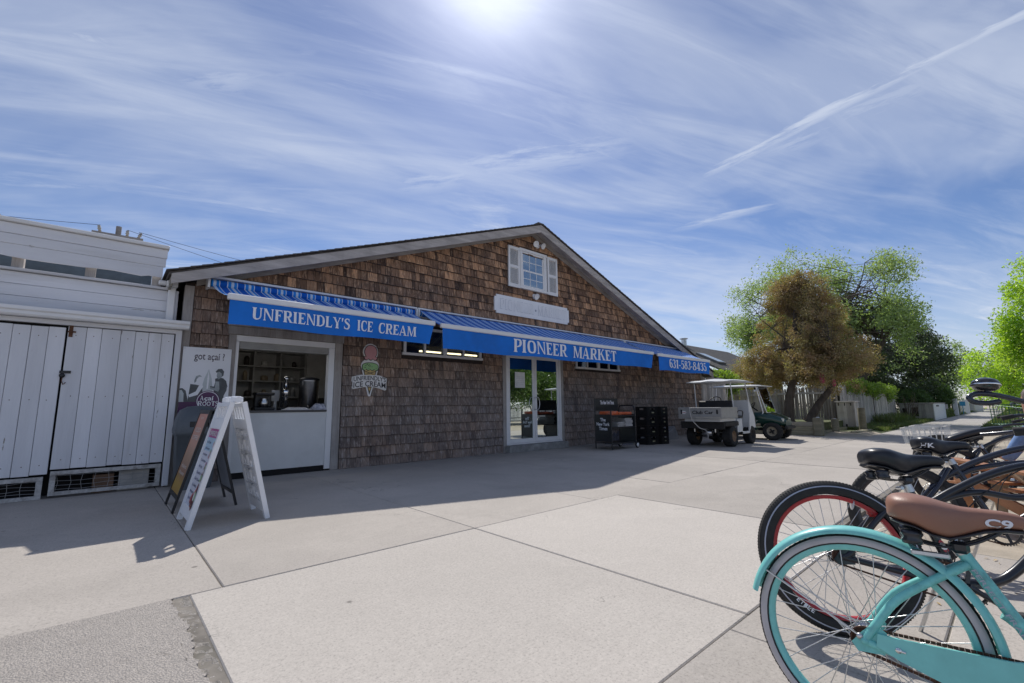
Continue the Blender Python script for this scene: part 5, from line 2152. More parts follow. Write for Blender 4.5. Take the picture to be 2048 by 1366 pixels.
nt.links.new(noise(nt, pos_coord(nt, (1, 6, 4)), 2.0, 3), wob.inputs[0])
wob.inputs[1].default_value = .30
nt.links.new(zr_, wob.inputs[2])
sb_ = nd(nt, "ShaderNodeMath", operation='SUBTRACT')
nt.links.new(wob.outputs[0], sb_.inputs[0])
sb_.inputs[1].default_value = .15
nt.links.new(sb_.outputs[0], cr.inputs[0])
nt.links.new(cr.outputs[0], bs.inputs["Base Color"])
setin(bs, "Roughness", .35)
ks = MB()
q = [k_pt(-1, ky1 - .037, .174, .0055), k_pt(-1, ky0 + .037, .174, .0055), k_pt(-1, ky0 + .037, KZ - .049, .0055), k_pt(-1, ky1 - .037, KZ - .049, .0055)]
ks.poly(q, 0)
O_, Vv = q[0], (q[3] - q[0]).normalized()
wS, hS = ky1 - ky0 - .074, (q[3] - q[0]).length
N = U.cross(Vv)
if N.x > 0:
    N = -N
for k, (s_, u, v, w, h) in enumerate((("NEW", .35, .93, .3, .03), ("ICED", .2, .76, .6, .06), ("COFFEE", .15, .66, .7, .06), ("shakes", .2, .30, .6, .05), ("floats", .2, .22, .6, .04))):
    sheet_text(ks, s_, u, v, w, h, 1, .012)
ks.build("poster_sheet", [m, simple("poster_cream", (0.74, 0.66, 0.60), .5)], kb)

# ---- newspaper rack
ny = thing("newspaper_rack", "black wheeled newspaper rack lettered The New York Times by the doors", "newspaper rack", (10.0, 7.1, 0))
M_rack = simple("rack_black", (0.012, 0.014, 0.018), 0.35, var=.15)
NX0, NX1, NY0, NY1 = 9.49, 10.54, 6.86, 7.36
for xx, nm in ((NX0, "end_panel"), (NX1, "end_panel")):
    b = MB()
    for yy in (NY0, NY1):
        b.tube([(xx, yy, 0.02 if xx == NX0 else .10), (xx, yy, 1.22 if (yy == NY1 and xx == NX0) else .98)], .016, 8)
    b.box(xx - .006, xx + .006, NY0 + .017, NY1 - .017, .20 if xx == NX0 else .16, .88)
    if xx == NX1:
        b.tube(spline([(xx, NY0, .98), (xx, NY0 + .02, 1.06), (xx, NY0 + .08, 1.10), (xx, NY1 - .08, 1.10), (xx, NY1 - .02, 1.06), (xx, NY1, .98)], 5), .016, 8)
    b.build(nm, M_rack, ny)
for zc in (.17, .56, .86):
    b = MB()
    b.box(NX0 + .018, NX1 - .018, NY0, NY1, zc - .012, zc, 0)
    b.box(NX0 + .018, NX1 - .018, NY0 - .006, NY0 + .006, zc - .035, zc + .004)
    b.build("shelf", M_rack, ny)
b = MB()
b.box(NX0, NX1 - .05, NY1 - .012, NY1 + .008, 1.06, 1.29, 0, None, .004)
b.box(NX0 + .02, NX1 - .05, NY1 - .008, NY1 + .004, .98, 1.06)
b.tube([(NX0, NY1, 1.20), (NX0, NY1, 1.295)], .016, 8)
b.tube([(NX1 - .05, NY1, .87), (NX1 - .05, NY1, 1.295)], .014, 8)
hd = b.build("header", M_rack, ny)


def blackletter(mb, s, origin, ux, uy, width, height, mi):
    """heavy upright masthead lettering"""
    put_text(mb, s, origin, ux, uy, width, height, .022, mi, lift=.0)


b = MB()
blackletter(b, "The New York Times", (NX0 + .22, NY1 - .0145, 1.14), X_, Z_, .60, .10, 0)
b.build("lettering", M_letter, hd)
b = MB()
for s_, zc, w_ in (("The", .71, .17), ("New York", .60, .40), ("Times", .49, .26)):
    blackletter(b, s_, (NX0 - .0078, (NY0 + NY1) / 2 + w_ / 2, zc), (0, -1, 0), Z_, w_, .085, 0)
    blackletter(b, s_, (NX0 + .0078, (NY0 + NY1) / 2 - w_ / 2, zc), (0, 1, 0), Z_, w_, .085, 0)
    blackletter(b, s_, (NX1 + .0078, (NY0 + NY1) / 2 - w_ / 2, zc), (0, 1, 0), Z_, w_, .085, 0)
b.build("side_lettering", M_letter, ny)
for yy in (NY0 - .02, NY1 + .02):
    b = MB()
    b.lathe([(.0, -.018), (.055, -.02), (.075, -.014), (.075, .014), (.055, .02), (0, .018)], (NX1 + .03, yy, .075), (0, 1, 0), 20)
    w = b.build("wheel", M_black, ny)
    b = MB()
    b.lathe([(.0, .026), (.046, .023), (.05, -.023), (0, -.026)], (NX1 + .03, yy, .075), (0, 1, 0), 18)
    b.build("hub", M_white, w)


def paper_pile(x0, x1, y0, y1, z0, n, th, mat, seed):
    r_ = random.Random(seed)
    mb = MB()
    for k in range(n):
        dx, dy = r_.uniform(-.02, .02), r_.uniform(-.02, .02)
        mb.box(x0 + dx, x1 + dx, y0 + dy, y1 + dy, z0 + k * th, z0 + (k + .93) * th, 0, None, th * .3)
    return mb


M_news = simple("newsprint", (0.50, 0.49, 0.48), .85, var=.2, scale=40, dirt=(.22, .22, .22), dirt_amt=.5)
M_news_o = simple("newsprint_orange", (0.72, 0.15, 0.05), .8, var=.25, scale=30, dirt=(.6, .5, .45), dirt_amt=.8)
k = 0
for x0, x1, zc, n, mm, lb in ((9.55, 9.85, .862, 4, M_news_o, "red topped newspaper pile at the left of the upper shelf"), (9.88, 10.16, .862, 3, M_news_o, "orange newspaper pile at the middle of the upper shelf"),
                              (10.19, 10.48, .862, 3, M_news_o, "thin orange newspaper pile at the right of the upper shelf"),
                              (9.86, 10.14, .562, 5, M_news, "low grey newspaper pile on the middle shelf"), (10.17, 10.50, .562, 9, M_news, "tall folded newspaper pile on the middle shelf")):
    tag(paper_pile(x0, x1, NY0 + .05, NY1 - .08, zc, n, .024, mm, k).build("newspaper_pile", mm), lb, "newspapers", "newspapers on the rack")
    k += 1

# ---- stacked black crates
M_crate = simple("crate_black_plastic", (0.010, 0.010, 0.011), 0.4, var=.15)
M_bread = simple("crate_label", (0.30, 0.29, 0.18), .6, var=.3, scale=40)


def crate_parts(root, w, d, h):
    b = MB()
    t = .014
    b.box(-w / 2, w / 2, -d / 2, d / 2, .0, .015)
    for sx_ in (-1, 1):
        b.box(min(sx_ * w / 2, sx_ * (w / 2 - t)), max(sx_ * w / 2, sx_ * (w / 2 - t)), -d / 2, d / 2, .015, h * .62)
        b.box(min(sx_ * w / 2, sx_ * (w / 2 - t)), max(sx_ * w / 2, sx_ * (w / 2 - t)), -d / 2, d / 2, h * .84, h - .004)
        for yy in (-d / 2 + .04, d / 2 - .04):
            b.box(min(sx_ * w / 2, sx_ * (w / 2 - t)), max(sx_ * w / 2, sx_ * (w / 2 - t)), yy - .04, yy + .04, h * .62, h * .84)
    for sy_ in (-1, 1):
        ya, yb_ = sorted((sy_ * d / 2, sy_ * (d / 2 - t)))
        b.box(-w / 2 + t, w / 2 - t, ya, yb_, .015, h * .58)
        b.box(-w / 2 + t, w / 2 - t, ya, yb_, h * .82, h - .004)
        for xx in (-w / 2 + t + .07, w / 2 - t - .07):
            b.box(xx - .07, xx + .07, ya, yb_, h * .58, h * .82)
        for xx in (-w / 2 + .03, -w / 6, w / 6, w / 2 - .03):
            b.box(xx - .008, xx + .008, min(sy_ * d / 2, sy_ * (d / 2 + .008)), max(sy_ * d / 2, sy_ * (d / 2 + .008)), .0, h - .004)
    b.box(-w / 2 - .008, w / 2 + .008, -d / 2 - .010, d / 2 + .010, h - .0035, h - .0005)
    b.build("crate_shell", M_crate, root, local=True)
    b = MB()
    b.box(-.05, .05, -d / 2 - .010, -d / 2 - .0015, h * .30, h * .42)
    b.build("maker_label", M_bread, root, local=True)


lv = ("bottom", "second", "third", "top")
c0 = thing("stacking_crate", "", "crate", (11.72, 7.22, 0), (0, 0, math.radians(-8)), "black crates stacked against the wall")
crate_parts(c0, .52, .40, .265)
for ci, (cx, cy, nm) in enumerate(((11.72, 7.22, "left"), (12.10, 7.04, "right"))):
    for k in range(4):
        lb = f"black plastic crate, {lv[k]} of the {'wide' if ci == 0 else 'narrow'} stack " + ("next to the newspaper rack" if ci == 0 else "next to the utility cart")
        if ci == 0 and k == 0:
            c0["label"] = lb
        else:
            c = copy_thing(c0, (cx + random.uniform(-.008, .008), cy + random.uniform(-.008, .008), k * .266), math.radians(-8 + random.uniform(-2, 2)), lb)
            if ci == 1:
                c.scale = (.62, .8, 1)
M_sheet = simple("clear_plastic_sheet", (0.16, 0.16, 0.19), .25, var=.3, scale=12)
b = crumpled(10.95, 11.5, 7.5, 8.2, 0.0, .38, 17, 12)
tag(b.build("plastic_sheet", M_sheet), "crumpled dark plastic sheet between newspaper rack and crates", "plastic sheet")
b = MB()
b.prism([(13.0, 7.6, 0.0), (14.15, 7.6, 0.0), (14.15, 7.6, .16), (13.95, 7.6, .42)], (0, .75, 0))
tag(b.build("concrete_ramp", simple("ramp_grey", (0.27, 0.27, 0.28), .85, var=.2)), "grey concrete wedge against the wall behind the utility cart", "ramp")
b = MB()
b.box(2.6, 2.9, 8.40, 8.46, 0, .02)

# ================================================================== the two carts
M_tyre = simple("tyre_rubber", (0.022, 0.021, 0.020), 0.85, var=.3, scale=18, bump=.3, bscale=60)
M_cart_w = simple("cart_white_panel", (0.62, 0.63, 0.63), .4, var=.06, scale=4, dirt=(.40, .38, .35), dirt_amt=.35)
M_cart_al = simple("cart_bed_aluminium", (0.36, 0.355, 0.34), .5, metal=.25, var=.10, scale=7, dirt=(.24, .22, .20), dirt_amt=.5)
M_rim_tan = simple("rusty_tan_rim", (0.24, 0.15, 0.085), .6, var=.35, scale=20)
M_rim_pale = simple("pale_cream_rim", (0.36, 0.31, 0.23), .5, var=.2, scale=20)
M_seat_k = simple("black_vinyl", (0.014, 0.015, 0.018), .45, var=.2)
M_under = simple("greasy_black", (0.020, 0.018, 0.017), .7, var=.3, scale=20)


def fat_wheel(root, x, y, R, w, side, rim_mat, cross=False):
    """a balloon tyre; side = +1 when its outer face looks to +y"""
    b = MB()
    prof = [(R * .52, -w * .42), (R * .62, -w * .48), (R * .80, -w * .50), (R * .94, -w * .44), (R * .99, -w * .30), (R, 0), (R * .99, w * .30), (R * .94, w * .44), (R * .80, w * .50), (R * .62, w * .48), (R * .52, w * .42)]
    b.lathe(prof, (x, y, R), (0, 1, 0), 30)
    for k in range(30):
        a = 2 * math.pi * k / 30
        for s_ in (-1, 1):
            M = Matrix.Translation((x, y + s_ * w * .22 * side, R)) @ Matrix.Rotation(a + s_ * .1, 4, 'Y')
            b.box(R * .965, R * 1.012, -w * .16, w * .16, -.012, .012, 0, M)
    t = b.build("wheel", M_tyre, root, local=True)
    b = MB()
    o = side
    b.lathe([(0, w * .30 * o), (R * .12, w * .30 * o), (R * .16, w * .20 * o), (R * .40, w * .16 * o), (R * .48, w * .30 * o), (R * .54, w * .44 * o), (R * .54, w * .40 * o)], (x, y, R), (0, 1, 0), 24)
    b.lathe([(0, -w * .2 * o), (R * .5, -w * .2 * o), (R * .54, -w * .42 * o)], (x, y, R), (0, 1, 0), 18)
    if cross:
        for a in (.5, .5 + math.pi / 2):
            c, s_ = math.cos(a) * R * .30, math.sin(a) * R * .30
            b.beam((x - c, y + w * .305 * o, R - s_), (x + c, y + w * .305 * o, R + s_), .05, .02, 1, up=(0, 1, 0))
    b.build("rim", [rim_mat, M_black], t, local=True)
    return t


uc = thing("utility_cart", "white open utility cart with grey cargo bed lettered Club Car", "utility cart", (12.45, 5.70, 0))


def C(x, y, z=0):
    return (x - 12.45, y - 5.70, z)


WX, FXX = 12.47, 13.80
for xx, yy, sd, rm in ((WX, 5.22, -1, M_rim_tan), (WX, 6.20, 1, M_rim_tan), (FXX, 5.24, -1, M_under), (FXX, 6.16, 1, M_under)):
    fat_wheel(uc, xx - 12.45, yy - 5.70, .27 if xx == WX else .25, .25 if xx == WX else .21, sd, rm)
# cargo bed
b = MB()
bx0, bx1, by0, by1, bz0, bz1 = 11.66, 12.66, 5.06, 6.22, .765, 1.03
b.box(bx0, bx1, by0, by1, bz0 - .025, bz0)
b.box(bx0 + .03, bx1, by0, by0 + .025, bz0, bz1, 0, None, .006)
b.box(bx0 + .03, bx1, by1 - .025, by1, bz0, bz1, 0, None, .006)
b.box(bx1 - .025, bx1, by0 + .026, by1 - .026, bz0, bz1)
b.beam((bx0 + .03, by0 - .006, bz1 - .012), (bx1, by0 - .006, bz1 - .012), .012, .024)
b.build("cargo_bed", M_cart_al, uc)
b = MB()
b.box(bx0, bx0 + .027, by0 + .002, by1 - .002, bz0 + .002, bz1, 0, None, .006)
b.box(bx0 - .008, bx0 - .001, by0 + .02, by1 - .02, bz1 - .035, bz1 - .012)
b.box(bx0 - .008, bx0 - .001, by0 + .02, by1 - .02, bz0 + .03, bz0 + .05)
tg = b.build("tailgate", M_cart_al, uc)
b = MB()
put_text(b, "Club Car", (bx0 - .0095, 5.82, .862), (0, -1, 0), Z_, .56, .088, .016, 0)
flat_o = [(bx0 - .0095, 6.06 + .075 * math.cos(a), .90 + .042 * math.sin(a)) for a in [k * math.pi / 10 for k in range(20)]]
b.poly(flat_o[::-1], 1)
put_text(b, "GEM", (bx0 - .0105, 6.115, .885), (0, -1, 0), Z_, .11, .026, .01, 2)
b.build("lettering", [M_black, M_white, simple("badge_red", (.45, .05, .05), .5)], tg)
for yy in (5.16, 6.12):
    b = MB()
    b.box(bx0 - .014, bx0 - .0085, yy - .02, yy + .02, .86, .97)
    b.build("latch", M_black, tg)
# frame under the bed and running gear
b = MB()
b.box(11.80, 12.72, 5.15, 6.12, .66, .735, 0, None, .006)
b.build("bed_frame", M_cart_w, uc)
b = MB()
for yy in (5.10, 6.08):
    b.box(11.95, 12.80, yy, yy + .24, .535, .655, 0, None, .02)
b.box(11.92, 11.97, 5.12, 6.30, .47, .655, 0, None, .01)
b.build("mudguards", M_under, uc)
b = MB()
b.tube([(WX, 5.25, .27), (WX, 6.17, .27)], .045, 10)
b.ball((WX, 5.72, .28), .12, .13, .12)
b.box(12.2, 13.9, 5.45, 5.50, .36, .42)
b.box(12.2, 13.9, 5.90, 5.95, .36, .42)
b.tube([(FXX, 5.25, .25), (FXX, 6.15, .25)], .03, 8)
for yy in (5.40, 6.0):
    b.tube([(12.10, yy, .60), (12.16, yy, .30)], .028, 8)
b.build("running_gear", M_under, uc)
b = MB()
b.lathe([(0, -.13), (.085, -.125), (.09, .12), (0, .13)], (12.12, 5.66, .36), (0, 1, 0), 16)
b.build("muffler", M_steel, uc)
for yy in (5.42, 5.98):
    b = MB()
    b.tube([(12.05, yy, .38), (12.05, yy, .56)], .022, 8)
    b.build("shock_absorber", M_steel, uc)
b = MB()
b.tube(spline([(11.64, 5.88, 1.04), (11.62, 5.86, .86), (11.66, 5.82, .68), (11.80, 5.72, .50), (11.92, 5.62, .44), (11.95, 5.58, .34), (11.93, 5.57, .22)], 6), .012, 7)
b.build("tow_rope", simple("pale_rope", (.50, .48, .45), .8), uc)
# cab: side panels, step, seat, cowl, posts, roof
b = MB()
for yy in (5.14, 6.20):
    b.box(12.80, 13.12, yy, yy + .03, .30, .70, 0, None, .006)
    b.box(12.80, 13.66, yy, yy + .03, .30, .365, 0, None, .006)
    b.prism([(13.58, yy, .366), (13.68, yy, .366), (13.76, yy, .86), (13.68, yy, .86)], (0, .03, 0))
b.box(12.82, 13.70, 5.175, 6.195, .315, .345)
b.box(12.70, 13.20, 5.18, 6.19, .60, .72, 0, None, .01)
b.build("cab_body", M_cart_w, uc)
b = MB()
b.box(12.86, 13.34, 5.18, 6.19, .722, .80, 0, None, .03)
b.box(12.72, 12.82, 5.20, 6.16, .90, 1.21, 0, None, .03)
b.build("seat", M_seat_k, uc)
b = MB()
b.tube(spline([(12.84, 5.16, .80), (12.90, 5.14, .92), (13.05, 5.13, .93), (13.20, 5.14, .90), (13.22, 5.16, .78)], 5), .014, 8)
b.build("hip_rail", M_black, uc)
b = MB()
b.prism([(13.66, 5.16, .60), (13.70, 5.16, 1.22), (13.76, 5.16, 1.22), (14.08, 5.16, .74), (14.10, 5.16, .45), (13.66, 5.16, .40)], (0, 1.05, 0))
b.build("front_cowl", M_cart_w, uc)
for k, (p, q) in enumerate((((12.70, 5.16, .80), (12.62, 5.18, 1.73)), ((12.70, 6.20, .80), (12.56, 6.16, 1.73)), ((13.74, 5.16, 1.20), (13.66, 5.20, 1.73)), ((13.74, 6.20, 1.20), (13.66, 6.14, 1.73)))):
    b = MB()
    b.tube([p, q], .016, 8)
    b.build("roof_post", M_cart_w, uc)
b = MB()
nu, nv_ = 12, 10
P = []
for i in range(nu + 1):
    for j in range(nv_ + 1):
        u, v = i / nu * 2 - 1, j / nv_ * 2 - 1
        zz2 = 1.735 + .075 * (1 - abs(u) ** 4) * (1 - abs(v) ** 4) ** .8 + .012 * math.cos(v * 6)
        P.append((13.13 + u * .74, 5.67 + v * .64, zz2))
b.add(P, [[i * (nv_ + 1) + j, (i + 1) * (nv_ + 1) + j, (i + 1) * (nv_ + 1) + j + 1, i * (nv_ + 1) + j + 1] for i in range(nu) for j in range(nv_)], 0, True)
b.box(12.39, 13.87, 5.03, 6.31, 1.712, 1.738, 0, None, .01)
b.build("roof", M_cart_w, uc)


def steering(root, c, d, R, mat):
    b = MB()
    d = Vector(d).normalized()
    _, sd, u = basis(d)
    c = Vector(c)
    b.tube([c + sd * (R * math.cos(a)) + u * (R * math.sin(a)) for a in [2 * math.pi * k / 24 for k in range(24)]], .013, 8, closed=True)
    for a in (0, 2.1, 4.2):
        b.tube([c, c + sd * (R * math.cos(a)) + u * (R * math.sin(a))], .010, 6)
    b.tube([c, c + d * .45], .02, 8)
    b.build("steering_wheel", mat, root)


steering(uc, (13.35, 5.95, 1.20), (.75, 0, -.65), .17, M_seat_k)

# ---- green golf cart, nose towards the street
M_green = glossy_paint("cart_green", (0.005, 0.040, 0.030), .3, .15)
M_scratch = glass_clear("scratched_windscreen", .16, (0.80, 0.84, 0.85))
gc = thing("golf_cart", "dark green golf cart with clear windscreen parked beyond the white cart", "golf cart", (15.86, 6.05, 0), (0, 0, math.radians(-86)))
FA, RA = .86, -.82
for xx, yy, sd in ((FA, .53, 1), (FA, -.53, -1), (RA, .52, 1), (RA, -.52, -1)):
    fat_wheel(gc, xx, yy, .27, .22, sd, M_rim_pale, True)


def bl(b, name, mat, parent=gc):
    return b.build(name, mat, parent, local=True)


b = MB()
rings = []
for xx, hw, zb, zt_ in ((.36, .52, .52, .86), (.55, .55, .50, .86), (.85, .54, .50, .80), (1.08, .46, .46, .70), (1.20, .34, .44, .60)):
    rings.append([(xx, -hw, zb), (xx, -hw, zt_ - .06), (xx, -hw * .85, zt_ - .01), (xx, 0, zt_ + .03), (xx, hw * .85, zt_ - .01), (xx, hw, zt_ - .06), (xx, hw, zb)])
b.loft(rings)
bl(b, "front_cowl", M_green)
b = MB()
b.box(-1.05, .40, -.52, .52, .30, .36)
b.box(-1.10, -.25, -.54, .54, .36, .62, 0, None, .05)
for yy in (-.54, .50):
    b.prism([(.30, yy, .34), (.44, yy, .50), (.40, yy, .84), (.34, yy, .84), (.24, yy, .40)], (0, .04, 0))
bl(b, "body", M_green)
b = MB()
b.box(-.62, -.14, -.50, .50, .625, .73, 0, None, .035)
b.box(-.74, -.62, -.50, .50, .76, 1.12, 0, None, .04)
bl(b, "seat", simple("seat_beige", (.42, .39, .34), .6))
b = MB()
b.box(1.18, 1.27, -.48, .48, .33, .44, 0, None, .02)
b.tube([(.4, .3, .30), (1.15, .3, .33)], .03)
b.tube([(.4, -.3, .30), (1.15, -.3, .33)], .03)
b.tube([(FA, -.5, .27), (FA, .5, .27)], .03)
b.tube([(RA, -.5, .27), (RA, .5, .27)], .035)
bl(b, "bumper_and_axles", M_under)
for yy in (-.36, .36):
    b = MB()
    b.box(1.08, 1.16, yy - .06, yy + .06, .56, .66, 0, None, .015)
    tag(bl(b, "headlight", simple("headlight_lens", (.66, .64, .55), .2)), None)
WT, WB_ = (.52, 1.66), (.74, .84)
for yy in (-.52, .52):
    b = MB()
    b.tube([(.30, yy, .40), (WB_[0] - .10, yy, WB_[1]), (WT[0] - .03, yy, WT[1])], .016, 8)
    bl(b, "front_post", M_vinyl)
    b = MB()
    b.tube([(-.85, yy, .62), (-.72, yy, 1.66)], .016, 8)
    bl(b, "rear_post", M_vinyl)
b = MB()
b.prism([(WB_[0], -.50, WB_[1]), (WT[0], -.50, WT[1]), (WT[0] + .006, -.50, WT[1]), (WB_[0] + .006, -.50, WB_[1])], (0, 1.0, 0))
bl(b, "windscreen", M_scratch)
b = MB()
for yy in (-.505, .505):
    b.beam((WB_[0] + .003, yy, WB_[1]), (WT[0] + .003, yy, WT[1]), .016, .02)
    b.box(WT[0] - .10, WT[0] - .03, yy - .03, yy + .03, 1.50, 1.56)
b.beam((WB_[0] + .003, -.5, WB_[1]), (WB_[0] + .003, .5, WB_[1]), .02, .016)
bl(b, "screen_frame", M_alu)
b = MB()
nu, nv_ = 8, 8
P = []
for i in range(nu + 1):
    for j in range(nv_ + 1):
        u, v = i / nu * 2 - 1, j / nv_ * 2 - 1
        P.append((-.13 + u * .80, v * .60, 1.685 + .05 * (1 - u ** 4) * (1 - v ** 4)))
b.add(P, [[i * (nv_ + 1) + j, (i + 1) * (nv_ + 1) + j, (i + 1) * (nv_ + 1) + j + 1, i * (nv_ + 1) + j + 1] for i in range(nu) for j in range(nv_)], 0, True)
b.box(-.94, .68, -.61, .61, 1.66, 1.688, 0, None, .01)
bl(b, "roof", M_cart_w)
b = MB()
b.box(.35, .42, -.25, .25, 1.56, 1.64)
bl(b, "mirror", M_black)
b = MB()
c_ = Vector((.10, .22, 1.02))
d_ = Vector((.8, 0, -.6))
_, sd_, u_ = basis(d_)
b.tube([c_ + sd_ * (.17 * math.cos(a)) + u_ * (.17 * math.sin(a)) for a in [2 * math.pi * k / 24 for k in range(24)]], .014, 8, closed=True)
for a in (0, 2.1, 4.2):
    b.tube([c_, c_ + sd_ * (.17 * math.cos(a)) + u_ * (.17 * math.sin(a))], .011, 6)
b.tube([c_, c_ + d_.normalized() * .45], .022, 8)
bl(b, "steering_wheel", M_seat_k)

# ================================================================== bicycles
M_teal = simple("bike_teal_paint", (0.225, 0.650, 0.610), .35, var=.08, scale=14, dirt=(.09, .33, .32), dirt_amt=.6, coat=.25, chips=(.07, .16, .155), chip_scale=55, chip_lo=.70)
M_teal_d = simple("bike_teal_worn", (0.20, 0.610, 0.575), .4, var=.12, scale=34, dirt=(.06, .10, .095), dirt_amt=.6, coat=.2, chips=(.09, .05, .035), chip_scale=70, chip_lo=.685)
M_bk = glossy_paint("bike_black_paint", (0.014, 0.015, 0.021), .28, .2, .4)
M_navy = glossy_paint("bike_navy_paint", (0.012, 0.015, 0.030), .25, .2, .5)
M_bred = glossy_paint("rim_red_paint", (0.46, 0.025, 0.035), .3, .08)
M_bike_r = glossy_paint("bike_red_paint", (0.42, 0.02, 0.02), .3, .1)
M_wall_t = simple("white_sidewall", (0.52, 0.50, 0.51), .6, var=.08, scale=12, dirt=(.33, .31, .30), dirt_amt=.4)
M_rub = simple("bike_rubber", (0.028, 0.027, 0.027), .8, var=.25, scale=30)
M_refl = simple("reflective_line", (0.42, 0.44, 0.52), .4)
M_tan = simple("tan_saddle_vinyl", (0.30, 0.150, 0.103), .46, var=.05, scale=7, bump=.08, bscale=260)
M_blk_s = simple("black_saddle_vinyl", (0.016, 0.018, 0.024), .36, var=.15, scale=9, bump=.06, bscale=260)
M_chain = simple("rusty_chain", (0.085, 0.038, 0.022), .75, metal=.3, var=.5, scale=90)
M_spoke = metal("spoke_steel", (0.62, 0.62, 0.62), .32)
M_spoke_k = simple("black_spoke", (.05, .05, .05), .4, metal=.5)


def torus_rings(R, r, prof, n):
    """revolve a profile (offset radius, y) round the y axis"""
    return prof


def wheel(root, hx, R, spec):
    """tyre, rim and spokes in bike space (x forward, y left, z up), hub at (hx, 0, R)"""
    tw = spec["tyre_w"]
    b = MB()
    c = (hx, 0, R)
    b.lathe([(.0, -.055), (.012, -.055), (.018, -.04), (.016, -.01), (.03, .0), (.016, .01), (.018, .04), (.012, .055), (0, .055)], c, (0, 1, 0), 14)
    b.lathe([(.0, -.035), (.036, -.034), (.036, -.031), (0, -.03)], c, (0, 1, 0), 14)
    b.lathe([(.0, .03), (.036, .031), (.036, .034), (0, .035)], c, (0, 1, 0), 14)
    w = b.build("wheel", spec["hub"], root, local=True)
    Ri = R - tw * .92
    b = MB()
    h = tw / 2
    # tyre: rubber, with a pale sidewall ring or a thin reflective line if the bike has them
    prof = []
    for k in range(17):
        a = math.radians(-125 + 250 * k / 16)
        prof.append((R - h + h * math.cos(a), h * math.sin(a)))
    if spec.get("whitewall"):
        b.lathe(prof[0:2], c, (0, 1, 0), 72, 0)
        b.lathe(prof[1:6], c, (0, 1, 0), 72, 1)
        b.lathe(prof[5:12], c, (0, 1, 0), 72, 0)
        b.lathe(prof[11:16], c, (0, 1, 0), 72, 1)
        b.lathe(prof[15:17], c, (0, 1, 0), 72, 0)
    else:
        b.lathe(prof, c, (0, 1, 0), 72, 0)
        if spec.get("line"):
            for s_ in (-1, 1):
                b.lathe([(R - h * .72, s_ * h * .985), (R - h * .58, s_ * h * .93)] if s_ < 0 else [(R - h * .58, s_ * h * .93), (R - h * .72, s_ * h * .985)], c, (0, 1, 0), 72, 1)
    # tread blocks
    nt_ = spec.get("tread", 110)
    for k in range(nt_):
        a = 2 * math.pi * k / nt_
        for off, sk in ((-h * .45, .35), (0, 0), (h * .45, -.35)):
            M = Matrix.Translation(c) @ Matrix.Rotation(a + (0.5 if off == 0 else 0) * 2 * math.pi / nt_, 4, 'Y') @ Matrix.Translation((R - h + math.sqrt(h * h - off * off) - .001, off, 0)) @ Matrix.Rotation(sk, 4, 'X')
            b.box(0, .0014, -h * .20, h * .20, -.0034, .0034, 0, M)
    b.build("tyre", [M_rub, spec["side_mat"]], w, local=True)
    b = MB()
    rw = spec.get("rim_w", .019)
    rd = spec.get("rim_d", .026)
    b.lathe([(Ri + .008, -rw), (Ri - rd * .6, -rw), (Ri - rd, -rw * .45), (Ri - rd, rw * .45), (Ri - rd * .6, rw), (Ri + .008, rw)], c, (0, 1, 0), 72)
    b.build("rim", spec["rim"], w, local=True)
    n = spec.get("spokes", 36)
    sm = MB()
    sm.tube([(0, 0, 0), (0, 0, 1)], .0016, 5)
    me = fast_mesh("spoke", sm.v, [i for f in sm.f for i in f], [len(f) for f in sm.f], [spec["spoke"]], None, sm.s)
    for k in range(n):
        ar = 2 * math.pi * k / n
        side = 1 if k % 2 else -1
        ah = ar + (1.15 if (k // 2) % 2 else -1.15)
        p = Vector((hx + .034 * math.cos(ah), side * .032, R + .034 * math.sin(ah)))
        q = Vector((hx + (Ri - rd) * math.cos(ar), side * .003, R + (Ri - rd) * math.sin(ar)))
        d = q - p
        o = inst("spoke", me, w, p, d.to_track_quat('Z', 'Y').to_euler(), (1, 1, d.length))
    return w


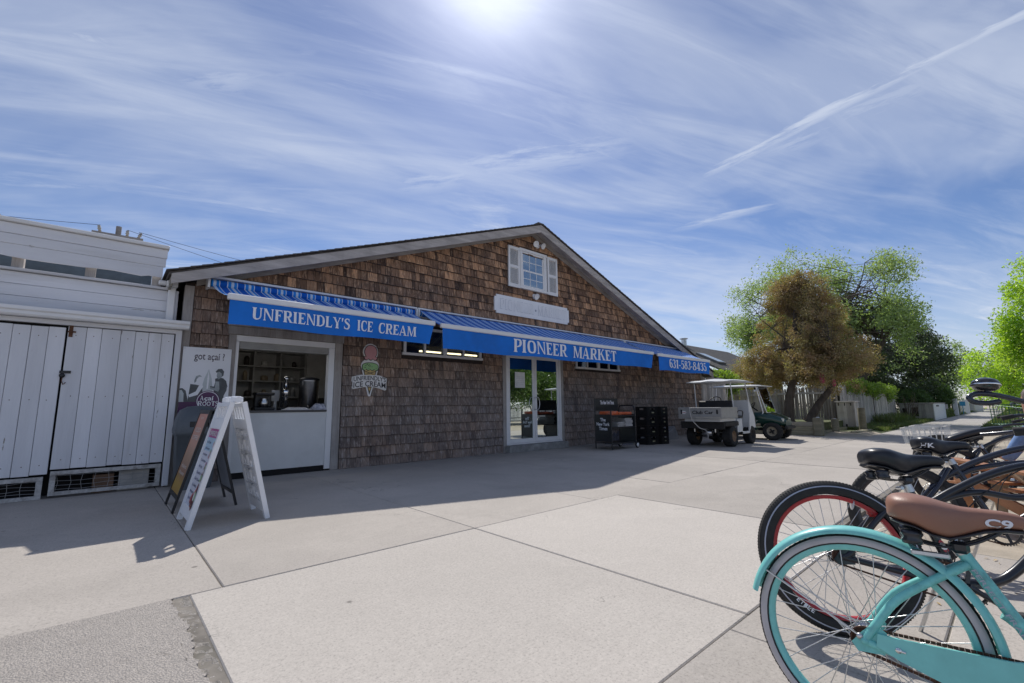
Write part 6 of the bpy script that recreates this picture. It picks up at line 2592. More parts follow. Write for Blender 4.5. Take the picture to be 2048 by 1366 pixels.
def saddle(root, x0, L, zt, W, mat, mat_u, long=False, text=None, sag=.045):
    """x0 = rear end; zt = height of the rear crown"""
    b = MB()
    rings = []
    if long:
        st = [(0, .25, -.08, .03), (.03, .7, -.055, .06), (.2, .95, -.02, .07), (.45, .9, .02, .07), (.75, .7, .05, .065), (.97, .5, .06, .05), (1, .2, .055, .03)]
    else:
        st = [(0, .30, -.030, .035), (.02, .58, -.012, .062), (.08, .84, .002, .085), (.20, .99, .006, .100), (.32, .96, .0, .115), (.44, .74, -.012, .110), (.56, .48, -.022, .085), (.70, .33, -.024, .062),
              (.84, .28, -.026, .050), (.95, .22, -.034, .040), (1.0, .08, -.046, .018)]
    for s_, w_, dz, dp in st:
        hw = W / 2 * w_
        zc = zt + dz
        ring = []
        for k in range(24):
            a = 2 * math.pi * k / 24
            cx, sz = math.cos(a), math.sin(a)
            yy = hw * math.copysign(abs(cx) ** .75, cx)
            z2 = (zc - dp * .42) + (dp * .42 * abs(sz) ** .8 if sz > 0 else -dp * .58 * abs(sz) ** .55)
            ring.append((x0 + L * s_, yy, z2))
        rings.append(ring)
    # finer loft through the stations
    fine_ = []
    for k in range(24):
        fine_.append(spline([r[k] for r in rings], 4))
    rr_ = [[fine_[k][i] for k in range(24)] for i in range(len(fine_[0]))]
    b.loft(rr_)
    sd = b.build("saddle", mat, root, local=True)
    b = MB()
    # under pan, rails and springs
    b.loft([[(x0 + L * s_, W / 2 * w_ * .86 * math.cos(a), zt + dz - dp * .88 - .012 + .008 * math.sin(a)) for a in [2 * math.pi * k / 14 for k in range(14)]] for s_, w_, dz, dp in st[1:-1]])
    if not long:
        for yy in (-W * .27, W * .27):
            b.lathe([(0, 0), (.026, .0), (.030, .012), (.024, .02), (.030, .03), (.026, .042), (0, .044)], (x0 + L * .17, yy, zt - .148), (0, 0, 1), 14)
        for yy in (-.024, .024):
            b.tube(spline([(x0 + L * .16, yy * 1.8, zt - .140), (x0 + L * .40, yy, zt - .150), (x0 + L * .62, yy, zt - .128), (x0 + L * .86, yy * .5, zt - .075)], 5), .0045, 6)
        b.box(x0 + L * .44, x0 + L * .58, -.032, .032, zt - .165, zt - .128, 0, None, .01)
    b.build("saddle_springs", mat_u, sd, local=True)
    if text:
        b = MB()
        s_, u0, w_, h_ = text
        i_lo = x0 + L * u0

        def surf(p):
            # press the mark on to the right flank
            best = None
            for r in rr_:
                if best is None or abs(r[0].x - p.x) < abs(best[0].x - p.x):
                    best = r
            q = [v for v in best if v.y < 0]
            q = min(q, key=lambda v: abs(v.z - p.z))
            return Vector((p.x, q.y - .0025, p.z))
        put_text(b, s_, (i_lo, 0, zt - .075), (1, 0, 0), (0, 0, 1), w_, h_, .03, 0, fn=surf)
        b.build("saddle_mark", M_letter, sd, local=True)
    return sd


def bike(name, label, loc, heading, lean, s):
    """one whole bicycle, rear tyre touching the ground at loc"""
    t = bpy.data.objects.new(name, None)
    COL.objects.link(t)
    t.location = loc
    t.rotation_mode = 'XYZ'
    t.matrix_world = Matrix.Translation(loc) @ Matrix.Rotation(heading, 4, 'Z') @ Matrix.Rotation(-lean, 4, 'X')
    WL[t.name] = tuple(loc)
    tag(t, label, "bicycle", "bicycles parked along the walk")
    R = s["R"]
    wbse = s.get("base", 1.10)
    wheel(t, 0.0, R, s)
    wheel(t, wbse, R, s)
    fm = s["frame"]
    bb = Vector((.47, 0, .275))
    ht = Vector(s.get("ht", (.80, 0, .845)))     # head tube top
    hb = ht + Vector((.045, 0, -.13))
    stp = Vector(s.get("seat_tube_top", (.27, 0, .645)))
    rt = s.get("tube_r", .0165)
    b = MB()
    b.tube([bb, stp], rt, 12)
    b.tube([hb + (hb - ht) * .1, ht + (ht - hb) * .1], rt * 1.25, 12)
    b.tube([bb + Vector((0, -.036, 0)), bb + Vector((0, .036, 0))], rt * 1.35, 12)
    b.tube(spline(s["top"], 6), rt, 12)
    b.tube(spline(s["down"], 6), rt * 1.08, 12)
    for y in (-.062, .062):
        b.tube(spline([(0.0, y, R), (.04, y, R + .02), (.16, y * .8, R + .16), (.22, y * .55, stp.z - .13), (stp.x - .02, 0.02 * (1 if y > 0 else -1), stp.z - .055)] if not s.get("arc") else [(0, y, R), (.035, y, R + .055), (.092, y * .9, R + .137), (.175, y * .6, stp.z - .128), (stp.x + .02, .016 * (1 if y > 0 else -1), stp.z - .055)], 6), rt * .72, 10)
        b.tube(spline([(0.0, y, R), (.10, y * .95, R - .02), (bb.x - .06, y * .6, bb.z), (bb.x, y * .5, bb.z)], 5), rt * .72, 10)
        yy = y
        b.prism([(-.035, yy - .003, R - .012), (-.02, yy - .003, R - .035), (.05, yy - .003, R - .03), (.06, yy - .003, R + .035), (.03, yy - .003, R + .06), (-.01, yy - .003, R + .02)][::-1], (0, .006, 0))
        b.lathe([(0, -.006), (.011, -.006), (.011, .006), (0, .006)], (0, yy * 1.12, R), (0, 1, 0), 8)
    if s.get("extra_top"):
        b.tube(spline(s["extra_top"], 6), rt * .8, 10)
    fr = b.build("frame", fm, t, local=True)
    if s.get("frame_text"):
        b = MB()
        for tx, p, q, hgt, mi in s["frame_text"]:
            p, q = Vector(p), Vector(q)
            ux = (q - p).normalized()
            uy = Vector((-ux.z, 0, ux.x))
            put_text(b, tx, p - uy * (hgt * .5), ux, uy, (q - p).length, hgt, .01, mi, lift=0, fn=lambda v: Vector((v.x, -rt * 1.0 - .0035, v.z)))
        b.build("frame_lettering", s["text_mats"], fr, local=True)
    # fork
    b = MB()
    for y in (-.05, .05):
        b.tube(spline([(hb.x + .01, y * .5, hb.z - .02), (hb.x + .03, y, hb.z - .08), (hb.x + .13, y, R + .16), (wbse, y, R)], 5), rt * .75, 10)
    b.tube([(hb.x + .01, -.05, hb.z - .03), (hb.x + .01, .05, hb.z - .03)], rt, 10)
    b.build("fork", s.get("fork", fm), t, local=True)
    # handlebar with its stem
    b = MB()
    hz = s.get("bar_z", 1.06)
    bk_ = s.get("bar_back", 1.0)
    b.tube([(ht.x, 0, ht.z + .01), (ht.x - .03, 0, hz - .06), (ht.x + .02, 0, hz - .04)], .014, 10)
    if s.get("bar"):
        for pts in s["bar"]:
            b.tube(spline(pts, 7), .0115, 10)
    else:
        for sy in (-1, 1):
            b.tube(spline([(ht.x + .02, 0, hz - .04), (ht.x + .05, sy * .12, hz - .02), (ht.x + .02, sy * .25, hz + .03), (ht.x - .12 * bk_, sy * .31, hz + .05), (ht.x - .30 * bk_, sy * .33, hz + .03)], 5), .0115, 10)
    hb_ = b.build("handlebar", s.get("bar_mat", M_bk), t, local=True)
    if not s.get("bar"):
        for sy in (-1, 1):
            b = MB()
            b.tube([(ht.x - .18 * bk_, sy * .318, hz + .046), (ht.x - .31 * bk_, sy * .331, hz + .029)], .0165, 10)
            b.build("grip", s.get("grip", M_rub), hb_, local=True)
    b = MB()
    b.tube(spline([(ht.x - .05, -.16, hz + .02), (ht.x + .10, -.10, hz + .06), (ht.x + .07, -.03, ht.z - .02), (ht.x - .14, -.022, ht.z - .06), (bb.x + .06, -.022, bb.z + .30), (bb.x - .05, -.03, bb.z + .05), (.12, -.07, R + .01)], 5), .0026, 5)
    b.build("cable", M_black, t, local=True)
    # seat post and saddle
    sx, sz = stp.x, stp.z
    b = MB()
    dv = (stp - bb).normalized()
    b.tube([stp - dv * .02, Vector((sx, 0, sz)) + dv * (s["sad"][2] - .13 - sz) / dv.z], .0128, 10)
    b.build("seat_post", M_chrome if s.get("chrome_post") else M_bk, t, local=True)
    b = MB()
    b.tube([stp - dv * .03, stp + dv * .006], rt * 1.18, 12)
    b.tube([stp + Vector((-.03, -.025, -.012)), stp + Vector((-.03, .03, -.012))], .008, 8)
    if s.get("qr"):
        b.box(sx - .115, sx - .02, -.043, -.035, sz - .045, sz - .028, 0, None, .004)
    b.build("seat_clamp", s.get("clamp", M_alu), t, local=True)
    saddle(t, *s["sad"])
    # crank, pedals, chain
    b = MB()
    cr_ = s.get("ring", .085)
    yr_ = -.052
    b.lathe([(cr_ * .84, -.002), (cr_, -.0015), (cr_, .0015), (cr_ * .84, .002), (cr_ * .84, -.002)], bb + Vector((0, yr_, 0)), (0, 1, 0), 40)
    for k in range(36):
        a = 2 * math.pi * k / 36
        b.box(-.003, .003, -.0012, .0012, cr_ - .001, cr_ + .006, 0, Matrix.Translation(bb + Vector((0, yr_, 0))) @ Matrix.Rotation(a, 4, 'Y'))
    for k in range(5):
        a = 2 * math.pi * k / 5
        b.beam(bb + Vector((0, yr_, 0)), bb + Vector((cr_ * .86 * math.cos(a), yr_, cr_ * .86 * math.sin(a))), .016, .004, up=(0, 1, 0))
    ca_ = s.get("crank_a", -.9)
    for sg_ in (-1, 1):
        e = bb + Vector((sg_ * .165 * math.cos(ca_), sg_ * -.068 * -1 if False else (-.066 if sg_ > 0 else .066), sg_ * .165 * math.sin(ca_)))
        b.tube([bb + Vector((0, e.y, 0)), e], [.013, .010], 8)
    crk = b.build("crank", s.get("crank_mat", M_bk), t, local=True)
    for sg_ in (-1, 1):
        e = bb + Vector((sg_ * .165 * math.cos(ca_), (-.12 if sg_ > 0 else .12), sg_ * .165 * math.sin(ca_)))
        b = MB()
        b.box(e.x - .045, e.x + .045, e.y - .045, e.y + .045, e.z - .012, e.z + .012, 0, None, .006)
        b.tube([(e.x, e.y * .55, e.z), (e.x, e.y, e.z)], .007, 6)
        b.build("pedal", M_rub, crk, local=True)
    b = MB()
    rs_ = .036
    h0 = Vector((0, yr_, R))
    h1 = bb + Vector((0, yr_, 0))
    for (p, q) in ((h0 + Vector((0, 0, rs_)), h1 + Vector((-.01, 0, cr_))), (h0 - Vector((.0, 0, rs_)), h1 - Vector((.01, 0, cr_)))):
        n = int((q - p).length / .0127)
        for k in range(n):
            a_, c_ = p + (q - p) * (k / n), p + (q - p) * ((k + .92) / n)
            b.beam(a_, c_, .0045 if k % 2 else .007, .0085)
    for k in range(14):
        a0, a1_ = math.pi / 2 + math.pi * k / 14, math.pi / 2 + math.pi * (k + 1) / 14
        b.beam(h0 + Vector((rs_ * math.cos(a0), 0, rs_ * math.sin(a0))), h0 + Vector((rs_ * math.cos(a1_), 0, rs_ * math.sin(a1_))), .006, .0085, up=(0, 1, 0))
    b.lathe([(.015, -.002), (rs_, -.002), (rs_, .002), (.015, .002)], h0, (0, 1, 0), 18)
    b.build("chain", s.get("chain", M_chain), t, local=True)
    if s.get("fender"):
        for hx, a0, a1_, nm in ((0.0, 4, 167, "rear_fender"), (wbse, 30, 200, "front_fender")):
            b = MB()
            rows = []
            n = 36
            for i in range(n + 1):
                a = math.radians(a0 + (a1_ - a0) * i / n)
                rows.append([(hx + (R + .008 + .020 * math.cos(f)) * math.cos(a), .040 * math.sin(f), R + (R + .008 + .020 * math.cos(f)) * math.sin(a)) for f in [math.radians(-104 + 208 * k / 10) for k in range(11)]])
            V_ = [p for r in rows for p in r]
            b.add(V_, [[i * 11 + k, i * 11 + k + 1, (i + 1) * 11 + k + 1, (i + 1) * 11 + k] for i in range(n) for k in range(10)], 0, True)
            f_ = b.build(nm, s["fender"], t, local=True)
            b = MB()
            for y in (-.066, .066):
                a = math.radians(151 if hx == 0 else 190)
                e = Vector((hx + R * math.cos(a) * 1.0, y * .55, R + R * math.sin(a)))
                b.beam((hx - .01, y, R + .012), e, .004, .014 if y < 0 else .010, up=(0, 1, 0))
                b.lathe([(0, -.005), (.009, -.005), (.009, .005), (0, .005)], (hx - .012, y * 1.06, R + .012), (0, 1, 0), 8)
            b.build("fender_stay", M_alu, f_, local=True)
    if s.get("guard"):
        b = MB()
        yg = -.066
        out = [(.030, R - .005), (.036, R + .032), (.075, R + .030), (.34, R + .040), (.47, .385), (.55, .355), (.575, .275), (.54, .195), (.46, .17), (.36, .20), (.085, R - .032)]
        b.prism([(q[0], yg, q[1]) for q in out], (0, -.010, 0))
        gd = b.build("chain_guard", s["guard"], t, local=True)
        b = MB()
        b.lathe([(0, .006), (.008, .005), (.009, 0)], (.085, yg - .010, R - .002), (0, -1, 0), 8)
        b.tube([(.085, yg - .012, R - .002), (.102, yg - .012, R - .004)], .004, 6)
        b.build("guard_screw", M_chrome, gd, local=True)
    if s.get("kick", True):
        b = MB()
        b.tube([(bb.x - .08, .03, bb.z - .02), (bb.x - .13, .13 + lean * .2, .02)], .009, 8)
        b.build("kickstand", M_alu, t, local=True)
    return t


teal = dict(R=.32, tyre_w=.043, whitewall=True, side_mat=M_wall_t, rim=M_teal, rim_w=.015, rim_d=.014, hub=M_steel, spoke=M_spoke, spokes=36, tread=96, frame=M_teal_d, tube_r=.0175, arc=True,
            seat_tube_top=(.262, 0, .652),
            top=[(.345, 0, .47), (.42, 0, .435), (.60, 0, .52), (.74, 0, .65), (.82, 0, .79)], down=[(.47, 0, .285), (.60, 0, .37), (.74, 0, .53), (.845, 0, .69)],
            fender=M_teal, guard=M_teal, sad=(.098, .335, .792, .225, M_tan, M_bk, False, ("C9", .70, .062, .026)), chrome_post=True, qr=True, bar_z=1.0, crank_a=-2.4,
            frame_text=[("PERFECT FRAME", (.292, 0, .585), (.392, 0, .395), .012, 0)], text_mats=[M_refl])
b1 = bike("bicycle", "teal cruiser bicycle with tan saddle and white-walled tyre", (1.97, .434, 0.0), -1.40, .10, teal)
black_red = dict(R=.355, tyre_w=.084, line=True, side_mat=M_refl, rim=M_bred, rim_w=.021, rim_d=.011, hub=M_bk, spoke=M_spoke, spokes=36, tread=150, frame=M_bk, tube_r=.0185,
                 seat_tube_top=(.345, 0, .70), base=1.26, ht=(.93, 0, .85),
                 top=[(.34, 0, .60), (.42, 0, .62), (.52, 0, .68), (.66, 0, .755), (.80, 0, .805), (.94, 0, .82)], down=[(.47, 0, .275), (.62, 0, .30), (.76, 0, .42), (.92, 0, .62), (.97, 0, .73)],
                 extra_top=[(.40, 0, .60), (.51, 0, .655), (.63, 0, .682), (.78, 0, .665), (.96, 0, .73)],
                 sad=(.172, .345, .875, .235, M_blk_s, M_bk), crank_a=-.6, bar_mat=M_navy, grip=M_rub,
                 bar=[[(.95, 0, 1.00), (.96, -.12, .99), (.90, -.26, .995), (.78, -.32, 1.03), (.68, -.335, 1.062), (.59, -.345, 1.088), (.53, -.35, 1.092), (.502, -.35, 1.076), (.515, -.35, 1.056), (.56, -.35, 1.050), (.605, -.345, 1.058)],
                      [(.95, 0, 1.00), (.97, .10, 1.0), (.97, .24, 1.0), (.94, .33, 1.0), (.90, .40, 1.0)]],
                 frame_text=[("bicycles", (.225, 0, .545), (.29, 0, .612), .020, 0), ("1", (.385, 0, .565), (.40, 0, .53), .03, 0), ("es", (.425, 0, .46), (.445, 0, .41), .03, 1), ("for life", (.455, 0, .365), (.475, 0, .30), .018, 0)],
                 text_mats=[M_letter, M_bred])
b2 = bike("bicycle", "black bicycle with red rims, fat tyres and black saddle behind the teal one", (2.742, .66, 0.0), -1.05, .17, black_red)
# bell on the far-swept bar, the tyre's maker mark, red tail light and reflector
b = MB()
Mb = Matrix.Translation((.60, -.345, 1.150)) @ Matrix.Rotation(.12, 4, 'Y')
b.lathe([(0, .031), (.026, .029), (.042, .020), (.048, .006), (.046, .0)], (.572, -.345, 1.130), (.1, 0, 1), 22)
b.lathe([(.046, .0), (.042, -.015), (.026, -.024), (0, -.026)], (.572, -.345, 1.130), (.1, 0, 1), 22)
b.tube([(.572, -.345, 1.095), (.572, -.345, 1.11)], .010, 8)
bell = b.build("bell", glossy_paint("bell_black", (.02, .02, .022), .08, .1, .8), b2, local=True)
b = MB()
b.lathe([(.0492, .003), (.0500, .0), (.0492, -.003)], (.572, -.345, 1.130), (.1, 0, 1), 22)
b.build("bell_trim", M_chrome, bell, local=True)
b = MB()
for tx, a0, n_ in (("ELITE", 238, 5),):
    for k, ch in enumerate(tx):
        a = math.radians(a0 - k * 3.4)
        rr2 = .355 - .052
        c_ = Vector((rr2 * math.cos(a), 0, .355 + rr2 * math.sin(a)))
        ux = Vector((-math.sin(a), 0, math.cos(a))) * -1
        ux = Vector((math.sin(a), 0, -math.cos(a)))
        put_text(b, ch, c_, -ux, Vector((-math.cos(a), 0, -math.sin(a))), .013, .020, .02, 0, fn=lambda v: Vector((v.x, -.0415, v.z)))
b.build("tyre_lettering", M_letter, b2, local=True)
b = MB()
b.box(.155, .20, -.02, .02, .545, .60, 0, None, .012)
b.build("tail_light", simple("tail_red", (.35, .02, .02), .25), b2, local=True)
b = MB()
b.lathe([(0, .004), (.026, .003), (.028, 0), (0, -.002)], (.10, .0, .60), (-1, 0, .2), 14)
b.build("reflector", simple("reflector_clear", (.6, .62, .65), .1), b2, local=True)

blk = dict(R=.34, tyre_w=.058, side_mat=M_refl, rim=M_bk, rim_w=.018, rim_d=.022, hub=M_steel, spoke=M_spoke, spokes=32, tread=80, frame=M_navy, tube_r=.020, seat_tube_top=(.29, 0, .71), base=1.22, ht=(.90, 0, .85),
           top=[(.15, 0, .51), (.273, 0, .615), (.446, 0, .715), (.62, 0, .785), (.76, 0, .815), (.91, 0, .82)], down=[(.47, 0, .275), (.60, 0, .36), (.76, 0, .50), (.93, 0, .72)],
           extra_top=[(.30, 0, .60), (.42, 0, .66), (.60, 0, .70), (.92, 0, .74)],
           sad=(.10, .31, .862, .22, M_blk_s, M_bk, False, ("HK", .05, .07, .03)), crank_a=.3, chrome_post=False, bar_back=.5, bar_z=1.0)
b3 = bike("bicycle", "black cruiser bicycle with black saddle marked HK", (4.19, .59, 0.0), -1.15, .13, blk)
lng = dict(blk)
lng.update(sad=(.03, .47, .80, .15, M_blk_s, M_bk, True), tube_r=.017, extra_top=None, seat_tube_top=(.30, 0, .66), bar_z=.90, kick=True, spokes=28, tread=60)
b4 = bike("bicycle", "low black bicycle with a long dark banana saddle", (6.55, .55, 0.0), -1.12, .12, lng)
bsk = dict(blk)
bsk.update(bar_z=.90, frame=M_bk, tube_r=.015, extra_top=None, sad=(.16, .27, .70, .2, M_blk_s, M_bk), spokes=28, tread=60)
b5 = bike("bicycle", "black bicycle with pale wire basket over its rear wheel", (8.35, .72, 0.0), -1.15, .12, bsk)


def wire_basket(root, name, x0, x1, y0, y1, z0, z1, mat, taper=.02, n=7):
    b = MB()
    top = [(x0 - taper, y0 - taper, z1), (x1 + taper, y0 - taper, z1), (x1 + taper, y1 + taper, z1), (x0 - taper, y1 + taper, z1)]
    bot = [(x0, y0, z0), (x1, y0, z0), (x1, y1, z0), (x0, y1, z0)]
    for loop, r in ((top, .006), (bot, .004), ([tuple((Vector(a) + Vector(c)) / 2) for a, c in zip(top, bot)], .003)):
        for k in range(4):
            b.tube([loop[k], loop[(k + 1) % 4]], r, 6)
    for k in range(4):
        for q in range(n):
            t_ = (q + .5) / n
            p = Vector(top[k]).lerp(Vector(top[(k + 1) % 4]), t_)
            d = Vector(bot[k]).lerp(Vector(bot[(k + 1) % 4]), t_)
            b.tube([p, d], .0034, 5)
    for q in range(n):
        t_ = (q + .5) / n
        b.tube([Vector(bot[0]).lerp(Vector(bot[1]), t_), Vector(bot[3]).lerp(Vector(bot[2]), t_)], .003, 5)
        b.tube([Vector(bot[0]).lerp(Vector(bot[3]), t_), Vector(bot[1]).lerp(Vector(bot[2]), t_)], .003, 5)
    return b.build(name, mat, root, local=True)


for y0_, y1_ in ((-.26, -.09), (.09, .26)):
    wire_basket(b5, "wire_basket", -.32, .0, y0_, y1_, .56, .775, simple("basket_grey", (.72, .72, .70), .4, metal=.3), n=6)
redb = dict(blk)
redb.update(frame=M_bike_r, fork=M_bike_r, tube_r=.016, extra_top=None, sad=(.10, .28, .80, .2, M_tan, M_bk), spokes=24, tread=50, R=.33, rim=M_alu)
b6 = bike("bicycle", "red bicycle with a green wire basket near the seated person", (10.04, -.68, 0.0), 2.35, .10, redb)
wire_basket(b6, "wire_basket", .88, 1.22, -.22, .22, .78, 1.04, simple("basket_green", (.03, .12, .05), .4, metal=.2), n=9)

# ---- wooden lounge chair with the seated person
M_wch = wood("orange_brown_wood", (0.36, 0.155, 0.075), (0.50, 0.245, 0.125), axis=0, rough=.6, piece=.1)
ch = thing("lounge_chair", "orange-brown wooden slatted lounge chair under the seated person", "chair", (5.87, -.13, 0), (0, 0, math.radians(38)))
# local: x forward (towards the street), y left
for y in (-.30, .30):
    b = MB()
    b.beam((-.55, y, .08), (.62, y, .40), .025, .09)
    b.build("side_rail", M_wch, ch, local=True)
    b = MB()
    b.beam((.48, y * 1.12, .0), (.44, y * 1.12, .55), .025, .08, up=(0, 1, 0))
    b.build("leg", M_wch, ch, local=True)
    b = MB()
    b.beam((-.36, y * 1.18, .53), (.56, y * 1.18, .565), .11, .022)
    b.build("armrest", M_wch, ch, local=True)
    b = MB()
    b.beam((.50, y * .86, .345), (.74, y * .86, .325), .08, .022)
    b.build("leg_rest", M_wch, ch, local=True)
for k in range(6):
    xx = -.25 + k * .145
    b = MB()
    zz2 = .20 + (xx + .55) * .273 - .0
    b.box(xx - .06, xx + .06, -.31, .31, zz2 - .010, zz2 + .012, 0, None, .004)
    b.build("seat_slat", M_wch, ch, local=True)
for k in range(5):
    y = -.24 + k * .12
    b = MB()
    b.beam((-.28, y, .24), (-.66, y * 1.1, .98 + (.05 if k == 2 else .02 if k in (1, 3) else 0)), .105, .02, up=(1, 0, .4))
    b.build("back_slat", M_wch, ch, local=True)

# person: one skinned surface, grown along a posed skeleton
pe = thing("person", "person in light blue shirt and khaki trousers sitting in the wooden chair", "person", (5.87, -.13, 0), (0, 0, math.radians(38)))
J, E_ = [], []


def j(p, r, par=None):
    J.append((p, r))
    if par is not None:
        E_.append((par, len(J) - 1))
    return len(J) - 1


pel = j((-.13, 0, .40), (.15, .12))
bel = j((-.11, 0, .56), (.145, .115), pel)
che = j((-.06, 0, .76), (.165, .12), bel)
nbk = j((-.01, 0, .90), (.085, .08), che)
nck = j((.02, 0, .97), (.055, .055), nbk)
for sy in (-1, 1):
    shd_ = j((-.03, sy * .17, .85), (.065, .06), che)
    elb = j((.06, sy * .25, .63), (.046, .046), shd_)
    wri = j((.20, sy * .20, .635), (.033, .026), elb)
    pal = j((.25, sy * .18, .63), (.040, .018), wri)
    for f_, (dy, ln, dz) in enumerate(((-.028, .075, -.012), (-.010, .085, -.016), (.010, .080, -.016), (.027, .062, -.012))):
        k1 = j((.29, sy * (.17 + dy), .626), (.0095, .0095), pal)
        k2 = j((.29 + ln * .55, sy * (.165 + dy), .622 + dz * .6), (.0088, .0088), k1)
        j((.29 + ln * .95, sy * (.16 + dy), .612 + dz * 1.6), (.0078, .0078), k2)
    th1 = j((.25, sy * .14, .632), (.011, .011), pal)
    j((.29, sy * .118, .632), (.009, .009), th1)
    hip = j((-.10, sy * .10, .41), (.10, .09), pel)
    kne = j((.27, sy * .15, .545), (.068, .066), hip)
    clf = j((.35, sy * .15, .34), (.060, .056), kne)
    ank = j((.37, sy * .14, .12), (.038, .036), clf)
    hel = j((.36, sy * .14, .045), (.042, .034), ank)
    bal_ = j((.49, sy * .15, .035), (.040, .028), hel)
    j((.57, sy * .155, .028), (.030, .018), bal_)
me = bpy.data.meshes.new("body_cage")
me.from_pydata([p for p, _ in J], E_, [])
ob = bpy.data.objects.new("body_cage", me)
COL.objects.link(ob)
mo = ob.modifiers.new("skin", 'SKIN')
for i, (_, r) in enumerate(J):
    sv = me.skin_vertices[0].data[i]
    sv.radius = r
    sv.use_root = (i == 0)
mo.use_smooth_shade = True
ss = ob.modifiers.new("sub", 'SUBSURF')
ss.levels = ss.render_levels = 2
dg = bpy.context.evaluated_depsgraph_get()
bm_ = bpy.data.meshes.new_from_object(ob.evaluated_get(dg))
bpy.data.objects.remove(ob)
M_skin = simple("skin", (0.42, 0.23, 0.16), .5, var=.06)
M_shirt = simple("blue_shirt_cloth", (0.16, 0.27, 0.50), .9, var=.15, scale=14, bump=.3, bscale=30)
M_khaki = simple("khaki_cloth", (0.40, 0.31, 0.22), .9, var=.10, scale=10, bump=.4, bscale=22)
M_shoe = simple("shoe_brown", (.08, .05, .035), .6)
bm_.materials.clear()
for m_ in (M_skin, M_shirt, M_khaki, M_shoe):
    bm_.materials.append(m_)
for p in bm_.polygons:
    c = p.center
    if c.x > .28 and c.z < .10:
        i = 3
    elif (c.x > .10 and c.z > .600) or (c.z > .925):
        i = 0
    elif c.z > .50 and (c.x < .06 or c.z > .61):
        i = 1
    else:
        i = 2
    p.material_index = i
    p.use_smooth = True
bo = bpy.data.objects.new("body", bm_)
COL.objects.link(bo)
bo.parent = pe
WL[bo.name] = WL[pe.name]
b = MB()
hc = Vector((.055, 0, 1.085))
rings = []
for dz, rx, ry, ox in ((-.125, .035, .035, .03), (-.105, .062, .050, .025), (-.07, .082, .064, .012), (-.02, .094, .074, .0), (.03, .099, .078, -.004), (.075, .092, .072, -.008), (.11, .065, .052, -.01), (.125, .02, .02, -.01)):
    rings.append([(hc.x + ox + rx * math.cos(a), hc.y + ry * math.sin(a), hc.z + dz) for a in [2 * math.pi * k / 20 for k in range(20)]])
b.loft(rings)
b.loft([[(hc.x + .092 + .0, -.008, hc.z + .02), (hc.x + .092, .008, hc.z + .02), (hc.x + .085, 0, hc.z + .03)], [(hc.x + .118, -.016, hc.z - .03), (hc.x + .118, .016, hc.z - .03), (hc.x + .112, 0, hc.z - .015)], [(hc.x + .09, -.012, hc.z - .045), (hc.x + .09, .012, hc.z - .045), (hc.x + .09, 0, hc.z - .04)]])
for sy in (-1, 1):
    b.ball((hc.x - .005, sy * .078, hc.z - .01), .018, .010, .03, 10, 6)
hd_ = b.build("head", M_skin, pe, local=True)
b = MB()
for sy in (-1, 1):
    b.ball((hc.x + .088, sy * .032, hc.z + .012), .010, .013, .007, 8, 6)
b.ball((hc.x + .088, 0, hc.z - .068), .008, .024, .006, 8, 6, 1)
b.build("eyes_and_mouth", [simple("eye_dark", (.03, .025, .02), .3), simple("lip", (.30, .12, .10), .5)], hd_, local=True)
b = MB()
rings = []
for dz, rx, ry, ox in ((-.06, .088, .080, -.028), (-.01, .100, .085, -.020), (.04, .104, .086, -.014), (.085, .098, .080, -.012), (.118, .072, .060, -.012), (.137, .025, .022, -.012)):
    rings.append([(hc.x + ox + (rx * math.cos(a) if math.cos(a) < .35 or dz > .05 else rx * .35) + random.uniform(-.004, .004), hc.y + ry * math.sin(a) + random.uniform(-.004, .004), hc.z + dz) for a in [2 * math.pi * k / 24 for k in range(24)]])
b.loft(rings)
b.build("hair", simple("grey_brown_hair", (0.12, 0.095, 0.08), .7, var=.4, scale=60, bump=.6, bscale=120, stretch=(1, 1, .3)), pe, local=True)

# ================================================================== fences, timbers, posts along the path
M_fence = wood("silver_fence_board", (0.40, 0.372, 0.35), (0.60, 0.57, 0.545), axis=2, fine=60, piece=.20)
M_fence_b = wood("brown_fence_stake", (0.24, 0.21, 0.18), (0.44, 0.40, 0.355), axis=2, fine=60, piece=.28)
bm1 = MB()
bm1.box(-.5, .5, -.5, .5, 0, 1, 0, None, .04)
BOARD = fast_mesh("fence_board", bm1.v, [i for f in bm1.f for i in f], [len(f) for f in bm1.f], [M_fence])
bm2 = MB()
bm2.tube([(0, 0, 0), (0, 0, .97), (0, 0, 1.0)], [.5, .48, .3], 8)
STAKE = fast_mesh("fence_stake", bm2.v, [i for f in bm2.f for i in f], [len(f) for f in bm2.f], [M_fence_b], None, bm2.s)
rf_ = random.Random(77)


def fence(name, label, p, q, h0, h1, w, me, th=.022, rails=True):
    p, q = Vector((p[0], p[1], 0)), Vector((q[0], q[1], 0))
    t = thing(name, label, "fence", tuple((p + q) / 2))
    d = (q - p).normalized()
    L = (q - p).length
    ang = math.atan2(d.y, d.x)
    n = int(L / w)
    for k in range(n):
        s_ = (k + .5) * w
        c = p + d * s_
        h = h0 + (h1 - h0) * k / n + rf_.uniform(-.025, .025)
        off = Vector((-d.y, d.x, 0)) * rf_.uniform(-.006, .006)
        inst(me.name, me, t, rebase(tuple(c + off + Vector((0, 0, -.02))), t), (rf_.uniform(-.012, .012), rf_.uniform(-.012, .012), ang), (w * rf_.uniform(.90, .97), th if me is BOARD else w * .95, h))
    if rails:
        nrm = Vector((-d.y, d.x, 0)) * (-.055 if name != "board_fence_x" else .055)
        for zz2 in (.35, max(.6, (h0 + h1) / 2 - .3)):
            b = MB()
            b.beam(p - nrm * .8 + Vector((0, 0, zz2)), q - nrm * .8 + Vector((0, 0, zz2)), .04, .09)
            b.build("rail", M_fence, t)
    return t


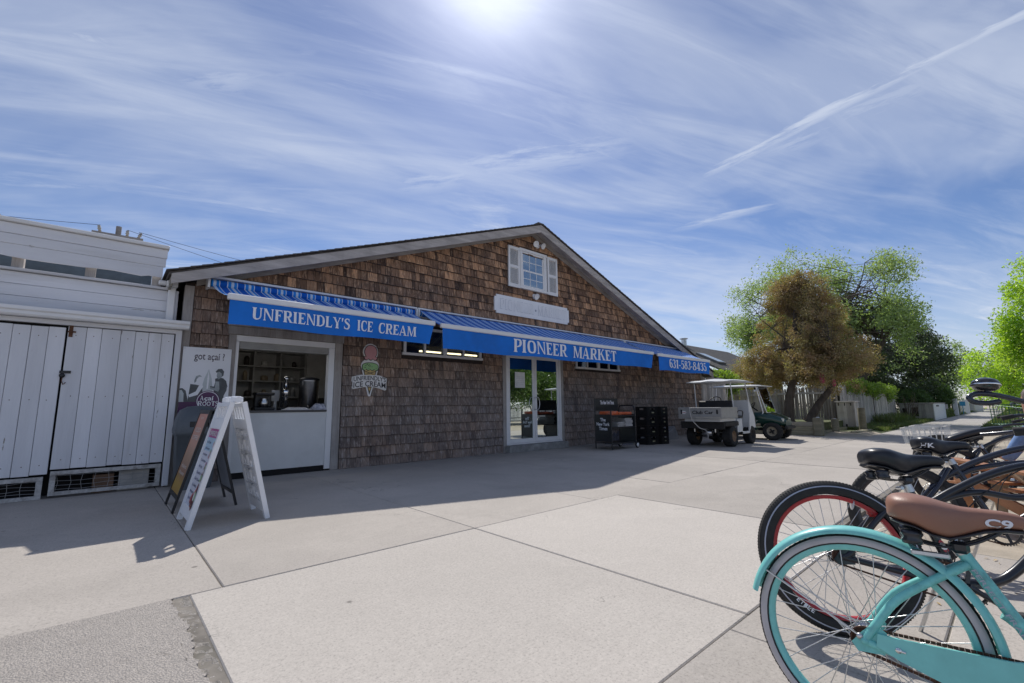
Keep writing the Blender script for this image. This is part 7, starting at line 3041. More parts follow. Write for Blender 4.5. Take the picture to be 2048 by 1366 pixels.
fence("board_fence", "tall silver board fence with creeper running along the path", (24.0, 5.2), (37.5, 5.25), 1.95, 1.72, .125, BOARD)
fence("stake_fence", "brown rounded stake fence behind the twin trunks", (24.0, 5.3), (24.0, 7.7), 1.95, 1.80, .10, STAKE)
fence("side_fence", "grey plank fence between green golf cart and tree trunks", (24.05, 7.75), (23.4, 11.6), 1.85, 1.85, .135, BOARD)
fence("screen_fence", "taller dark plank screen right behind the two carts", (19.0, 8.0), (20.6, 9.6), 2.10, 2.05, .14, BOARD)
fence("corner_fence", "dark narrow plank fence joining the market's right corner", (18.05, 8.6), (19.0, 8.02), 2.25, 2.20, .13, BOARD)
# low pickets farther along the path
for k, (x0, x1, y_, h) in enumerate(((45.5, 52, 3.95, .95), (54, 63, 3.8, .95), (66, 80, 3.7, 1.0))):
    fence("low_fence", ("low grey fence just beyond the grey storage box", "low pale fence in the middle distance along the path", "farthest low pale fence at the path's vanishing end")[k], (x0, y_), (x1, y_), h, h, .16, BOARD, rails=False)
for k, (x_, y_, h, w_) in enumerate(((52.8, 3.55, 1.35, .30), (63.8, 3.5, 1.30, .40), (64.9, 3.9, 1.2, .35), (81.0, 3.45, 1.25, .9))):
    b = MB()
    b.box(x_ - .15, x_ + .15, y_ - w_ / 2, y_ + w_ / 2, 0, h, 0, None, .02)
    b.box(x_ - .18, x_ + .18, y_ - w_ / 2 - .03, y_ + w_ / 2 + .03, h + .002, h + .05, 0, None, .01)
    tag(b.build("gate_post", M_white), ("nearest white gate post along the far path", "second white gate post along the far path", "white gate post set back beside the second one", "broad white post at the far path's end")[k], "post", "white posts along the far path")
b = MB()
b.box(60.0, 60.06, 3.35, 3.75, .75, 1.15)
b.box(60.06, 60.12, 3.52, 3.58, 0, .95)
tag(b.build("small_blue_sign", simple("sign_blue", (.03, .25, .42), .5)), "small blue sign standing beside the far path", "sign")
b = MB()
b.box(57.0, 58.0, 3.6, 4.1, 0, .95, 0, None, .03)
b.box(56.95, 58.05, 3.55, 4.15, .953, 1.0, 0, None, .03)
tag(b.build("green_bin", simple("bin_green", (.02, .05, .035), .5)), "dark green bin beside the small blue sign", "bin")

# grey storage box
gb = thing("storage_box", "weathered grey and white wooden storage box by the path past the fence", "storage box", (41.2, 4.4, 0))
M_gb = wood("box_board_grey", (.26, .25, .245), (.42, .41, .40), axis=2, fine=50)
M_gbw = simple("box_white", (.64, .67, .68), .6, var=.1, scale=8)
b = MB()
b.box(38.0, 44.4, 3.56, 5.15, 0, 1.02)
b.build("body", M_dark, gb)
for k in range(9):
    b = MB()
    y_ = 3.56 + k * .177
    b.box(37.96, 37.998, y_ + .004, y_ + .173, 0, 1.02)
    b.build("front_board", M_gb, gb)
for k in range(12):
    b = MB()
    x_ = 38.0 + k * .533
    b.box(x_ + .006, x_ + .527, 3.515, 3.556, 0, 1.02)
    b.build("side_board", M_gbw, gb)
b = MB()
b.box(37.9, 44.5, 3.48, 5.2, 1.025, 1.07, 0, None, .01)
b.build("lid", M_gb, gb)
b = MB()
b.box(37.945, 37.958, 4.25, 4.55, .25, .80)
b.box(37.945, 37.958, 4.85, 5.0, .35, .75)
b.box(39.2, 40.6, 3.50, 3.513, .84, .92)
b.build("openings", M_dark, gb)

# wooden locker at the fence corner
lk = thing("wooden_locker", "small grey wooden locker with a hinged lid at the fence corner", "locker", (23.3, 4.95, 0))
b = MB()
b.box(22.9, 23.6, 4.55, 5.12, .03, 1.14)
b.build("body", M_dark, lk)
for k in range(5):
    b = MB()
    y_ = 4.55 + k * .114
    b.box(22.86, 22.898, y_ + .002, y_ + .112, .02, 1.14)
    b.build("front_board", M_fence, lk)
for k in range(5):
    b = MB()
    x_ = 22.9 + k * .14
    b.box(x_ + .002, x_ + .138, 4.51, 4.548, .02, 1.14)
    b.build("side_board", M_fence, lk)
b = MB()
b.box(22.82, 23.66, 4.46, 5.16, 1.145, 1.19, 0, None, .01)
b.build("lid", M_fence, lk)
b = MB()
for y_ in (4.62, 4.83, 5.04):
    b.box(22.845, 22.858, y_ - .015, y_ + .015, 1.0, 1.12)
b.box(22.845, 22.858, 4.80, 4.86, .15, .25)
b.build("hinges", M_black, lk)

# timber bed with its posts
tbx = thing("timber_bed", "low retaining wall of weathered timbers beneath the brown tree", "retaining wall", (18.55, 6.2, 0))
M_tim = wood("mossy_timber", (.17, .15, .095), (.34, .31, .22), axis=1, fine=40, piece=.22)
yy = 4.86
ends = [(4.86, 6.05), (6.06, 7.4)]
for lay in range(3):
    e = ends if lay != 1 else [(4.86, 5.5), (5.51, 6.9), (6.91, 7.4)]
    for a_, c_ in e:
        b = MB()
        dx = random.uniform(-.01, .01)
        b.box(18.42 + dx + (c_ - 4.8) * 0.0, 18.58 + dx, a_, c_, lay * .155, lay * .155 + .152, 0, None, .012)
        b.build("timber", M_tim if lay < 2 else M_grey_wood_y, tbx)
b = MB()
b.box(18.60, 23.8, 4.95, 9.5, .0, .40)
b.build("soil", M_turf, tbx)
for k in range(2):
    b = MB()
    b.box(18.7 + k * 2.1, 20.78 + k * 2.1, 4.78, 4.93, 0, .13 + .02 * k, 0, None, .012)
    b.build("edge_timber", M_tim, tbx)


def post(x_, y_, r, h, label, mat=M_tim):
    b = MB()
    b.tube([(x_, y_, 0), (x_ + .01, y_, h - .02), (x_ + .01, y_, h)], [r, r * .97, r * .88], 14)
    return tag(b.build("wooden_post", mat), label, "post", "short wooden posts by the path corner")


b = MB()
b.box(18.33, 18.62, 4.58, 4.85, 0, .62, 0, None, .03)
tag(b.build("wooden_post", M_tim), "square wooden post at the end of the timber bed", "post", "short wooden posts by the path corner")
post(20.6, 4.72, .13, .52, "stubby round post with pale top between timber bed and locker")
post(22.2, 4.18, .13, .92, "taller round wooden post leaning before the locker")
b = MB()
for x_, y_, h in ((18.475, 4.715, .622), (20.6, 4.72, .522)):
    b.lathe([(.0, .02), (.05, .015), (.06, 0)], (x_, y_, h), seg=10)
tag(b.build("post_caps", M_white), "two pale reflector caps on top of the short posts", "post cap")
b = MB()
b.box(20.2, 23.2, 3.95, 4.2, 0, .09, 0, None, .02)
tag(b.build("path_timber", M_tim), "half buried edging timber lying beside the tall round post", "timber")

# ================================================================== trees and shrubs
L_green = leaf_mat("leaf_fresh_green", (0.22, 0.29, 0.115), (0.32, 0.41, 0.18), .5, (0.27, 0.35, 0.18))
L_brown = leaf_mat("cedar_rust_sprays", (0.29, 0.21, 0.11), (0.31, 0.29, 0.11), .34, (0.36, 0.235, 0.145))
L_dark = leaf_mat("needle_dark_green", (0.018, 0.034, 0.013), (0.050, 0.078, 0.026), .2, (0.055, 0.08, 0.03))
L_lime = leaf_mat("leaf_lime_green", (0.30, 0.44, 0.045), (0.42, 0.56, 0.09), .55)
L_hedge = leaf_mat("hedge_green", (0.05, 0.105, 0.022), (0.11, 0.19, 0.04), .35)
L_vine = leaf_mat("creeper_green", (0.16, 0.25, 0.04), (0.26, 0.36, 0.07), .5)
M_bark = simple("bark_grey_brown", (0.105, 0.085, 0.068), .95, var=.4, scale=9, bump=.9, bscale=24, stretch=(1, 1, .25))


def leaves_mesh(name, centres, sig, per, size, mat, flat=0.0, squash=(1, 1, 1), origin=(0, 0, 0), aspect=.55, droop=0.0):
    n = len(centres) * per
    C_ = np.repeat(np.asarray(centres), per, axis=0)
    S_ = np.repeat(np.asarray(sig), per)[:, None]
    g_ = RNG.normal(0, 1, (n, 3))
    g_ *= (RNG.random(n) ** .42 * 1.75 / np.linalg.norm(g_, axis=1))[:, None]
    P = C_ + g_ * S_ * np.array(squash)
    a = RNG.normal(0, 1, (n, 3))
    a[:, 2] = a[:, 2] * (1 - flat) - droop
    a /= np.linalg.norm(a, axis=1)[:, None]
    r = RNG.normal(0, 1, (n, 3))
    b_ = np.cross(a, r)
    b_ /= np.linalg.norm(b_, axis=1)[:, None] + 1e-9
    sz = size * (0.55 + .8 * RNG.random(n))[:, None]
    u, v = a * sz, b_ * sz * aspect
    V = np.empty((n, 4, 3))
    V[:, 0], V[:, 1], V[:, 2], V[:, 3] = P - u * .5, P + v * .5 + u * .05, P + u * .5, P - v * .5 + u * .05
    V -= np.array(origin)
    return fast_mesh(name, V.reshape(-1, 3), np.arange(n * 4), np.full(n, 4), [mat])


def limb(mb, p, q, r0, r1, wob, rr_, seg=7, n=5):
    p, q = Vector(p), Vector(q)
    pts, rad = [], []
    L = (q - p).length
    o1 = Vector((rr_.uniform(-1, 1), rr_.uniform(-1, 1), rr_.uniform(-.4, .6))) * L * wob
    for k in range(n + 1):
        t_ = k / n
        pts.append(p.lerp(q, t_) + o1 * math.sin(math.pi * t_) + Vector((0, 0, -.0)))
        rad.append(r0 + (r1 - r0) * t_)
    mb.tube(pts, rad, seg)
    return pts


def tree(label, base, trunks, crown_c, crown_r, nclump, per, size, mat, seed, sig=(.25, .5), shell=.5, group=None, squash=(1, 1, 1), nlimb=10, gap=0.0, low=-1.0, name="tree", flat=0.0, aspect=.55, lobes=None, twig_r=.012):
    rr_ = random.Random(seed)
    t = thing(name, label, "tree", base, group=group)
    mb = MB()
    tops = []
    for tp, r0, r1 in trunks:
        pts = spline([Vector(base) + Vector(p) for p in tp], 6)
        n = len(pts)
        rad = [r0 * (1.35 if k == 0 else 1) + (r1 - r0) * k / (n - 1) for k in range(n)]
        mb.tube(pts, rad, 12)
        tops.append(pts)
    cc = Vector(base) + Vector(crown_c)
    lobes = lobes or [((0, 0, 0), (1, 1, 1))]
    limbs = []
    for k in range(nlimb):
        pts = tops[k % len(tops)]
        s_ = pts[int(len(pts) * rr_.uniform(.45, .98))]
        a = 2 * math.pi * (k / nlimb) + rr_.uniform(-.4, .4)
        el_ = rr_.uniform(-.2, 1.0)
        q = cc + Vector((math.cos(a) * math.cos(el_) * crown_r[0], math.sin(a) * math.cos(el_) * crown_r[1], math.sin(el_) * crown_r[2])) * rr_.uniform(.5, .8)
        limbs.append(limb(mb, s_, q, max(.025, r1 * .8), .018, .10, rr_))
    trunk = mb.build("trunk", M_bark, t)
    tw = MB()
    centres, sg_ = [], []
    tries = 0
    while len(centres) < nclump and tries < nclump * 30:
        tries += 1
        lo = rr_.choice(lobes)
        v = Vector((rr_.gauss(0, 1), rr_.gauss(0, 1), rr_.gauss(0, 1))).normalized()
        rad = rr_.random() ** shell
        if v.z < low:
            continue
        p = cc + Vector((lo[0][0] * crown_r[0], lo[0][1] * crown_r[1], lo[0][2] * crown_r[2])) + Vector((v.x * crown_r[0] * lo[1][0], v.y * crown_r[1] * lo[1][1], v.z * crown_r[2] * lo[1][2])) * rad
        if gap and (math.sin(p.x * 1.9 + seed) + math.sin(p.y * 2.3 + seed * 2) + math.sin(p.z * 2.1 + seed * 3)) < gap * 3 - 3 + 1.2:
            continue
        if p.z < base[2] + .3:
            continue
        centres.append(tuple(p))
        sg_.append(rr_.uniform(*sig))
        if len(centres) % 3 == 0:
            lp = rr_.choice(limbs)
            st_ = min((lp[i] for i in range(2, len(lp))), key=lambda w: (w - p).length)
            limb(tw, st_, p, twig_r, twig_r * .35, .12, rr_, 4, 3)
    tag(tw.build("twigs", M_bark, t), kind="stuff")
    cm_ = leaves_mesh("crown", centres, sg_, per, size, mat, flat, squash, base, aspect)
    inst("crown", cm_, t)
    return t


# brown cedar in the timber bed, two trunks
tree("two-trunked cedar with rusty brown foliage in the timber bed", (20.0, 5.75, .4),
     [([(0, .35, 0), (.05, .25, .9), (.2, .0, 2.2), (.3, -.2, 4.6)], .20, .07), ([(0.2, -.25, 0), (.35, -.65, .7), (.55, -1.15, 1.6), (.6, -1.3, 3.6)], .16, .06)],
     (.3, -.30, 3.0), (2.3, 2.25, 3.05), 1500, 110, .078, L_brown, 5, sig=(.07, .19), shell=.62, nlimb=5, gap=.22, low=-.74, twig_r=.006, aspect=.36,
     lobes=[((0, 0, -.30), (.90, .92, .52)), ((.0, .46, -.30), (.56, .58, .40)), ((.0, -.46, -.24), (.60, .60, .42)), ((0, .10, .0), (.74, .72, .52)), ((0, -.12, .10), (.70, .68, .55)), ((0, .16, .40), (.46, .42, .52)), ((0, -.18, .44), (.42, .40, .55)), ((0, .05, .62), (.25, .25, .40))])
# broad fresh-green tree behind the fence
tree("broad airy tree with fresh green leaves towering behind the cedar", (31.5, 7.2, 0),
     [([(0, 0, 0), (.1, .1, 2.0), (.4, -.2, 4.0), (.3, -.3, 6.2)], .32, .12), ([(0.2, .2, .3), (.2, 1.0, 2.4), (.4, 2.4, 4.6), (.6, 3.2, 7)], .22, .08), ([(0.1, -.1, .3), (.4, -1.4, 2.4), (.6, -2.6, 4.6), (.6, -3.6, 6.5)], .22, .07)],
     (.4, .55, 6.2), (4.6, 5.6, 4.8), 1150, 56, .14, L_green, 9, sig=(.20, .50), shell=.5, nlimb=54, gap=.84, low=-.8, aspect=.42, twig_r=.022,
     lobes=[((0, .05, .1), (.8, .72, .92)), ((0, .50, -.02), (.6, .52, .66)), ((0, -.48, -.0), (.62, .55, .72)), ((0, -.1, -.2), (.8, .9, .65))])
# dark evergreens farther along
tree("dark spreading evergreen behind the round hedges", (50, 8.0, 0), [([(0, 0, 0), (.1, .1, 3), (.2, 0, 6.5)], .35, .10)], (0, -.3, 4.3), (4.5, 4.4, 4.2), 420, 120, .20, L_dark, 14,
     sig=(.35, .75), shell=.4, nlimb=30, gap=.7, squash=(1, 1, .45), aspect=.35, twig_r=.03)
tree("low dark evergreen at the fence beneath the green tree", (38.5, 8.5, 0), [([(0, 0, 0), (.1, .1, 2), (.2, 0, 4.0)], .28, .10)], (0, 0, 3.0), (3.2, 3.0, 2.8), 300, 120, .16, L_dark, 15,
     sig=(.3, .6), shell=.4, nlimb=22, gap=.7, squash=(1, 1, .5), aspect=.35, twig_r=.025)
tree("bushy mid-green tree between cedar and house roof", (27.5, 12.5, 0), [([(0, 0, 0), (.1, .1, 1.6), (.1, .1, 3)], .16, .06)], (0, -.4, 1.9), (1.8, 2.2, 1.05), 150, 110, .12, L_lime, 18, sig=(.2, .42), shell=.4, nlimb=14, gap=.5)
tree("rusty shrub-like cedar filling in left of the brown tree", (25.5, 9.6, 0), [([(0, 0, 0), (.1, .1, 1.2), (.1, .1, 2.2)], .12, .05)], (0, 0, 2.15), (1.5, 1.5, 1.25), 120, 130, .085, L_brown, 19, sig=(.2, .38), nlimb=12, gap=.5, aspect=.3)
# lime-green street tree to the right of the path
tree("bright lime-green street tree on the right of the path", (33.0, -2.25, 0), [([(0, 0, 0), (.05, .05, 1.6), (.1, .1, 3.6), (0, 0, 6.0)], .17, .07)], (0, 0, 4.9), (2.8, 2.8, 3.5), 520, 150, .115, L_lime, 23,
     sig=(.2, .45), shell=.42, nlimb=24, gap=.74, aspect=.6, lobes=[((0, 0, .1), (.85, .85, .95)), ((0, .35, -.2), (.6, .65, .6)), ((-.2, -.3, -.15), (.7, .7, .7))])
fr_t = (("yellow-green tree closing the far end of the path", (86, 0.6, 0), 4.4, 4.6, L_lime, 31), ("pale green tree on the far right of the path", (62, -3.4, 0), 4.2, 3.0, L_lime, 32), ("mid-green tree in the far right distance", (75, -4.5, 0), 5.5, 3.6, L_green, 33),
        ("dark green tree far down the left verge", (78, 8.5, 0), 5.8, 4.4, L_dark, 34), ("tall green tree far down behind the hedges", (100, 7.5, 0), 6.2, 5.2, L_green, 35), ("farthest dark tree where the path ends", (118, 1.5, 0), 5.0, 5.0, L_dark, 36))
for lb, bs_, hc_, rr0, mt, sd_ in fr_t:
    tree(lb, bs_, [([(0, 0, 0), (.1, 0, hc_ * .5), (.1, .1, hc_ * 1.1)], .22, .08)], (0, 0, hc_), (rr0, rr0, rr0 * .95), 150, 70, .30, mt, sd_, sig=(.4, .8), nlimb=10, gap=.4, group="trees far along the path", twig_r=.03)


def bush(name, label, c, r, n, size, mat, seed, cat="bush", group=None, squash=1.0):
    """clipped or loose shrub: leaves spread over and just under an uneven skin, stems inside"""
    rr_ = random.Random(seed)
    t = thing(name, label, cat, (c[0], c[1], 0), group=group)
    mb = MB()
    for k in range(6):
        a = k * 1.05
        limb(mb, (c[0] + .08 * math.cos(a), c[1] + .08 * math.sin(a), 0), (c[0] + r[0] * .55 * math.cos(a), c[1] + r[1] * .55 * math.sin(a), c[2] + r[2] * .2), .04, .012, .1, rr_)
    mb.build("stems", M_bark, t)
    cs_ = []
    while len(cs_) < n:
        v = Vector((rr_.gauss(0, 1), rr_.gauss(0, 1), rr_.gauss(0, 1))).normalized()
        rad = rr_.uniform(.72, 1.0) * (1 + .05 * math.sin(v.x * 5 + seed) * math.sin(v.z * 6))
        p = (c[0] + v.x * r[0] * rad, c[1] + v.y * r[1] * rad, c[2] + v.z * r[2] * rad)
        if p[2] > .05:
            cs_.append(p)
    inst("foliage", leaves_mesh("foliage", cs_, [size * 1.1] * n, 16, size, mat, origin=(c[0], c[1], 0)), t)
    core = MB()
    core.ball(c, r[0] * .72, r[1] * .72, r[2] * .72, 14, 9)  # solid dark ball, coloured as the shade deep inside the foliage
    core.build("shade_core", simple("hedge_shade", (.012, .02, .007), .95, var=.4, scale=9), t)
    return t


bush("round_hedge", "large clipped round hedge beyond the storage box", (53, 5.0, 1.6), (1.7, 1.55, 1.25), 1500, .10, L_hedge, 41, "hedge", "clipped hedges")
bush("round_hedge", "smaller clipped round hedge left of the large one", (47, 5.45, 1.25), (1.2, 1.1, .9), 900, .09, L_hedge, 42, "hedge", "clipped hedges")
bush("shrub", "leafy green shrub above the lattice behind the carts", (22.6, 10.2, 2.1), (1.0, 1.4, .75), 700, .09, L_vine, 43)
bush("shrub", "far dark shrub on the right verge of the path", (70, -1.6, .9), (1.2, 1.2, 1.0), 300, .16, L_hedge, 44)
bush("shrub", "bright far shrub beside the path's right edge", (95, .2, .9), (1.3, 1.3, 1.1), 300, .2, L_vine, 45)
# creeper spilling over the fence
cr_ = []
rr_ = random.Random(50)
for k in range(700):
    x_ = rr_.uniform(25.2, 36.5)
    hang = (.30 + .25 * math.sin(x_ * 1.3) + .2 * math.sin(x_ * 3.1)) * rr_.random() ** 1.3
    cr_.append((x_, 5.14 + rr_.gauss(0, .10), 2.02 - (x_ - 24) * .016 + .10 - hang + rr_.gauss(0, .06)))
vt = thing("creeper", "bright green creeper spilling over the board fence top", "creeper", (30.5, 5.1, 1.9))
inst("creeper_leaves", leaves_mesh("creeper_leaves", cr_, [.10] * 700, 16, .085, L_vine, origin=(30.5, 5.1, 1.9), aspect=.8), vt)
b = MB()
b.tube(spline([(30, 5.08, .2), (30.2, 5.10, 1.0), (29.8, 5.10, 1.8), (27, 5.12, 2.0), (25.4, 5.12, 2.02)], 6), .018, 6)
for k in range(8):
    x_ = 26 + k * 1.3
    b.tube(spline([(x_, 5.12, 1.98), (x_ + .3, 5.08, 1.75), (x_ + .35, 5.07, 1.45)], 4), .008, 5)
b.build("vine_stems", M_bark, vt)
bt = thing("bare_bush", "leafless twiggy bush at the far end of the board fence", "bush", (36.5, 4.6, 0))
b = MB()
for k in range(34):
    a = rr_.uniform(0, 6.28)
    limb(b, (36.5 + .1 * math.cos(a), 4.6 + .1 * math.sin(a), 0), (36.5 + .7 * math.cos(a) * rr_.random(), 4.6 + .5 * math.sin(a), rr_.uniform(.7, 1.75)), .02, .005, .2, rr_, 5, 4)
b.build("twigs", M_bark, bt)

# pink buoys hung in the cedar
M_buoy = simple("buoy_pink", (.50, .10, .15), .5, var=.15, scale=10)
for k, (x_, y_, z_, sc, lb) in enumerate(((19.55, 4.72, 2.02, 1.0, "larger pink foam buoy hanging from the leaning cedar trunk"), (19.75, 4.42, 1.86, .7, "smaller pink foam buoy hanging right of the larger one"))):
    t = thing("buoy", lb, "buoy", (x_, y_, z_), group="pink buoys on the cedar")
    b = MB()
    b.lathe([(0, .20 * sc), (.05 * sc, .19 * sc), (.085 * sc, .12 * sc), (.09 * sc, -.12 * sc), (.06 * sc, -.20 * sc), (0, -.21 * sc)], (x_, y_, z_), (.15, .1, 1), 14)
    b.build("float", M_buoy, t)
    b = MB()
    b.tube([(x_, y_, z_ + .19 * sc), (x_ + .05, y_ + .1, z_ + .62)], .008, 6)
    b.build("cord", M_grey_wood_z, t)

# lattice panel behind the carts
lt = thing("lattice_panel", "white diamond lattice panel above the dark screen behind the carts", "lattice", (20.0, 9.25, 2.1))
b = MB()
p0, d_ = Vector((19.55, 8.9, 2.10)), Vector((1.05, 1.05, 0)).normalized()
for k in range(-4, 12):
    for sg_ in (-1, 1):
        a0 = k * .13
        s0, s1, z0_, z1_ = a0, a0 + .5, 0.0, .5
        if sg_ < 0:
            z0_, z1_ = .5, 0.0
        if s0 < 0:
            z0_ += (z1_ - z0_) * (-s0) / .5
            s0 = 0
        if s1 > 1.3:
            z1_ -= (z1_ - z0_) * (s1 - 1.3) / max(1e-6, (s1 - s0))
            s1 = 1.3
        if s1 - s0 < .05:
            continue
        b.beam(p0 + d_ * s0 + Vector((0, 0, z0_)), p0 + d_ * s1 + Vector((0, 0, z1_)), .008, .030)
b.build("slats", M_vinyl, lt)
b = MB()
for z_ in (-.02, .50):
    b.beam(p0 + Vector((0, 0, z_)), p0 + d_ * 1.3 + Vector((0, 0, z_)), .03, .05)
b.build("rails", M_vinyl, lt)

# ---- neighbouring house behind, with skylight
hs = thing("neighbour_house", "grey shingle-roofed house with skylight behind the market's right end", "house", (38, 19, 0))
M_hroof = simple("house_roof_grey", (0.125, 0.118, 0.115), .9, var=.25, scale=5, bump=.6, bscale=30)
M_hw = simple("house_wall_grey", (.26, .235, .21), .85, var=.2)
b = MB()
b.box(33.0, 46.0, 14.2, 24.0, 0, 3.6)
b.build("walls", M_hw, hs)
b = MB()
rise = lambda y_: 3.55 + (min(y_, 19.1) - 13.7) * .52 - max(0, y_ - 19.1) * .52
b.prism([(32.4, 13.7, 3.55), (32.4, 19.1, rise(19.1)), (32.4, 24.5, 3.55), (32.4, 24.5, 3.40), (32.4, 19.1, rise(19.1) - .18), (32.4, 13.7, 3.40)], (14.2, 0, 0))
rf2 = b.build("roof", M_hroof, hs)
b = MB()
for k in range(24):
    y_ = 13.7 + k * .225
    z_ = rise(y_)
    b.box(32.38, 46.6, y_, y_ + .225, z_ + .0, z_ + .022)
tag(b.build("roof_courses", M_hroof, rf2), kind="stuff")
b = MB()
n_ = Vector((0, -.46, .885))
for (xa, xb, ya, yb_, hh) in ((34.4, 35.8, 14.9, 16.6, .16),):
    b.prism([(xa, ya, rise(ya)), (xb, ya, rise(ya)), (xb, yb_, rise(yb_)), (xa, yb_, rise(yb_))], n_ * hh)
sk = b.build("skylight", simple("skylight_frame", (.20, .20, .20), .5), rf2)
b = MB()
b.prism([tuple(Vector((xx, yy, rise(yy))) + n_ * .165) for xx, yy in ((34.5, 15.0), (35.7, 15.0), (35.7, 16.5), (34.5, 16.5))], n_ * .01)
b.build("skylight_pane", glass_mirror("skylight_glass", (.4, .42, .45), .5), sk)
b = MB()
b.tube([(36.6, 18.6, rise(18.6)), (36.6, 18.6, rise(18.6) + .55)], .22, 12)
b.tube([(36.6, 18.6, rise(18.6) + .60), (36.6, 18.6, rise(18.6) + .66)], .34, 12)
b.build("roof_vent", M_alu, rf2)
b = MB()
for y_ in (15.6, 17.4):
    b.box(32.96, 32.999, y_, y_ + .9, 1.2, 2.3)
b.build("window", M_glass_gable, hs)
wr = MB()
for y_ in (12.2, 12.65, 13.1):
    wr.box(25.2, 25.25, y_ - 2.2, y_ - 1.85, 1.88, 2.28)
    wr.box(25.19, 25.198, y_ - 2.15, y_ - 1.90, 1.95, 2.22, 1)
tag(wr.build("sash_row", [M_white, M_glass_gable]), "row of small white-framed panes above the plank fence", "window frame")

# ---- far left: gable roof and utility pole
lh = thing("far_left_house", "pale gable roof just showing above the shed parapet", "house", (-8, 24, 0))
b = MB()
b.box(-16, -4, 20, 30, 0, 5.0)
b.build("walls", simple("far_house_wall", (.5, .5, .5), .8), lh)
b = MB()
b.prism([(-16.5, 19.6, 4.6), (-5.6, 19.6, 8.35), (-3.0, 19.6, 7.4), (-3.0, 19.6, 7.2), (-5.6, 19.6, 8.15), (-16.5, 19.6, 4.4)], (0, 11, 0))
b.build("roof", M_hroof, lh)
up = thing("utility_pole", "wooden utility pole with insulators behind the shed", "utility pole", (-.2, 30.0, 0))
b = MB()
b.tube([(-.2, 30, 0), (-.2, 30, 10.5)], [.16, .12], 10)
b.build("pole", M_grey_wood_z, up)
b = MB()
b.beam((-1.2, 30.0, 10.0), (.8, 29.9, 10.0), .10, .12)
b.build("crossarm", M_grey_wood, up)
for x_ in (-.9, .15, .6):
    b = MB()
    b.lathe([(0, 0), (.07, .0), (.05, .08), (.09, .14), (.05, .2), (.08, .26), (0, .34)], (x_, 29.95, 10.07), (.35 if x_ > .5 else -.2 if x_ < 0 else 0, 0, 1), 10)
    b.build("insulator", simple("porcelain", (.50, .46, .40), .4), up)
b = MB()
b.lathe([(0, 0), (.16, 0), (.18, .04), (.18, .42), (.16, .5), (0, .52)], (-.45, 29.7, 9.2), seg=14)
b.build("transformer", M_alu, up)
for k, (x0, z0_, x1, y1_, z1_) in enumerate(((.6, 10.4, 22, 24, 9.4), (.15, 10.4, 22, 26, 8.0), (-.9, 10.4, -20, 30, 11.0))):
    b = MB()
    pts = []
    for q in range(17):
        t_ = q / 16
        pts.append((x0 + (x1 - x0) * t_, 29.95 + (y1_ - 29.95) * t_, z0_ + (z1_ - z0_) * t_ - 1.1 * math.sin(math.pi * t_)))
    b.tube(pts, .011, 5)
    tag(b.build("power_line", M_black), ("upper overhead wire running right from the pole", "lower overhead wire running right from the pole", "overhead wire running left from the pole")[k], "wire", "overhead wires")

# grey lamp post at the right edge
b = MB()
b.tube([(30.0, -.62, 0), (30.0, -.62, 2.6)], [.10, .08], 12)
b.lathe([(.08, 0), (.12, .02), (.12, .30), (.16, .34), (.05, .5), (0, .5)], (30.0, -.62, 2.6), seg=12)
tag(b.build("lamp_post", simple("post_grey", (.22, .22, .22), .6)), "grey post with dark cap right of the path", "post")

# ================================================================== across the walk: what the glass doors mirror
L_mir = leaf_mat("street_tree_leaf", (0.06, 0.125, 0.025), (0.12, 0.20, 0.045), .4)
tree("dense green street tree across the walk, reflected in the left door", (17.2, -3.6, 0), [([(0, 0, 0), (.3, .0, .8), (.9, 0, 1.6), (1.2, 0, 2.6)], .14, .06)], (.9, 0, 3.2), (2.5, 2.2, 1.9), 260, 120, .14, L_mir, 61, sig=(.25, .5), nlimb=16, gap=.45)
tree("dense green street tree across the walk, reflected in the right door", (21.6, -4.0, 0), [([(0, 0, 0), (-.1, .0, .9), (-.3, 0, 1.7), (-.4, 0, 2.8)], .16, .07), ([(.1, 0, 0), (.5, 0, 1.0), (.8, 0, 2.4)], .10, .05)], (-.1, 0, 3.3), (2.5, 2.2, 2.0), 260, 120, .14, L_mir, 62, sig=(.25, .5), nlimb=16, gap=.45)
wf = thing("picket_fence", "white picket fence across the walk, seen mirrored in the doors", "fence", (20, -6.4, 0))
bp_ = MB()
bp_.box(-.035, .035, -.01, .01, 0, 1.15)
PICK = fast_mesh("picket", bp_.v, [i for f in bp_.f for i in f], [len(f) for f in bp_.f], [M_white])
for k in range(90):
    inst("picket", PICK, wf, rebase((14.5 + k * .125, -6.4, 0.05), wf))
b = MB()
for z_ in (.30, .95):
    b.box(14.4, 25.8, -6.45, -6.412, z_, z_ + .07)
b.build("rail", M_white, wf)
cg = thing("pale_cottage", "pale cottage with a blue pillar across the walk, mirrored in the doors", "house", (22, -11, 0))
b = MB()
b.box(15, 31, -15, -10.5, 0, 3.4)
b.build("wall", simple("cottage_white", (.62, .64, .66), .7), cg)
b = MB()
b.prism([(14.6, -10.1, 3.3), (14.6, -12.7, 4.9), (14.6, -15.4, 3.3)], (16.8, 0, 0))
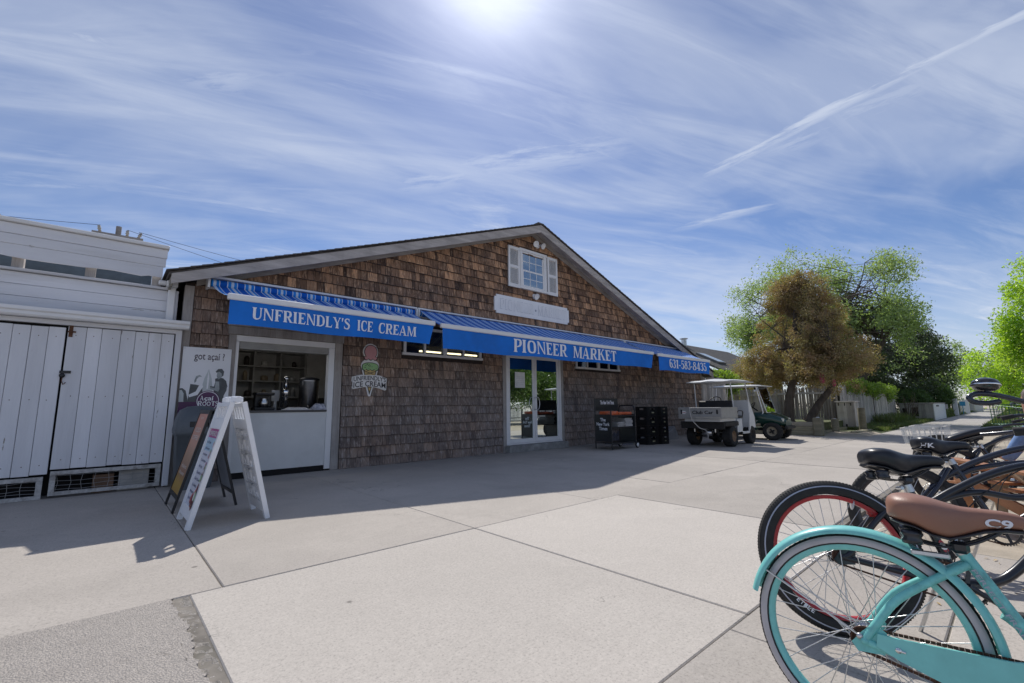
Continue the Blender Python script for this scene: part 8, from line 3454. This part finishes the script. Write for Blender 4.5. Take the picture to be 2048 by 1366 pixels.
b.build("roof", M_hroof, cg)
for x_ in (17.5, 21.2, 26.0):
    b = MB()
    b.box(x_, x_ + 1.3, -10.5, -10.44, 1.0, 2.2)
    b.build("window", M_glass_gable, cg)
b = MB()
b.box(19.35, 19.75, -9.6, -9.2, 0, 3.2)
b.build("pillar", simple("pillar_blue", (.18, .26, .42), .6), cg)
bn = thing("slatted_bench", "dark slatted bench across the walk, mirrored in the right door", "bench", (19.3, -1.9, 0), (0, 0, math.radians(25)))
for k in range(7):
    b = MB()
    b.beam((-.55, -.30 - .02 * k, .50 + .085 * k), (.55, -.30 - .02 * k, .50 + .085 * k), .02, .055)
    b.build("back_slat", M_grey_wood, bn, local=True)
for k in range(4):
    b = MB()
    b.box(-.55, .55, -.22 + k * .11, -.13 + k * .11, .40, .425)
    b.build("seat_slat", M_grey_wood, bn, local=True)
for x_ in (-.5, .5):
    b = MB()
    b.beam((x_, -.24, 0), (x_, -.46, 1.10), .04, .05, up=(1, 0, 0))
    b.beam((x_, .24, 0), (x_, .24, .40), .05, .05, up=(1, 0, 0))
    b.beam((x_, -.28, .385), (x_, .25, .385), .04, .04, up=(0, 0, 1))
    b.build("bench_leg", M_black, bn, local=True)

# scattered leaf litter and wood chips on the sand under the bicycles
ch_ = MB()
rr_ = random.Random(91)
for k in range(900):
    x_, y_ = rr_.uniform(3.5, 12), rr_.uniform(-2.2, .5)
    a = rr_.uniform(0, 6.28)
    l_ = rr_.uniform(.01, .035)
    c_, s_ = math.cos(a) * l_, math.sin(a) * l_
    z_ = .004 if (x_ < 4.86 and y_ > -.95) else -.045
    ch_.add([(x_ - c_, y_ - s_, z_), (x_ + s_ * .25, y_ - c_ * .25, z_ + .004), (x_ + c_, y_ + s_, z_ + .002), (x_ - s_ * .25, y_ + c_ * .25, z_ + .003)], [[0, 1, 2, 3]])
tag(ch_.build("wood_chips", simple("chip_straw", (.45, .33, .16), .9, var=.3, piece=.4)), "straw-coloured wood chips scattered over the sand under the bikes", "wood chips", kind="stuff")
